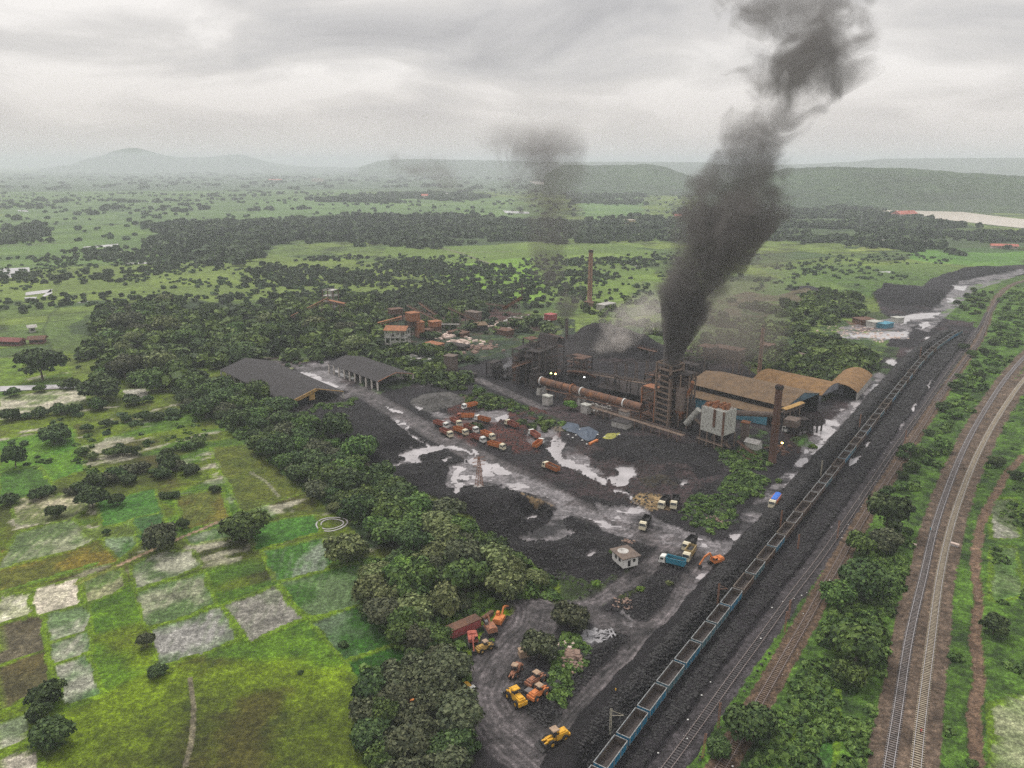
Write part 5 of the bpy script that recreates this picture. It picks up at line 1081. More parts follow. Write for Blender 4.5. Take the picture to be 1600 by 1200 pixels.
tw, TL = frametower('kiln_tower', TA, TB, 8.5, hgt(TB, 571), 11, (STEELB, STEELB, SOOT), 'tall sooty steel frame tower with black smoke pouring from its top', nx=1, ny=1, fill=8, seed=5, th=1.7)
q = MB(); q.box(1.2, TL - 1.2, 1.5, 8, 0, hgt(TB, 571) - 2); q.build('core_duct', SOOT, tw)
H_T = hgt(TB, 571)
q = MB(); q.cyl((TL * .6, 4, H_T - 3), (TL * .6, 4, H_T + 2.2), 2.0, 1.8, 16); q.cyl((TL * .6, 4, H_T + 2.2), (TL * .6, 4, H_T + 2.5), 2.2, n=16); q.build('smoking_stack', SOOT, tw)
q = MB(); q.bar((-.5, 0, H_T), (TL + .6, 0, H_T + .1), .2); q.bar((TL, 0, H_T), (TL + 4, 2, H_T + 2), .25); q.bar((0, 0, H_T + 1.1), (TL, 0, H_T + 1.1), .1)
for i in range(4): q.bar((TL * i / 3, 0, H_T), (TL * i / 3, 0, H_T + 1.1), .1)
q.build('railing', SOOT, tw)
frametower('steel_frame', (1001, 655), (1021, 661), 7, hgt((1001, 655), 604), 5, (RUST_O, RUST, RUST), 'lower orange rusted frame joined to the left of the smoking tower', nx=1, ny=1, fill=4, seed=8)
A, B, L, an = frame((1001, 655), (1021, 661)); r = empty('feed_bin', (A[0], A[1], 0), an, 'brown sheet clad feed bin on top of the lower orange frame', 'bin'); h = hgt((1001, 655), 604)
MB().box(.3, L - .3, .4, 6.6, h - 6, h + .3, top=(.3, L - .3, .4, 6.6)).build('casing', COAT, r); MB().box(.1, L - .1, .2, 6.8, h + .3, h + .5).build('lid', RUST_O, r)
frametower('steel_frame', (1046, 668), (1072, 673), 9, hgt((1046, 668), 583), 7, (STEELB, SOOT, COAT), 'dark steel frame crowded with ducts to the right of the smoking tower', nx=2, ny=2, fill=14, seed=11)
def chimney(px, ty, w0, w1, mat, label, cap=None, rings=(), n=20, head=None):
    x, y = g2(px); h = hgt(px, ty); d = y * math.cos(PITCH) + CAMH * math.sin(PITCH); r0, r1 = w0 / 2 * d / FPX, w1 / 2 * d / FPX
    r = empty('chimney', (x, y, -.3), 0, label, 'chimney')
    p = [(r0 * 1.12, 0), (r0 * 1.12, h * .03), (r0, h * .035)]
    for f in (.2, .4, .5, .6, .8, .97): p.append((r0 + (r1 - r0) * f, h * f))
    p += [(r1, h), (r1 * .78, h), (r1 * .78, h - 3)]
    m = MB(); m.lathe(p, n); m.build('shaft', mat, r, smooth=True)
    c = MB(); c.lathe([(r1, h * .955), (r1 * 1.25, h * .965), (r1 * 1.25, h * .985), (r1 * 1.02, h + .05), (r1 * .8, h + .06)], n); c.build('cap', cap or SOOT, r)
    for f in rings:
        q = MB(); rr = r0 + (r1 - r0) * f; q.lathe([(rr, h * f - .3), (rr * 1.18, h * f - .2), (rr * 1.18, h * f + .3), (rr, h * f + .4)], n); q.build('band', RUST, r)
    l = MB(); l.bar((0, -r0 - .15, 1), (0, -r1 - .15, h - 1), .45, .08); l.build('ladder', RUST, r)
    return r
# after-burning chamber: a fat brown vessel with an orange cone foot
def vessel(px, rpx, y0, y1, label, name='vessel', cone=True, mats=(COAT, RUST_O)):
    x, y = g2(px); d = y * math.cos(PITCH) + CAMH * math.sin(PITCH); rr = rpx * d / FPX; z1, z0 = hgt(px, y1), hgt(px, y0)
    r = empty(name, (x, y, 0), 0, label, 'vessel')
    m = MB(); m.lathe([(.01, z1 + rr * .5), (rr * .6, z1 + rr * .3), (rr, z1), (rr, z0)], 20); m.build('shell', mats[0], r, smooth=True)
    if cone: m = MB(); m.lathe([(rr * 1.02, z0), (rr * .3, z0 - rr * 1.8), (.01, z0 - rr * 1.9)], 20); m.build('cone', mats[1], r, smooth=True)
    l = MB()
    for i in range(4):
        a = math.pi / 4 + i * math.pi / 2; l.bar((rr * .9 * math.cos(a), rr * .9 * math.sin(a), -.3), (rr * .9 * math.cos(a), rr * .9 * math.sin(a), z0 + 1), .4)
    l.build('legs', SOOT, r); return r
vessel((1062, 669), 9.5, 640, 607, 'fat brown cylindrical vessel with an orange cone bottom right of the smoking tower')
vessel((1078, 672), 6, 650, 628, 'smaller sooty vessel between the tower and the white filter house', mats=(SOOT, SOOT))
vessel((1004, 640), 5, 620, 606, 'brown drum behind the lower orange frame', mats=(COAT, SOOT))
def duct(pts, rad, mat, label, cat='duct', n=12, name='duct'):
    """pts: (px, py, z)"""
    W = [Vector((*g2((a, b), z), z)) for a, b, z in pts]; o = W[0].copy(); m = MB()
    for p, q in zip(W[:-1], W[1:]): m.cyl(p - o, q - o, rad, n=n)
    ob = m.build(name, mat); ob.location = o; tag(ob, label, cat); return ob
duct([(1082, 597, 27), (1081, 606, 23), (1076, 613, 20), (1074, 623, 16)], .8, RUST_O, 'bright orange crooked duct hanging at the corner of the tan shed')
duct([(1072, 662, 4), (1092, 640, 13)], 1.5, WHITE, 'fat pale inclined duct rising to the white filter house')
duct([(1047, 590, 27), (1066, 582, 27), (1074, 592, 25), (1074, 606, 20)], .9, SOOT, 'sooty duct bending over beside the smoking tower')
for a, b, dp, ty, nl, nx_, ny_, sd_, lb in (((884, 588), (908, 594), 10, 556, 4, 2, 2, 61, 'sooty frame with bins directly behind the left half of the kiln'), ((1006, 622), (1030, 628), 10, 584, 4, 2, 1, 63, 'sooty frame with ducts behind the lower orange frame'),
        ((1060, 600), (1086, 606), 12, 566, 4, 2, 2, 64, 'dark ruined frame at the upper left corner of the tan shed'), ((1088, 566), (1108, 570), 10, 540, 3, 2, 1, 65, 'dark frame left of the brown ruined house'), ((760, 590), (790, 596), 9, 566, 3, 3, 1, 66, 'low sooty frame left of the furnace house'),
        ((1030, 640), (1052, 646), 6, 590, 6, 2, 1, 67, 'dense dark pipe frame just behind the smoking tower'), ((826, 588), (850, 590), 12, 540, 5, 2, 2, 68, 'dark mill frame between the furnace house and the black chimney')):
    frametower('steel_frame', a, b, dp, hgt(a, ty), nl, (SOOT, RUST if sd_ % 2 else SOOT, COAT if sd_ % 3 else SOOT), lb, nx=nx_, ny=ny_, fill=12, seed=sd_)
for a, b, za, zb, w, h, mt, lg, lb in (((872, 574), (930, 582), 9, 9, 2.2, 1.6, SOOT, 4, 'sooty level gallery just behind the left half of the kiln'), ((925, 585), (1010, 600), 8, 15, 2.2, 1.6, STEELB, 5, 'brown sloping gallery from the middle of the kiln up to the tower'), ((845, 560), (800, 575), 17, 12, 2, 1.4, RUST, 3, 'rusty gallery falling left out of the furnace house'),
        ((905, 612), (960, 626), 3, 3, 1.2, .8, RUST, 5, 'low rusty pipe bridge under the kiln'), ((1010, 585), (1060, 575), 20, 24, 1.8, 1.2, SOOT, 2, 'sooty high gallery entering the tower near its top'), ((1085, 655), (1140, 700), 6, 2, 1.4, .8, STEELB, 4, 'brown chute bridge in front of the filter house legs')):
    gallery(a, b, za, zb, w, h, mt, lb, legs=lg, lm=SOOT)
duct([(888, 586, 6), (892, 580, 12), (915, 582, 14), (930, 590, 9)], .7, RUST, 'rusty arched duct behind the second tyre ring of the kiln')
duct([(960, 600, 5), (962, 590, 12), (1005, 598, 14)], .8, SOOT, 'sooty bent duct running from the hidden shed to the tower')
chimney((1060, 655), 560, 3.4, 3.0, SOOT, 'short sooty stack just right of the smoking tower', n=12); chimney((862, 592), 548, 3.2, 2.8, RUST, 'short rusty stack rising from the furnace house', n=12)
# ---- white filter house on legs
def filterhouse():
    z0 = hgt((1096, 697), 673); A = np.array(g2((1094, 671), z0)); B = np.array(g2((1131, 683), z0)); C = np.array(g2((1149, 668), z0)); L = float(np.linalg.norm(B - A)); D = .6 * float(np.linalg.norm(C - B)); L *= .93; an = math.atan2(*(B - A)[::-1]); H = hgt((1096, 697), 636) - z0
    r = empty('filter_house', (A[0], A[1], 0), an, 'dirty white clad filter house with two brown stripes and rust on its roof', 'filter house')
    MB().box(0, L, 0, D, z0, z0 + H).build('casing', WHITE, r)
    s = MB(); s.box(L * .55, L * .66, -.28, -.01, z0 + H * .28, z0 + H + .1); s.box(L * .97, L * 1.06, -.3, -.01, z0 + .6, z0 + H + .1); s.box(-.25, 0, 0, 1.2, z0, z0 + H); s.build('downpipe', RUST, r)
    t = MB(); rs = random.Random(4)
    for i in range(9): x = L * (.05 + .1 * i); t.box(x, x + L * .08, D * rs.uniform(.1, .4), D * rs.uniform(.5, .9), z0 + H, z0 + H + rs.uniform(.6, 2.6))
    for i in range(10): x = L * rs.random(); t.bar((x, D * rs.random(), z0 + H), (x + rs.uniform(-2, 2), D * rs.random(), z0 + H + rs.uniform(1, 3)), .2)
    t.build('roof_gear', RUST_O, r)
    for i in range(2):
        for j in range(2):
            x0, x1, y0, y1 = L * i / 2 + .1, L * (i + 1) / 2 - .1, D * j / 2 + .1, D * (j + 1) / 2 - .1; cx, cy_ = (x0 + x1) / 2, (y0 + y1) / 2
            q = MB(); q.add([(x0, y0, z0), (x1, y0, z0), (x1, y1, z0), (x0, y1, z0), (cx - .5, cy_ - .5, z0 - 3.6), (cx + .5, cy_ - .5, z0 - 3.6), (cx + .5, cy_ + .5, z0 - 3.6), (cx - .5, cy_ + .5, z0 - 3.6)], [(0, 4, 5, 1), (1, 5, 6, 2), (2, 6, 7, 3), (3, 7, 4, 0), (4, 7, 6, 5)]); q.build('hopper', SOOT, r)
    for i in range(4):
        for j in range(2):
            x, y = L * i / 3, D * j; c = MB(); c.bar((x, y, -.4), (x, y, z0), .5); c.build('leg', STEELB, r)
    b = MB(); b.box(-1, L + 1, -1.2, 0, 3.2, 3.4); b.bar((-1, -1.2, 4.4), (L + 1, -1.2, 4.4), .1)
    for i in range(9): b.bar((-1 + i * (L + 2) / 8, -1.2, -.3), (-1 + i * (L + 2) / 8, -1.2, 4.4), .14)
    b.build('catwalk', STEELB, r)
filterhouse()
z = 14; duct([(1149, 645, 14), (1209, 648, 13)], 1.35, COAT, 'long brown flue running level from the filter house to the big rusty chimney')
A, B, L, an = frame((1156, 690), (1167, 692)); r = empty('fan_casing', (A[0], A[1], 0), an, 'brown boxy fan casing right of the filter house', 'fan casing'); MB().box(0, L, 0, 3, 0, 9.5).build('casing', COAT, r); MB().box(-.3, L + .3, -.3, 3.3, 9.5, 10).build('lid', RUST_O, r)
gallery((1152, 690), (1180, 712), 5, .6, 1.6, .8, RUST, 'brown inclined chute on the ground left of the big chimney', legs=2)
# ---- chimneys
chimney((1206, 724), 601, 12.2, 10.6, SOOTBRICK, 'big dark rusty chimney in front of the tan roofed sheds', rings=(.52,))
chimney((921, 475), 390, 7.6, 6.4, BRICK, 'tall brick chimney standing by itself behind the plant', rings=(.47,))
chimney((1186, 583), 507, 6.4, 4.6, BRICK, 'slim brown chimney behind the tan roofed sheds, its top in the smog', rings=(.5,))
chimney((885, 540), 497, 5, 4.6, SOOT, 'black chimney behind the furnace house')
chimney((815.5, 470), 440, 2.2, 1.8, SOOT, 'thin black stack at the far conveyor top', n=10)
# ---- furnace house
frametower('furnace_house', (801, 600), (842, 607), 22, hgt((801, 600), 545), 6, (paint('sooty_brown_steel', (.10, .078, .066), (.06, .048, .042), .6, .9), SOOT, SOOT), 'large soot black furnace house of many floors left of the kiln', nx=4, ny=3, fill=26, seed=21, cat='industrial building')
def shed(name, ra, rb, eave, zr, ze, roofm, wallm, label, cols=0, walls=(1, 1, 1, 1), curved=False, over=.4, wallh=None, colm=None, cat='shed', monitor=False, endm=None):
    """ridge from pixel ra to rb at height zr; eave = a pixel on the near eave at height ze"""
    A = np.array(g2(ra, zr)); B = np.array(g2(rb, zr)); d = B - A; L = float(np.linalg.norm(d)); an = math.atan2(d[1], d[0]); u = d / L
    E = np.array(g2(eave, ze)) - A; hw = abs(u[0] * E[1] - u[1] * E[0]); r = empty(name, (A[0], A[1], 0), an, label, cat)
    n = 14 if curved else 2; prof = []
    for i in range(n + 1):
        t = -1 + 2 * i / n; prof.append((t * (hw + over), (ze + (zr - ze) * (math.cos(t * math.pi / 2) ** .9 if curved else 1 - abs(t)))))
    m = MB(); nx = 2
    V = [(x, y, z) for x in (-over, L + over) for y, z in prof] + [(x, y, z - .18) for x in (-over, L + over) for y, z in prof]; k = n + 1
    m.add(V, [(i, k + i, k + i + 1, i + 1) for i in range(n)] + [(2 * k + i, 2 * k + i + 1, 3 * k + i + 1, 3 * k + i) for i in range(n)] + [(i, i + 1, 2 * k + i + 1, 2 * k + i) for i in range(n)] + [(k + i + 1, k + i, 3 * k + i, 3 * k + i + 1) for i in range(n)] + [(0, 2 * k, 3 * k, k), (n, k + n, 3 * k + n, 2 * k + n)])
    m.build('roof', roofm, r)
    wz = ze if wallh is None else ze - wallh
    for j, (s, on) in enumerate(zip((-1, 1), walls[:2])):
        if on: MB().box(0, L, *sorted((s * hw, s * (hw - .2))), (0 if wallh is None else wz), ze + .05).build('wall', wallm, r)
    for x, on in zip((0, L), walls[2:]):
        if on:
            q = MB(); pz = [(y * hw / (hw + over), z - .2) for y, z in prof]; q.add([(x, y, z) for y, z in pz] + [(x, pz[-1][0], 0 if on == 1 else ze - .3), (x, pz[0][0], 0 if on == 1 else ze - .3)], [tuple(range(n + 3))]); q.add([(x + .15, y, z) for y, z in pz] + [(x + .15, pz[-1][0], 0 if on == 1 else ze - .3), (x + .15, pz[0][0], 0 if on == 1 else ze - .3)], [tuple(range(n + 3))]); q.build('gable', endm or wallm, r)
    if cols:
        for s in (-1, 1):
            for i in range(cols + 1): q = MB(); x = .3 + (L - .6) * i / cols; q.box(x - .38, x + .38, s * hw - .38, s * hw + .38, -.2, ze); q.build('column', colm or CONC, r)
    return r, L, hw, an, A
s1, L, hw, an, A = shed('open_shed', (384, 559), (493, 607), (452, 631), 9.5, 4.6, DROOF, CONC, 'largest open shed with a wide dark sheet roof beside the tree belt', cols=9, walls=(0, 0, 2, 0))
q = MB(); q.add([(L + .2, -hw * .95, 4.5), (L + .2, 0, 9.2), (L + .2, hw * .15, 8.6), (L + .2, -hw * .55, 4.9)], [(0, 1, 2, 3)]); q.bar((L + .3, -hw, 4.6), (L + .3, 0, 9.4), .4); q.bar((L + .3, 0, 9.4), (L + .3, hw, 4.6), .4); q.build('gable_truss', OCHRE, s1)
MB().box(L - 1, L - .7, -hw * .22, -hw * .02, 3.2, 7.4).build('infill_panel', OCHRE, s1)
s2, L, hw, an, A = shed('open_shed', (540, 555), (618, 582), (590, 596), 9.5, 6.4, DROOF, CONC, 'dark roofed open shed with a row of pale columns beside the flooded track', cols=9, walls=(0, 0, 0, 0), colm=paint('pale_column', (.72, .66, .60), (.55, .5, .45), 1, .9))
q = MB(); q.bar((L + .5, 0, 9.5), (L + .5, -hw, 6.4), .35); q.bar((L + .5, 0, 9.5), (L + .5, hw, 6.4), .35); q.build('rusty_gable_edge', RUST_O, s2)
# tan sheds on the right: a big one with a raised roof, one with a barrel roof, one short barrel roof
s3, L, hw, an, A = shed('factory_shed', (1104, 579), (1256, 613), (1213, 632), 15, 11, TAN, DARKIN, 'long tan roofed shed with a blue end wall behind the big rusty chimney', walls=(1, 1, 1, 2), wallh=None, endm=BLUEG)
LA = MB(); wl = 7.5
LA.add([(2, -hw - .1, 8.3), (L * .93, -hw - .1, 8.3), (L * .93 - 2, -hw - wl, 6.6), (-1, -hw - wl, 6.6), (2, -hw - .1, 8.1), (L * .93, -hw - .1, 8.1), (L * .93 - 2, -hw - wl, 6.4), (-1, -hw - wl, 6.4)], [(3, 2, 1, 0), (4, 5, 6, 7), (0, 1, 5, 4), (1, 2, 6, 5), (2, 3, 7, 6), (3, 0, 4, 7)]); LA.build('lean_to_roof', TAN, s3)
MB().box(0, L * .9, -hw - wl + .6, -hw - wl + .9, 0, 6.4).build('lean_to_wall', BLUEW, s3)
q = MB(); q.box(0, L, -hw - .06, -hw - .01, 8.3, 11); q.build('shadow_gap_wall', DARKIN, s3)  # near-black sheet painted in for the shade between eave and lean-to
s4, L, hw, an, A = shed('factory_shed', (1196, 577), (1303, 599), (1286, 618), 10, 6, TANO, GREYW, 'long barrel roofed ochre shed with a grey end behind the first tan shed', walls=(1, 1, 1, 2), curved=True, wallh=None)
s5, L, hw, an, A = shed('factory_shed', (1341, 574), (1316, 600), (1361, 588), 8.8, 5.2, TANO, CONC, 'short barrel roofed ochre shed with a dark open mouth beside the puddles', walls=(1, 1, 1, 0), curved=True)
# small buildings
def house(name, c, lpx, w, h, mat, roofm, label, cat='hut', rz=None, windows=True, flat=True, over=.5):
    A, B, L, an = frame(*lpx); r = empty(name, (A[0], A[1], z_at(*A) if A[1] < 900 else 0), an, label, cat)
    wl = MB(); wl.box(0, L, 0, w, -.4, h); wl.build('wall', mat, r)
    if flat:
        rf = MB(); rf.box(-over, L + over, -over, w + over, h, h + .3); rf.build('roof', roofm, r)
    else:
        rf = MB(); rf.ext([(-over, h), (w / 2, h + w * .28), (w + over, h), (w / 2, h + w * .28 - .2)], -over, L + over, axis='x'); rf.build('roof', roofm, r)
        MB().ext([(0, h), (w / 2, h + w * .28 - .3), (w, h)], 0.02, L - .02, axis='x').build('gable', mat, r)
    if windows:
        for x in np.linspace(0, L, int(L / 2.6) + 2)[1:-1]:
            f = MB(); f.box(x - .55, x + .55, -.05, .02, h * .38, h * .75); f.build('window', DARKIN, r)
        f = MB(); f.box(L - .02, L + .05, w * .3, w * .3 + 1.0, .0, h * .7); f.build('door', DARKIN, r)
        f = MB(); f.box(L - .02, L + .05, w * .65, w * .65 + .9, h * .38, h * .75); f.build('window', DARKIN, r)
    return r
r = house('site_hut', None, ((956, 881), (973.5, 896)), 5.6, 3.0, paint('whitewash', (.74, .72, .68), (.6, .58, .54), 1, .9, c3=(.4, .38, .35), lo=.5, hi=.66), COAT, 'small whitewashed hut with dark windows and a flat brown roof among the coal heaps', over=.7)
q = MB(); q.cyl((2.4, 2.6, 3.3), (2.4, 2.6, 3.36), 1.9, n=14); q.build('roof_patch', CONC, r)
house('pump_house', None, ((955, 668), (978, 674)), 6, 3, CONC, DROOF, 'low concrete pump house with a dark roof below the kiln', windows=False)
house('control_cabin', None, ((966, 655), (977, 659)), 3, 4.6, CONC, COAT, 'small pale cabin standing behind the low pump house', windows=False)
house('workshop', None, ((1163, 703), (1183, 708)), 5, 3, WHITE, CONC, 'grey roofed workshop with a white gable left of the big chimney', windows=False, flat=False)
# rusty raised structures right of the chimney
frametower('hopper_frame', (1236, 683), (1262, 679), 8, 8, 2, (SOOT, SOOT, SOOT), 'sooty raised loading platform on thin legs beside the puddles', nx=3, ny=2, fill=5, seed=33)
A, B, L, an = frame((1224, 664), (1244, 668), 6); r = empty('loading_bin', (A[0], A[1], 0), an, 'brown ribbed bin right of the big chimney', 'bin'); MB().box(0, L, 0, 7, 5.5, 9).build('casing', COAT, r)
q = MB()
for x in (0.3, L - .3):
    for y in (.3, 6.7): q.bar((x, y, 0), (x, y, 5.5), .3)
q.build('legs', SOOT, r)
gallery((1223, 645), (1253, 634), 10, 11, 3, 1.8, COAT, 'short ochre topped gallery above the ribbed bin', roof=OCHRE, legs=2)
frametower('hopper_frame', (1262, 672), (1276, 676), 4, 7, 2, (SOOT, SOOT, SOOT), 'spindly frame standing in the large puddle', nx=2, ny=1, floors=False, seed=35)
# dark roof shed behind the kiln
shed('open_shed', (948, 592), (1018, 606), (1000, 618), 7.5, 5, paint('sooty_roof', (.075, .062, .058), (.05, .042, .04), .2, .9, stripe=(0, 1.1)), SOOT, 'sooty roofed shed hidden behind the rotary kiln', cols=5, walls=(0, 0, 0, 0), colm=SOOT)
r, L_, hw_, an_, A_ = shed('furnace_roof', (846, 519), (874, 526), (870, 536), hgt((850, 600), 519), hgt((850, 600), 532), SOOT, SOOT, 'curved black roof crowning the back of the furnace house', curved=True, walls=(0, 0, 0, 0), cat='roof')
frametower('furnace_house', (838, 600), (880, 592), 14, hgt((850, 600), 534), 5, (SOOT, RUST, SOOT), 'sooty frame with reddish floors under the curved black roof', nx=3, ny=2, fill=16, seed=41)
A, B, L, an = frame((800, 596), (809, 598)); r = empty('silo_tower', (A[0], A[1], 0), an, 'narrow brown clad tower at the left edge of the furnace house', 'tower'); h = hgt((804, 598), 556); MB().box(0, L, 0, 5, 0, h).build('cladding', RUST, r); MB().box(-.4, L + .4, -.4, 5.4, h, h + .5).build('lid', SOOT, r)
for c, t, lb in (((847, 634), 617, 'pale concrete bunker under the left end of the kiln'), ((907, 647), 631, 'pale concrete bunker beside the bright green tree under the kiln')):
    A, B, L, an = frame(c, (c[0] + 10, c[1] + 3)); h = hgt(c, t); r = empty('bunker', (A[0], A[1], 0), an, lb, 'bunker'); MB().box(0, L, 0, 3.5, -.3, h * .9).build('wall', CONC, r); MB().box(-.2, L + .2, -.2, 3.7, h * .9, h).build('cap', WHITE, r)
# ---- conveyors and wrecks further back
gallery((452, 499), (513, 469), 1, 19, 3, 2, RUST_O, 'long straight red rusted conveyor rising out of the wood on the left', roof=RUST_O, legs=3)
frametower('transfer_tower', (506, 488), (522, 489), 9, 20, 4, (RUST, CONC, WHITE), 'transfer tower with pale panels at the head of the left conveyor', nx=2, ny=1, fill=8, seed=51)
gallery((512, 472), (540, 478), 17, 16, 3.5, 2, RUST, 'short rusty gallery on the right side of the transfer tower', roof=RUST_O, legs=2)
gallery((590, 508), (628, 498), 9, 14, 3, 1.8, RUST_O, 'red conveyor leading to the ruined concrete building', roof=RUST_O, legs=3)
gallery((636, 478), (692, 505), 17, 5, 2.2, 1.5, RUST, 'thin rusty conveyor falling to the right above the ruins', legs=4)
gallery((655, 474), (680, 492), 17, 10, 2.2, 1.5, RUST, 'second thin conveyor parallel to the one above the ruins', legs=3)
gallery((700, 482), (748, 503), 16, 5, 2.2, 1.5, RUST, 'thin conveyor falling towards the brown roofed store', legs=4)
gallery((787, 484), (814, 467), 3, 18, 3, 1.8, RUST_O, 'tan inclined conveyor rising to the thin black stack', roof=OCHRE, legs=3)
gallery((759, 475), (790, 479), 9, 6, 2.4, 1.2, RUST, 'level rusty conveyor left of the thin black stack', legs=3)
gallery((690, 507), (718, 507), 5, 5, 1.6, .8, CONC, 'pale level gantry among the rusty conveyors', legs=3)
def ruin():
    A, B, L, an = frame((603, 548), (634, 549)); H = hgt((603, 548), 516); r = empty('concrete_ruin', (A[0], A[1], 0), an, 'ruined whitewashed concrete building of three floors with a red roof edge', 'building')
    n, k = 4, 3
    for i in range(n + 1):
        for j in range(3): x, y = L * i / n, 12 * j / 2; q = MB(); q.box(x - .4, x + .4, y - .4, y + .4, 0, H); q.build('column', WHITE, r)
    for f in range(1, k + 1): q = MB(); q.box(-.6, L + .6, -.6, 12.6, H * f / k - .5, H * f / k); q.build('floor_slab', CONC, r)
    rs = random.Random(3)
    for f in range(k):
        for i in range(n):
            z0, z1 = H * f / k, H * (f + 1) / k - .5
            if rs.random() < .75: q = MB(); x0, x1 = L * i / n + .4, L * (i + 1) / n - .4; q.box(x0, x1, -.15, .1, z0, z0 + (z1 - z0) * rs.choice((.45, 1, .6))); q.build('wall_panel', WHITE, r)
    q = MB(); q.ext([(-1.5, H + .2), (6, H + 2.4), (13.5, H + .2), (13.5, H), (6, H + 2.2), (-1.5, H)], -1, L + 1, axis='x'); q.build('roof', RUST_O, r)
ruin()
def box_b(a, b, w, h, mat, name, label, z=0, cat='building', lid=None, legs=False):
    A, B, L, an = frame(a, b, z); r = empty(name, (A[0], A[1], 0), an, label, cat); MB().box(0, L, 0, w, z if legs else -.3, z + h).build('wall', mat, r); MB().box(-.4, L + .4, -.4, w + .4, z + h, z + h + .35).build('roof', lid or mat, r)
    if legs:
        q = MB()
        for x in (.4, L - .4):
            for y in (.4, w - .4): q.bar((x, y, 0), (x, y, z), .5)
        q.build('legs', SOOT, r)
box_b((642, 503), (656, 501), 8, 6, RUST_O, 'screen_house', 'orange rusted screen house on legs above the ruins', 13, legs=True)
box_b((653, 529), (664, 528), 8, 12, RUST_O, 'bin_house', 'tall orange rusted bin house right of the ruined building')
box_b((668, 524), (690, 520), 6, 4, RUST, 'store_house', 'low rust red store right of the orange bin house')
box_b((694, 580), (708, 582), 6, 10, COAT, 'brick_bin', 'dull brown bin tower left of the furnace house')
box_b((702, 592), (745, 590), 4, 2, SOOT, 'crusher_shed', 'low dark crusher shed in the trees left of the furnace house')
box_b((540, 522), (572, 520), 10, 2.4, RUST, 'collapsed_store', 'collapsed red roofed store in the wood left of the ruin')
box_b((850, 500), (860, 502), 8, 5, REDP, 'red_store', 'small red brick store behind the black chimney')
box_b((912, 476), (928, 480), 8, 3, RUST, 'chimney_shed', 'low brown shed at the foot of the tall brick chimney')
box_b((944, 486), (962, 482), 9, 5, CONC, 'pale_block', 'pale pinkish block right of the tall brick chimney')
box_b((1110, 562), (1152, 570), 10, 9, COAT, 'cooler_house', 'brown ruined house with chutes behind the tan shed', lid=RUST)
gallery((1140, 552), (1166, 585), 16, 3, 2, 1.2, COAT, 'left of two brown chutes falling from the ruined house', legs=2)
gallery((1148, 548), (1180, 580), 16, 3, 2, 1.2, COAT, 'right of two brown chutes falling from the ruined house', legs=2)
gallery((1060, 560), (1110, 558), 13, 14, 2, 1.2, SOOT, 'thin dark gallery right of the top of the smoking tower', legs=3)
gallery((955, 570), (1020, 562), 9, 17, 2, 1.2, SOOT, 'thin dark conveyor rising to the smoking tower from the coal heap', legs=4)
gallery((985, 540), (1025, 550), 4, 6, 3, 1.5, RUST, 'rusty low conveyor behind the coal heap', legs=3)
box_b((738, 519), (762, 518), 14, 5, SOOT, 'roofed_store', 'brown roofed store among the rusty conveyors', lid=TAN)
box_b((1345, 508), (1368, 507), 12, 4, RUST, 'brick_yard_shed', 'low rust brown shed in the red yard beyond the sheds')
box_b((1366, 512), (1379, 510), 8, 4, WHITE, 'white_cabin', 'white cabin in the red yard beyond the sheds')
box_b((1383, 514), (1396, 511), 8, 3.5, BLUEW, 'blue_cabin', 'blue roofed cabin in the red yard beyond the sheds')
box_b((1402, 505), (1412, 504), 7, 4, WHITE, 'pale_cabin', 'pale cabin beside the wet road beyond the red yard')
for a, b, w, h, mt, z, lb in (((640, 512), (652, 511), 6, 5, RUST, 8, 'rust bin on legs just left of the tall orange bin house'), ((676, 512), (690, 510), 7, 4, RUST_O, 5, 'small orange roofed hopper above the low rust red store'), ((700, 524), (722, 528), 9, 3, RUST, 0, 'long rust red flat store among the pale rubble'),
    ((726, 498), (744, 501), 7, 6, COAT, 6, 'brown bin on legs left of the brown roofed store'), ((770, 522), (792, 526), 9, 4, RUST, 0, 'rust red flat shed right of the brown roofed store'), ((800, 512), (818, 510), 8, 6, COAT, 0, 'brown block in the trees behind the furnace house'), ((612, 492), (630, 490), 8, 4, RUST, 6, 'rusty roof poking out of the trees above the ruined building'),
    ((664, 542), (684, 546), 7, 3, RUST_O, 0, 'low orange roof in front of the orange bin house'), ((700, 545), (724, 549), 8, 3, SOOT, 0, 'low black roofed shed in front of the pale rubble'), ((560, 536), (584, 534), 8, 3, RUST_O, 0, 'orange roof strip at the edge of the wood above the columned shed'), ((1180, 548), (1200, 552), 9, 5, RUST, 0, 'rusty shed right of the ruined house with chutes'), ((1215, 560), (1240, 566), 12, 4, COAT, 0, 'brown flat roof in the trees beyond the barrel sheds')):
    box_b(a, b, w, h, mt, 'rusty_shed', lb, z, legs=z > 0)
# small lamps burning at the kiln
def lamp(px, z, label, col, st):
    x, y = g2(px, z); r = empty('work_lamp', (x, y, 0), 0, label, 'lamp'); q = MB(); q.bar((0, 0, 0), (0, 0, z), .15); q.build('pole', SOOT, r)
    m, t, b = new_mat('lamp_glow_' + str(int(px[0]))); b.inputs['Emission Color'].default_value = (*col, 1); b.inputs['Emission Strength'].default_value = st
    q = MB(); q.lathe([(.02, z - .1), (.45, z + .05), (.55, z + .35), (.3, z + .6), (.02, z + .65)], 12); q.build('bulb', m, r)
lamp((868, 585), 15, 'orange lamp glowing above the left end of the kiln', (1, .42, .12), 14); lamp((861, 584), 15, 'small yellow green lamp beside the orange one at the kiln', (.7, 1, .2), 5); lamp((913, 590), 12, 'white lamp behind the middle tyre ring of the kiln', (1, 1, 1), 3)
lamp((1222, 693), 2, 'small orange light on the ground right of the big chimney', (1, .6, .15), 10)
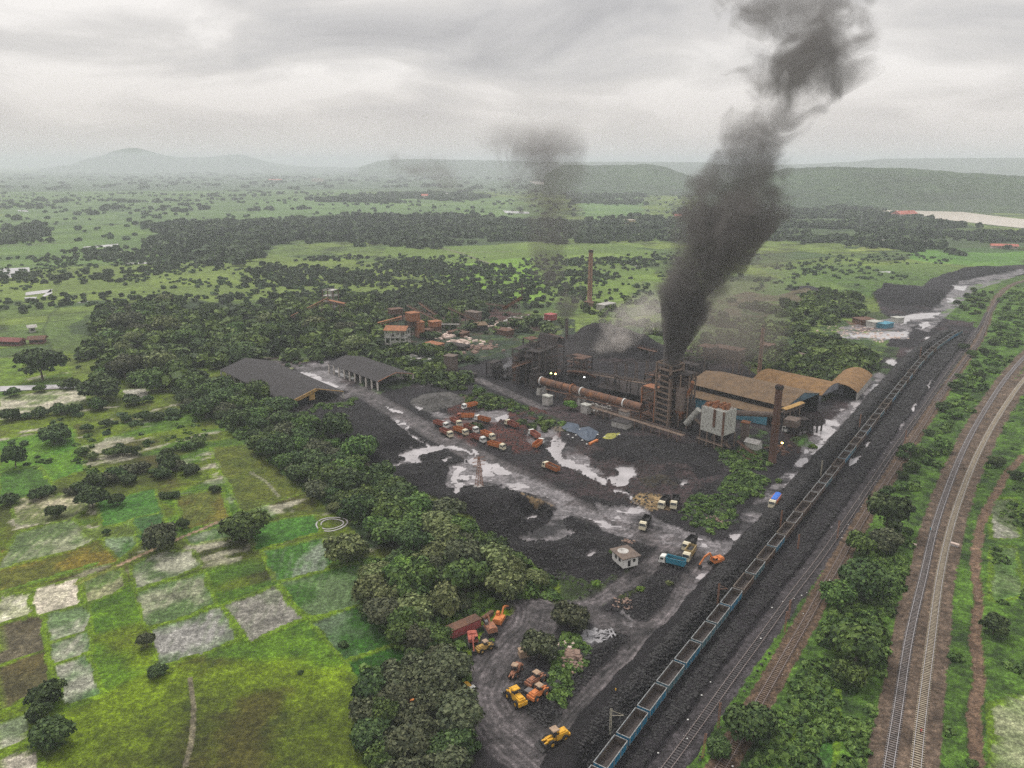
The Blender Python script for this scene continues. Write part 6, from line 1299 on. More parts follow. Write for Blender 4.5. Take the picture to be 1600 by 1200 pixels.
# tarpaulins
def tarp(poly, z, mat, label, hgt_=.5, name='tarpaulin'):
    P = gp(poly); c = P.mean(0); n = len(P); V = [(0, 0, z + hgt_)]; F = []
    for k, s in enumerate((.35, .7, 1.0)):
        for i in range(n):
            q = (P[i] - c) * s; V.append((q[0], q[1], z + hgt_ * (1 - s) + .25 * math.sin(i * 2.7 + k * 1.9) * (k < 2)))
    for i in range(n): F.append((0, 1 + i, 1 + (i + 1) % n)); F += [(1 + k * n + i, 1 + (k + 1) * n + i, 1 + (k + 1) * n + (i + 1) % n, 1 + k * n + (i + 1) % n) for k in (0, 1)]
    me = bpy.data.meshes.new(name); me.from_pydata(V, [], F); me.materials.append(mat); o = link(name, me, None, (c[0], c[1], 0)); tag(o, label, 'tarpaulin')
    so = o.modifiers.new('thick', 'SOLIDIFY'); so.thickness = .06
TB_ = paint('dark_blue_tarp', (.085, .11, .15), (.05, .065, .09), .6, .6)
tarp('877,672 886,663 903,666 906,672 900,681 886,677', 1.2, TB_, 'left dark blue tarpaulin weighted with pale bags below the kiln', 1.2); tarp('900,681 907,672 920,670 936,679 928,690 918,693 908,688', 1.2, TB_, 'right dark blue tarpaulin weighted with pale bags below the kiln', 1.2)
tarp('941,687 949,680 969,679 967,686 961,689 948,689', .9, paint('yellow_green_tarp', (.34, .33, .07), (.2, .2, .05), .8, .7), 'mouldy yellow green tarpaulin on the coal below the kiln')
SACK = paint('pale_sack', (.7, .7, .68), (.5, .5, .48), 2, .8)
for i, (x, y) in enumerate([(883, 666), (893, 664), (906, 671), (900, 680), (912, 672), (925, 672), (934, 679), (926, 690), (917, 694), (910, 688), (895, 684), (888, 679), (945, 682), (968, 679)]):
    p = g2((x, y), 1.2); q = MB(); q.lathe([(.02, 0), (.5, .1), (.55, .35), (.3, .6), (.02, .65)], 8); o = q.build('sack', SACK, smooth=True); o.location = (p[0], p[1], 1.0 if i < 12 else .9); o.scale = (1.1, .8, .8)
    tag(o, 'pale bag holding down an edge of the dark blue tarpaulins' if i < 12 else ('pale bag on the left corner of the yellow green tarpaulin' if i == 12 else 'pale bag on the right corner of the yellow green tarpaulin'), 'sack', 'pale bags on the tarpaulins')
# far houses
HW = paint('far_house_wall', (.62, .52, .44), (.5, .42, .36), .1, .9); HR = paint('far_red_roof', (.50, .16, .12), (.38, .13, .1), .1, .8)
def farhouse(a, b, w, h, wm, rm, label, flat=False, bays=0):
    A, B, L, an = frame(a, b); r = empty('house', (A[0], A[1], 0), an, label, 'house'); MB().box(0, L, 0, w, -.5, h).build('wall', wm, r)
    if flat: MB().box(-1, L + 1, -1, w + 1, h, h + .8).build('roof', rm, r)
    else: q = MB(); q.ext([(-1.5, h), (w / 2, h + w * .3), (w + 1.5, h)], -1.5, L + 1.5, axis='x'); q.build('roof', rm, r)
    for i in range(bays): x = L * (i + .5) / bays; f = MB(); f.box(x - 1.2, x + 1.2, -.2, .1, h * .35, h * .7); f.build('window', DARKIN, r)
farhouse((1406, 341), (1433, 340), 26, 9, HW, HR, 'large red roofed hall on the river bank', bays=6)
farhouse((487, 284), (504, 284), 30, 22, HW, HW, 'pale block of flats far off on the plain', True, 5)
farhouse((659, 311), (668, 311), 20, 12, HW, HR, 'small orange building at the far wood edge', bays=2); farhouse((975, 350), (985, 351), 14, 9, paint('yellow_wall', (.6, .46, .24), rough=.9), HW, 'small yellow house in the wood behind the tall brick chimney', True, 2)
farhouse((1055, 342), (1064, 342), 14, 7, HW, HR, 'tiny pink house behind the big smoke column', bays=2); farhouse((420, 283), (440, 283), 20, 9, HW, HR, 'low pinkish house far off left of the pale flats', bays=3); farhouse((0, 540), (30, 541), 7, 3.5, paint('brick_red_wall', (.26, .13, .12), rough=.9), paint('dull_red_roof', (.22, .085, .075), (.15, .06, .055), .3, .9), 'long low dark red building at the left edge', bays=5)
farhouse((46, 538), (68, 537), 7, 3.5, MATS['brick_red_wall'], RUST, 'shorter dark red building right of the long one at the left edge', bays=3); farhouse((47, 520), (56, 519), 6, 4, WHITE, CONC, 'small white house in the trees at the left edge', bays=1); farhouse((1550, 388), (1590, 389), 10, 4, HW, HR, 'row of low red roofed sheds at the right edge below the river', bays=6)
farhouse((1380, 382), (1386, 382), 8, 5, WHITE, CONC, 'tiny white house below the river', bays=1); farhouse((697, 309), (700, 309), 5, 16, WHITE, CONC, 'tiny white tower at the far wood edge')
farhouse((1440, 384), (1449, 384), 8, 5, WHITE, CONC, 'low white shed below the river left of the red roofed row', bays=2); farhouse((1168, 297), (1172, 297), 10, 8, HW, HR, 'far speck of a red roof right of the big smoke column')
# ================================================================= vehicles
V_OR = paint('orange_tipper_paint', (.50, .165, .045), (.34, .115, .045), 1.2, .7, c3=(.26, .12, .07), rnd=.2)
V_RED = paint('red_brown_tipper_paint', (.31, .095, .058), (.20, .07, .05), 1.2, .7, c3=(.22, .11, .08), rnd=.2)
V_CREAM = paint('cream_cab_paint', (.68, .62, .46), (.55, .5, .38), 1.5, .6, c3=(.34, .3, .24), lo=.5, hi=.65); V_WHITE = paint('white_cab_paint', (.72, .72, .68), (.58, .57, .53), 1.5, .6, c3=(.4, .37, .33), lo=.5, hi=.65)
V_YEL = paint('yellow_machine_paint', (.70, .38, .03), (.52, .27, .03), 1.2, .6, c3=(.22, .14, .06), lo=.45, hi=.62); V_EXO = paint('orange_machine_paint', (.60, .20, .06), (.45, .15, .05), 1.2, .65, c3=(.22, .11, .07), lo=.45, hi=.62)
V_DUSTY = paint('dusty_rust_machine_paint', (.34, .15, .085), (.22, .11, .075), 1.2, .8, c3=(.12, .085, .07), lo=.42, hi=.6); V_PALE = paint('dusty_canopy', (.42, .30, .20), (.30, .21, .15), 1.5, .8)
V_BLUE = paint('blue_lorry_paint', (.035, .24, .34), (.03, .17, .25), 1.2, .6); V_TARP = paint('bright_blue_tarp', (.05, .18, .62), (.04, .13, .48), 1.5, .5); TYRE = paint('tyre_rubber', (.02, .02, .02), (.035, .032, .03), 3, .9)
V_BLK = paint('coal_stained_steel', (.045, .042, .042), (.025, .024, .024), 1.5, .7); GLASS = paint('dark_window_glass', (.02, .025, .03), (.03, .035, .04), 1, .15, spec=.6); REDLOAD = paint('red_ore_load', (.20, .075, .05), (.13, .05, .035), 2, .95, bump=.5)
V_GRIMY = paint('grimy_steel', (.16, .15, .15), (.09, .085, .085), 1.5, .7)
def place(r, front, rear, zoff=0):
    A = np.array(g2(front)); B = np.array(g2(rear)); c = (A + B) / 2; an = math.atan2(*(A - B)[::-1]); h = z_at(*c)
    r.location = (c[0], c[1], max(h, 0) + zoff); r.rotation_euler = (0, 0, an)
def wheels(r, xs, hw, rad, w=.34, inner=True):
    for x in xs:
        for s in (-1, 1):
            m = MB(); m.cyl((x, s * hw, rad), (x, s * (hw - w), rad), rad, n=16); m.cyl((x, s * (hw + .01), rad), (x, s * (hw - .02), rad), rad * .5, n=10, mi=1); m.build('wheel', [TYRE, V_GRIMY], r)
def tipper(cabm, bodm, loadm=None, L=9.2, H=1.7, load=.0, tarp_=None):
    r = empty('tipper_truck', (0, 0, 0)); F = L / 2; w = 1.25
    c = MB(); c.add([(F - 2.1, -w, .9), (F, -w, .9), (F, w, .9), (F - 2.1, w, .9), (F - 2.1, -w + .05, 2.95), (F - .35, -w + .05, 2.95), (F - .35, w - .05, 2.95), (F - 2.1, w - .05, 2.95), (F, -w, 1.9), (F, w, 1.9)],
                    [(3, 2, 1, 0), (4, 5, 6, 7), (0, 1, 8, 5, 4), (1, 2, 9, 8), (8, 9, 6, 5), (2, 3, 7, 6, 9), (3, 0, 4, 7)]); c.box(F - 2.0, F - .9, -w + .1, w - .1, 2.95, 3.15); c.box(F, F + .12, -w, w, .6, 1.0)
    cab = c.build('cab', cabm, r)
    g = MB(); g.add([(F + .01, -w + .12, 1.95), (F + .01, w - .12, 1.95), (F - .30, w - .2, 2.8), (F - .30, -w + .2, 2.8)], [(0, 1, 2, 3)]); g.build('windscreen', GLASS, cab)
    for s in (-1, 1):
        g = MB(); g.box(F - 1.5, F - .55, *sorted((s * (w + .01), s * (w - .03))), 1.95, 2.65); g.build('side_window', GLASS, cab); m = MB(); m.box(F - .1, F + .15, *sorted((s * (w + .1), s * (w + .35))), 1.9, 2.5); m.build('mirror', V_BLK, cab)
    x0, x1 = -F, F - 2.35; z0, z1 = 1.35, 1.35 + H; b = MB(); t = .1
    for s in (-1, 1):
        b.box(x0, x1, *sorted((s * w, s * (w - t))), z0, z1)
        for k in range(8): x = x0 + .15 + k * (x1 - x0 - .4) / 7; b.box(x, x + .12, *sorted((s * w, s * (w + .08))), z0, z1)
        b.box(x0, x1, *sorted((s * (w - .12), s * (w + .1))), z1, z1 + .09)
    b.box(x0, x0 + t, -w, w, z0, z1); b.box(x1 - t, x1, -w, w, z0, z1 + .35); b.box(x0, x1, -w, w, z0 - .12, z0 + .02); b.build('tipping_body', bodm, r)
    if loadm is not None:
        nx, ny = 13, 6; X, Y = np.meshgrid(np.linspace(x0 + t, x1 - t, nx), np.linspace(-w + t, w - t, ny), indexing='ij')
        e = (1 - ((X - (x0 + x1) / 2) / (x1 - x0) * 2) ** 4) * (1 - (Y / w) ** 2)
        Z = z0 + load * H + .5 * e + .12 * np.sin(X * 3 + Y * 5); i = np.arange(X.size).reshape(X.shape); Fq = np.stack([i[:-1, :-1], i[1:, :-1], i[1:, 1:], i[:-1, 1:]], -1).reshape(-1, 4)
        link('load', npmesh('load', np.c_[X.ravel(), Y.ravel(), Z.ravel()], Fq, loadm, smooth=True), r)
    if tarp_ is not None:
        q = MB(); n = 9; V = [(x, w * 1.04 * math.sin(a), z1 - .25 + .85 * math.cos(a) + .08 * math.sin(x * 2.3 + a)) for x in np.linspace(x0 - .05, x1 + .05, 10) for a in np.linspace(-math.pi / 2, math.pi / 2, n)]
        q.add(V, [(i * n + j, i * n + j + 1, (i + 1) * n + j + 1, (i + 1) * n + j) for i in range(9) for j in range(n - 1)]); q.add([V[j] for j in range(n)], [tuple(range(n))]); q.add([V[-n + j] for j in range(n)], [tuple(range(n - 1, -1, -1))]); q.build('tarpaulin', tarp_, r)
    c = MB(); c.box(-F + .3, F - .3, -.5, .5, .75, 1.2); c.build('chassis', V_BLK, r)
    wheels(r, [F - 1.2, F - 3.0, -F + 2.9, -F + 1.6] if L > 8.5 else [F - 1.2, -F + 2.4, -F + 1.1], w, .52); return r
base = {}
def truck(front, rear, cab, body, load, label, L=9.2, H=1.5, lv=.2, tarp_=None, group='parked orange tipper trucks', zoff=0):
    key = (cab.name, body.name, load.name if load else '', L, H, bool(tarp_))
    if key not in base: base[key] = tipper(cab, body, load, L, H, lv, tarp_); r = base[key]
    else: r = copy_tree(base[key])
    place(r, front, rear, zoff); tag(r, label, 'truck', group); return r
O, RD, CR, WH = V_OR, V_RED, V_CREAM, V_WHITE
truck((722, 643), (746, 638), WH, O, REDLOAD, 'orange tipper at the top of the parked group, nearest the red soil')
truck((714, 655), (741, 655), RD, O, REDLOAD, 'orange tipper with a red cab lying level below the topmost tipper')
truck((742, 657), (766, 663), WH, O, REDLOAD, 'orange tipper with a white cab half hidden by the dark shrub')
truck((721, 669), (704, 659), CR, RD, REDLOAD, 'red brown tipper right of the leftmost two parked tippers')
truck((701, 673), (678, 666), WH, RD, REDLOAD, 'leftmost red brown tipper of the parked group')
truck((706, 686), (689, 677), CR, RD, REDLOAD, 'red brown tipper tucked in front of the leftmost one')
truck((732, 684), (708, 675), CR, O, REDLOAD, 'orange tipper with a clean cream cab in the middle of the front row')
truck((748, 680), (725, 671), WH, RD, REDLOAD, 'red brown tipper in the second row behind the cream cabbed one')
truck((759, 695), (735, 686), WH, RD, REDLOAD, 'red brown tipper with a whitish cab third from the right in the front row')
truck((773, 692), (752, 682), CR, O, REDLOAD, 'orange tipper second from the right of the parked rows')
truck((789, 706), (763, 699), CR, O, REDLOAD, 'lowest orange tipper at the right end of the parked rows')
truck((786, 663), (814, 675), CR, RD, REDLOAD, 'red brown tipper with a pale cab right of the dark shrub')
truck((824, 676), (846, 692), WH, RD, REDLOAD, 'red brown tipper with a white cab on the red soil at the right')
truck((850, 692), (832, 707), WH, O, None, 'orange tipper turned across the tail of the one on the red soil')
truck((844, 729), (878, 744), CR, O, COALM, 'lone orange tipper loaded with coal on the black yard road', lv=.5)
DG = 'cream cabbed coal dumpers'
truck((1031, 799), (1043, 785), CR, V_BLK, COALM, 'left one of two dumpers standing side by side at the tan sand heap', 8.0, 1.9, group=DG)
truck((1051, 800), (1057, 785), CR, V_BLK, COALM, 'right one of two dumpers standing side by side at the tan sand heap', 8.0, 1.9, group=DG)
truck((1002, 832), (1013, 816), CR, V_BLK, COALM, 'dumper with a cream cab alone on the muddy road before the crossing', 8.0, 1.9, group=DG)
truck((1069, 864), (1085, 848), CR, V_BLK, COALM, 'dumper with a black body behind the yellowish dumper south of the crossing', 8.0, 1.9, group=DG)
truck((1070, 884), (1082, 867), CR, paint('mustard_body_paint', (.40, .30, .13), (.28, .2, .1), 1.2, .75), COALM, 'mustard bodied dumper loaded with brown coal south of the crossing', 8.0, 1.9, .5, group=DG)
truck((1034, 883), (1066, 891), WH, V_BLUE, COALM, 'teal blue bodied lorry with a white cab and a load of coal', 8.6, 1.7, .4, group='lorries')
truck((1199, 808), (1219, 781), CR, O, None, 'orange lorry under a bright blue tarpaulin on the coal beside the train', 9.4, 1.5, tarp_=V_TARP, group='lorries')
truck((1222, 681), (1238, 671), WH, paint('red_lorry_paint', (.5, .06, .04), (.38, .05, .04), 1.2, .6), None, 'white and red lorry under the loading platform right of the big chimney', 8.0, 1.5, group='lorries')
# ---- excavators
def excavator(paintm, label, front, rear, boom=1, arm=(4.6, 3.2, 5.6, .9), tilt=0, cabm=None, name='excavator'):
    r = empty(name, (0, 0, 0))
    for s in (-1, 1):
        m = MB(); n = 8; P = [(2.0 + .45 * math.cos(a), .5 + .5 * math.sin(a)) for a in np.linspace(-math.pi / 2, math.pi / 2, n)] + [(-2.0 - .45 * math.cos(a), .5 - .5 * math.sin(a)) for a in np.linspace(-math.pi / 2, math.pi / 2, n)]
        m.ext([(a, b) for a, b in P], 0, 1); vs = [(x, s * 1.25 + (-.3 if y == 0 else .3), z) for x, y, z in m.v]; m.v = vs; m.build('crawler_track', V_BLK, r)
    h = MB(); h.add([(-2.6, -1.35, 1.1), (1.5, -1.35, 1.1), (1.5, 1.35, 1.1), (-2.6, 1.35, 1.1), (-2.4, -1.3, 2.3), (1.4, -1.3, 2.1), (1.4, 1.3, 2.1), (-2.4, 1.3, 2.3)], [(3, 2, 1, 0), (4, 5, 6, 7), (0, 1, 5, 4), (1, 2, 6, 5), (2, 3, 7, 6), (3, 0, 4, 7)]); h.cyl((0, 0, .6), (0, 0, 1.1), .8); h.box(-2.3, -.8, -1.0, 1.0, 2.3, 2.5); h.build('house', paintm, r)
    c = MB(); c.box(.2, 1.6, .35, 1.3, 1.9, 3.0, top=(.3, 1.5, .4, 1.25)); cb = c.build('cab', cabm or paintm, r); g = MB(); g.box(1.55, 1.63, .45, 1.2, 2.1, 2.85); g.box(.4, 1.3, 1.25, 1.32, 2.1, 2.8); g.build('windscreen', GLASS, cb)
    if boom:
        bx, bz, sx, sz = arm; b = MB(); b.bar((1.0, -.3, 1.6), (bx * .55, -.3, bz + 1.0), .45, .6); b.bar((bx * .55, -.3, bz + 1.0), (bx, -.3, bz), .4, .55); b.build('boom', paintm, r)
        b = MB(); b.bar((bx - .3, -.3, bz + .3), (sx, -.3, sz), .35, .45); b.build('stick', paintm, r)
        b = MB(); b.ext([(sx - .6, sz), (sx + .3, sz + .2), (sx + .5, sz - .5), (sx - .2, sz - 1.0), (sx - .8, sz - .6)], -.9, .3); b.build('bucket', V_BLK, r)
    place(r, front, rear); tag(r, label, 'excavator', 'excavators'); return r
excavator(V_EXO, 'bright orange excavator with its arm stretched up the yard road', (785, 966), (776, 981), arm=(5.0, 2.6, 7.2, 1.3))
excavator(V_DUSTY, 'dusty orange excavator below the bright one, its arm turned away', (762, 984), (770, 997), arm=(4.2, 2.4, 4.8, .8), cabm=V_GRIMY)
excavator(V_EXO, 'orange excavator digging at the foot of the coal berm by the train', (1112, 885), (1124, 882), arm=(4.6, 3.4, 6.4, .9))
excavator(paint('faded_red_machine_paint', (.42, .12, .08), (.3, .09, .07), 1.2, .8), 'faded red excavator arm and house at the edge of the trees', (740, 1012), (738, 1001), arm=(3.6, 2.6, 5.2, .9))
# ---- wheel loaders
def loader(paintm, label, front, rear, canopy, bucket=True, sc=1.0, up_=0.0, bm=None):
    r = empty('wheel_loader', (0, 0, 0))
    b = MB(); b.box(-3.2, -.2, -.95, .95, .9, 2.0, top=(-3.0, -.2, -.8, .8)); b.box(-3.35, -3.0, -1.1, 1.1, .7, 1.5); b.box(-2.6, -.9, -.55, .55, 2.0, 2.2); b.build('engine_cover', paintm, r)
    f = MB(); f.box(-.1, 1.8, -.6, .6, .8, 1.6); f.bar((.6, -.5, 1.4), (2.6, -.5, 1.0 + up_), .28, .4); f.bar((.6, .5, 1.4), (2.6, .5, 1.0 + up_), .28, .4); f.bar((.3, 0, 1.9), (2.4, 0, 1.5 + up_), .2); f.build('front_frame', paintm, r)
    c = MB(); 
    for x in (-.75, .45):
        for y in (-.65, .65): c.bar((x, y, 1.9), (x, y, 3.1), .1)
    c.box(-.7, .4, -.62, .62, 1.6, 2.1); cb = c.build('cab', V_BLK, r); q = MB(); q.box(-.95, .65, -.85, .85, 3.1, 3.25, top=(-.85, .55, -.75, .75)); q.build('canopy', canopy, r)
    for x in (-2.1, 1.1):
        for s in (-1, 1): m = MB(); m.cyl((x, s * 1.3, .75), (x, s * .8, .75), .78, n=18); m.cyl((x, s * 1.32, .75), (x, s * 1.25, .75), .38, n=12, mi=1); m.build('wheel', [TYRE, paintm], r)
    if bucket: m = MB(); m.ext([(2.5, .25 + up_), (3.6, .1 + up_), (3.7, .2 + up_), (2.75, .45 + up_), (2.6, 1.0 + up_), (3.0, 1.45 + up_), (2.85, 1.5 + up_), (2.35, 1.0 + up_)], -1.4, 1.4); m.build('bucket', bm or V_BLK, r)
    place(r, front, rear); r.scale = (sc, sc, sc); tag(r, label, 'wheel loader', 'wheel loaders'); return r
loader(V_YEL, 'bright yellow wheel loader with a grey bucket in the vehicle yard', (796, 1089), (813, 1107), V_YEL, sc=1.15, bm=V_GRIMY)
loader(V_YEL, 'yellow wheel loader working alone near the bottom edge', (852, 1168), (878, 1156), V_PALE, sc=1.15)
loader(V_DUSTY, 'brown dusty wheel loader with broken front at the inside of the bend', (800, 1063), (808, 1051), V_PALE, bucket=False)
loader(V_DUSTY, 'rusty red wheel loader nose to the shrubs, upper of the two scrapped ones', (848, 1066), (830, 1078), V_PALE, sc=1.05)
loader(V_EXO, 'rusty orange wheel loader, lower of the two scrapped ones beside the bright yellow one', (852, 1090), (834, 1103), V_PALE, sc=1.05)
loader(paint('mustard_machine_paint', (.48, .30, .07), (.3, .19, .07), 1.2, .75, c3=(.12, .09, .06)), 'mustard backhoe loader parked by the trees below the excavators', (768, 1013), (750, 1021), V_PALE, sc=.9)
# red wagon-like shed with a rusty roof
A, B, L, an = frame((704, 1003), (752, 982)); r = empty('red_container', (A[0], A[1], z_at(*A)), an, 'long faded red container with a rusty roof beside the excavators', 'container')
MB().box(0, L, 0, 3, .1, 2.7).build('wall', REDP, r); MB().box(-.15, L + .15, -.15, 3.15, 2.7, 2.85).build('roof', RUST, r)
q = MB()
for i in range(14): x = L * (i + .5) / 14; q.box(x - .08, x + .08, -.07, 0, .2, 2.6)
q.build('ribs', REDP, r)
A, B, L, an = frame((660, 1108), (693, 1086)); r = empty('workshop_shed', (A[0], A[1], 0), an, 'long dark roofed workshop half hidden under trees at the vehicle yard', 'shed'); MB().box(0, L, 0, 5, 0, 3).build('wall', CONC, r); MB().ext([(-.5, 3), (2.5, 4), (5.5, 3), (2.5, 3.8)], -.5, L * .75, axis='x').build('roof', COAT, r)
def crate(px, l, w, h, rz, mat, name, label, cat, z=None):
    x, y = g2(px); o = empty(name, (x, y, z_at(x, y)), rz, label, cat); MB().box(-l / 2, l / 2, -w / 2, w / 2, 0, h, top=(-l / 2 + .05, l / 2 - .05, -w / 2 + .05, w / 2 - .05)).build('body', mat, o); MB().box(-l / 2 - .06, l / 2 + .06, -w / 2 - .06, w / 2 + .06, h, h + .1).build('lid', mat, o); return o
crate((711, 1170), 4.2, 3, 2.4, .5, V_EXO, 'orange_cabin', 'orange box cabin half under the fresh green tree at the bottom', 'cabin'); crate((727, 1045), 1.6, 1.2, 1.2, .3, V_EXO, 'orange_bin', 'small orange bin under the tree at the yard edge', 'bin')
crate((731, 1075), 2.2, .8, .9, 2.2, V_YEL, 'yellow_tank', 'small yellow tank lying beside the yard road', 'tank'); crate((705, 1074), 2, 1.4, 1, .6, V_TARP, 'blue_drum_box', 'blue box by the dark roofed workshop', 'box'); crate((738, 1079), 1.2, 1, .8, .6, V_WHITE, 'white_bin', 'small white bin right of the yellow tank', 'bin')
crate((826, 1088), 1.8, 1.4, .9, .8, V_GRIMY, 'grey_crate', 'grey crate between the yellow loader and the scrapped ones', 'crate'); crate((762, 965), 4.5, 1, 1.2, .9, RUST, 'rusty_beam_box', 'dark rusty trough right of the red container', 'trough'); crate((818, 1026), 2.6, 2.2, 1.9, .3, V_PALE, 'scrap_cab', 'scrapped brown cab under the left side of the round yard tree', 'scrap cab')
crate((927, 731), 7, 1.2, .9, 1.0, V_EXO, 'orange_trough', 'small orange trough on the coal below the tarpaulins', 'trough', ) if False else crate((927, 697), 7, 1.0, .9, .9, V_EXO, 'orange_trough', 'narrow orange trough on the coal below the blue tarpaulins', 'trough')
x, y = g2((657, 1120)); o = empty('rust_sheet_pile', (x, y, 0), .6, 'heap of bright orange rusted sheets among the trees left of the yard', 'scrap heap'); rs = random.Random(2); q = MB()
for i in range(26): a = rs.uniform(-2.6, 2.6); b = rs.uniform(-1.8, 1.8); q.box(a, a + rs.uniform(.6, 1.6), b, b + rs.uniform(.5, 1.2), 3.2 + i * .03, 3.23 + i * .03)
q.box(-3, 3.4, -2.2, 2.6, 0, 3.15); q.build('sheets', paint('bright_rust', (.62, .22, .06), (.45, .16, .05), 1, .9), o)
# concrete slabs and pale rubble
SL = paint('broken_concrete', (.34, .33, .34), (.22, .215, .22), .8, .95); PK = paint('pinkish_rubble', (.62, .50, .43), (.46, .36, .31), .8, .95)
rs = random.Random(7)
for i in range(13):
    px = (rs.uniform(938, 962), rs.uniform(992, 1004)); x, y = g2(px); q = MB(); q.bar((-1.9, 0, .3 + .1 * (i % 3)), (1.9, 0, .35 + .14 * (i % 4)), .35, .3); o = q.build('concrete_beam', SL); o.location = (x, y, z_at(x, y)); o.rotation_euler = (0, 0, rs.uniform(0, 3.1)); tag(o, 'grey concrete beam thrown across others beside the puddle south of the crossing', 'beam', 'scattered concrete beams')
def rubble(px, n, rad, mat, label, sz=(.4, 1.4), name='rubble_heap', lay=0):
    x, y = g2(px); rs = random.Random(int(px[0])); q = MB()
    for i in range(n):
        a, b = rs.gauss(0, rad * .45), rs.gauss(0, rad * .45); s = rs.uniform(*sz); c = MB(); c.box(-s, s, -s * .7, s * .7, 0, s * rs.uniform(.3, .8), top=(-s * .7, s * .8, -s * .5, s * .6)); t = rs.uniform(0, 6.3)
        zb = max(0, .8 - .3 * math.hypot(a, b)) * rs.random(); q.add([(a + vx * math.cos(t) - vy * math.sin(t), b + vx * math.sin(t) + vy * math.cos(t), vz + zb) for vx, vy, vz in c.v], c.f)
    o = q.build(name, mat); o.location = (x, y, z_at(x, y) - .1); tag(o, label, kind='stuff'); return o
rubble((897, 1020), 34, 3.6, PK, 'pale broken slabs tipped on the weeds', (.3, .8)); rubble((893, 1034), 30, 2.6, paint('brown_rubble', (.26, .18, .14), (.18, .12, .1), .8, .95), 'brown rubble below the pale slabs'); rubble((885, 1046), 22, 4, V_WHITE, 'white scraps in the weeds', (.2, .6)); rubble((922, 996), 30, 3.5, SL, 'grey slab heap left of the concrete beams', (.5, 1.5))
rubble((898, 1052), 30, 3, MATS['brown_rubble'], 'pinkish brown rubble right of the weeds', (.25, .7)); rubble((975, 945), 60, 3.5, MATS['brown_rubble'], 'brown gravelly pile beside the concrete strip', (.2, .6)); rubble((978, 851), 30, 2.6, MATS['brown_rubble'], 'small brown pile above the white hut', (.2, .6)); rubble((1118, 818), 40, 5, MATS['brown_rubble'], 'brown brushwood at the lower end of the green thicket', (.2, .7))
rubble((725, 535), 60, 13, PK, 'pinkish white rubble among the ruins', (.8, 2.4)); rubble((692, 528), 40, 10, PK, 'pale rubble left of the pink rubble', (.8, 2.2)); rubble((785, 510), 50, 14, PK, 'white and red rubble at the brown roofed store', (.8, 2.5)); rubble((750, 545), 40, 16, MATS['brown_rubble'], 'red brown rubble in the ruins', (1, 2.4))
rubble((1345, 520), 90, 30, PK, 'litter of pale rubbish over the red yard', (.4, 1.3)); rubble((1380, 528), 70, 25, PK, 'second litter of pale rubbish over the red yard', (.4, 1.2)); rubble((1215, 705), 50, 7, RUST, 'rusty scrap round the foot of the big chimney', (.3, 1.0)); rubble((1180, 715), 50, 7, RUST, 'rusty scrap left of the big chimney', (.3, 1.0))
rubble((820, 500), 60, 18, CONC, 'grey rubble in the trees behind the furnace house', (.6, 2)); rubble((640, 560), 40, 14, CONC, 'grey rubble before the ruined building', (.5, 1.6)); rubble((990, 655), 70, 9, RUST, 'rusty scrap under the belt gallery', (.3, 1.1)); rubble((930, 640), 70, 9, CONC, 'scrap and stones under the kiln', (.3, 1.1))
# litter along the sidings and lumps of coal
lit = MB(); rs = random.Random(9)
for T_, n in ((TR2, 45), (TR3, 40)):
    for i in range(n):
        k = rs.randrange(len(T_)); x, y = T_[k] + np.array([rs.uniform(-5, 5), rs.uniform(-2, 2)]); s = rs.uniform(.06, .2); z = .5; lit.box(x - s, x + s, y - s, y + s * .6, z, z + .12)
tag(lit.build('litter', V_WHITE), 'specks of white litter along the sidings', kind='stuff')
def lumps(n, seed):
    rs = np.random.RandomState(seed); k = rs.randint(0, len(TRAIN) - 1, n); T = np.gradient(TRAIN, axis=0); T /= np.linalg.norm(T, axis=1)[:, None]; N = np.stack([T[:, 1], -T[:, 0]], 1)
    s = np.where(rs.rand(n) < .5, rs.uniform(3.2, 19, n), -rs.uniform(3.2, 12, n)); P = TRAIN[k] + N[k] * s[:, None]; P2 = np.array([g2(p) for p in zip(rs.uniform(500, 1150, n), rs.uniform(640, 1150, n))]); P2 = P2[inside(COAL, P2[:, 0], P2[:, 1])]; P = np.concatenate([P, P2])
    for q, w_ in ROADS.values(): P = P[dline(q, P[:, 0], P[:, 1], 15) > w_ * .5]
    z = zs_at(P); P = P[z > .3]; z = z[z > .3]; iv, if_ = ico(); m = len(P); sz = rs.uniform(.08, .3, m) * (1 + np.hypot(P[:, 0], P[:, 1]) / 400); V = (iv[None] * (1 + .5 * rs.rand(m, 12, 1)) * sz[:, None, None] * np.array([1, 1, .7])); V[:, :, 0] += P[:, :1]; V[:, :, 1] += P[:, 1:2]; V[:, :, 2] += z[:, None]
    F = (if_[None] + 12 * np.arange(m)[:, None, None]).reshape(-1, 3); tag(link('coal_lumps', npmesh('coal_lumps', V.reshape(-1, 3), F, COALM)), 'loose lumps of coal strewn over the yard', kind='stuff')
lumps(22000, 3)
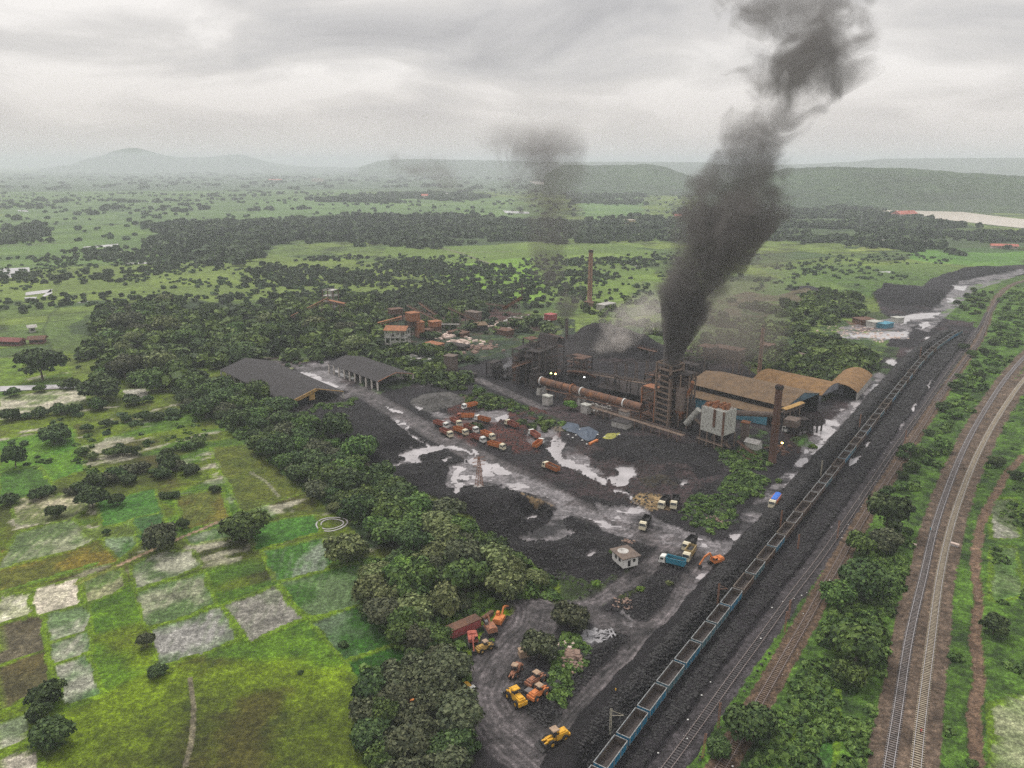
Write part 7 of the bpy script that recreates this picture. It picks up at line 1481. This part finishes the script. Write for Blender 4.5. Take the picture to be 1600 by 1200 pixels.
# two people
SKIN = paint('skin', (.22, .12, .07), rough=.7); 
def person(px, shirt, trousers, label, rz=0):
    x, y = g2(px); r = empty('person', (x, y, z_at(x, y)), rz, label, 'person')
    m = bpy.data.meshes.new('body'); V = [(0, 0, .95), (0, 0, 1.2), (0, 0, 1.42), (0, 0, 1.54), (0, .01, 1.68), (.19, 0, 1.40), (.27, .04, 1.12), (.25, .16, .90), (-.19, 0, 1.40), (-.27, -.03, 1.12), (-.26, .06, .88), (.1, 0, .88), (.12, .05, .48), (.11, -.02, .06), (-.1, 0, .88), (-.11, -.08, .48), (-.12, -.16, .06), (.11, .14, .03), (-.12, 0, .03)]
    E = [(0, 1), (1, 2), (2, 3), (3, 4), (2, 5), (5, 6), (6, 7), (2, 8), (8, 9), (9, 10), (0, 11), (11, 12), (12, 13), (0, 14), (14, 15), (15, 16), (13, 17), (16, 18)]
    m.from_pydata(V, E, []); o = link('body', m, r); o.modifiers.new('skin', 'SKIN'); R_ = [.16, .15, .17, .06, .11, .075, .05, .035, .075, .05, .035, .1, .07, .045, .1, .07, .045, .035, .035]
    for v, q in zip(m.skin_vertices[0].data, R_): v.radius = (q, q)
    m.skin_vertices[0].data[0].use_root = True; o.modifiers.new('sub', 'SUBSURF').levels = 1; m.materials.append(trousers)
    s = MB(); s.lathe([(.19, .88), (.20, 1.1), (.22, 1.32), (.20, 1.44), (.09, 1.5)], 12); s.build('shirt', shirt, r, smooth=True); return r
person((1438, 1149), paint('coral_shirt', (.75, .20, .16), (.6, .15, .12), 3, .8), paint('dark_trousers', (.05, .05, .07), rough=.8), 'person in a coral red shirt walking between the rails of the right hand track')
person((961, 1098), paint('amber_vest', (.75, .42, .05), rough=.7), MATS['dark_trousers'], 'tiny person in an amber vest on the coal left of the train'); person((1453, 832), paint('teal_shirt', (.05, .35, .42), rough=.8), MATS['dark_trousers'], 'person in a teal shirt beside the curving main line')
# culvert slabs at the main line
for a, b, lb in (((1420, 852), (1431, 856), 'pale culvert slab left of the main line'), ((1485, 852), (1498, 856), 'pale culvert slab right of the main line')):
    A, B, L, an = frame(a, b); o = empty('culvert_head', (A[0], A[1], z_at(*A) - .2), an, lb, 'culvert'); MB().box(0, L, -.6, .6, 0, 1.1).build('slab', PK, o); MB().box(.1, L - .1, -.9, -.6, 0, .5).build('apron', SL, o)
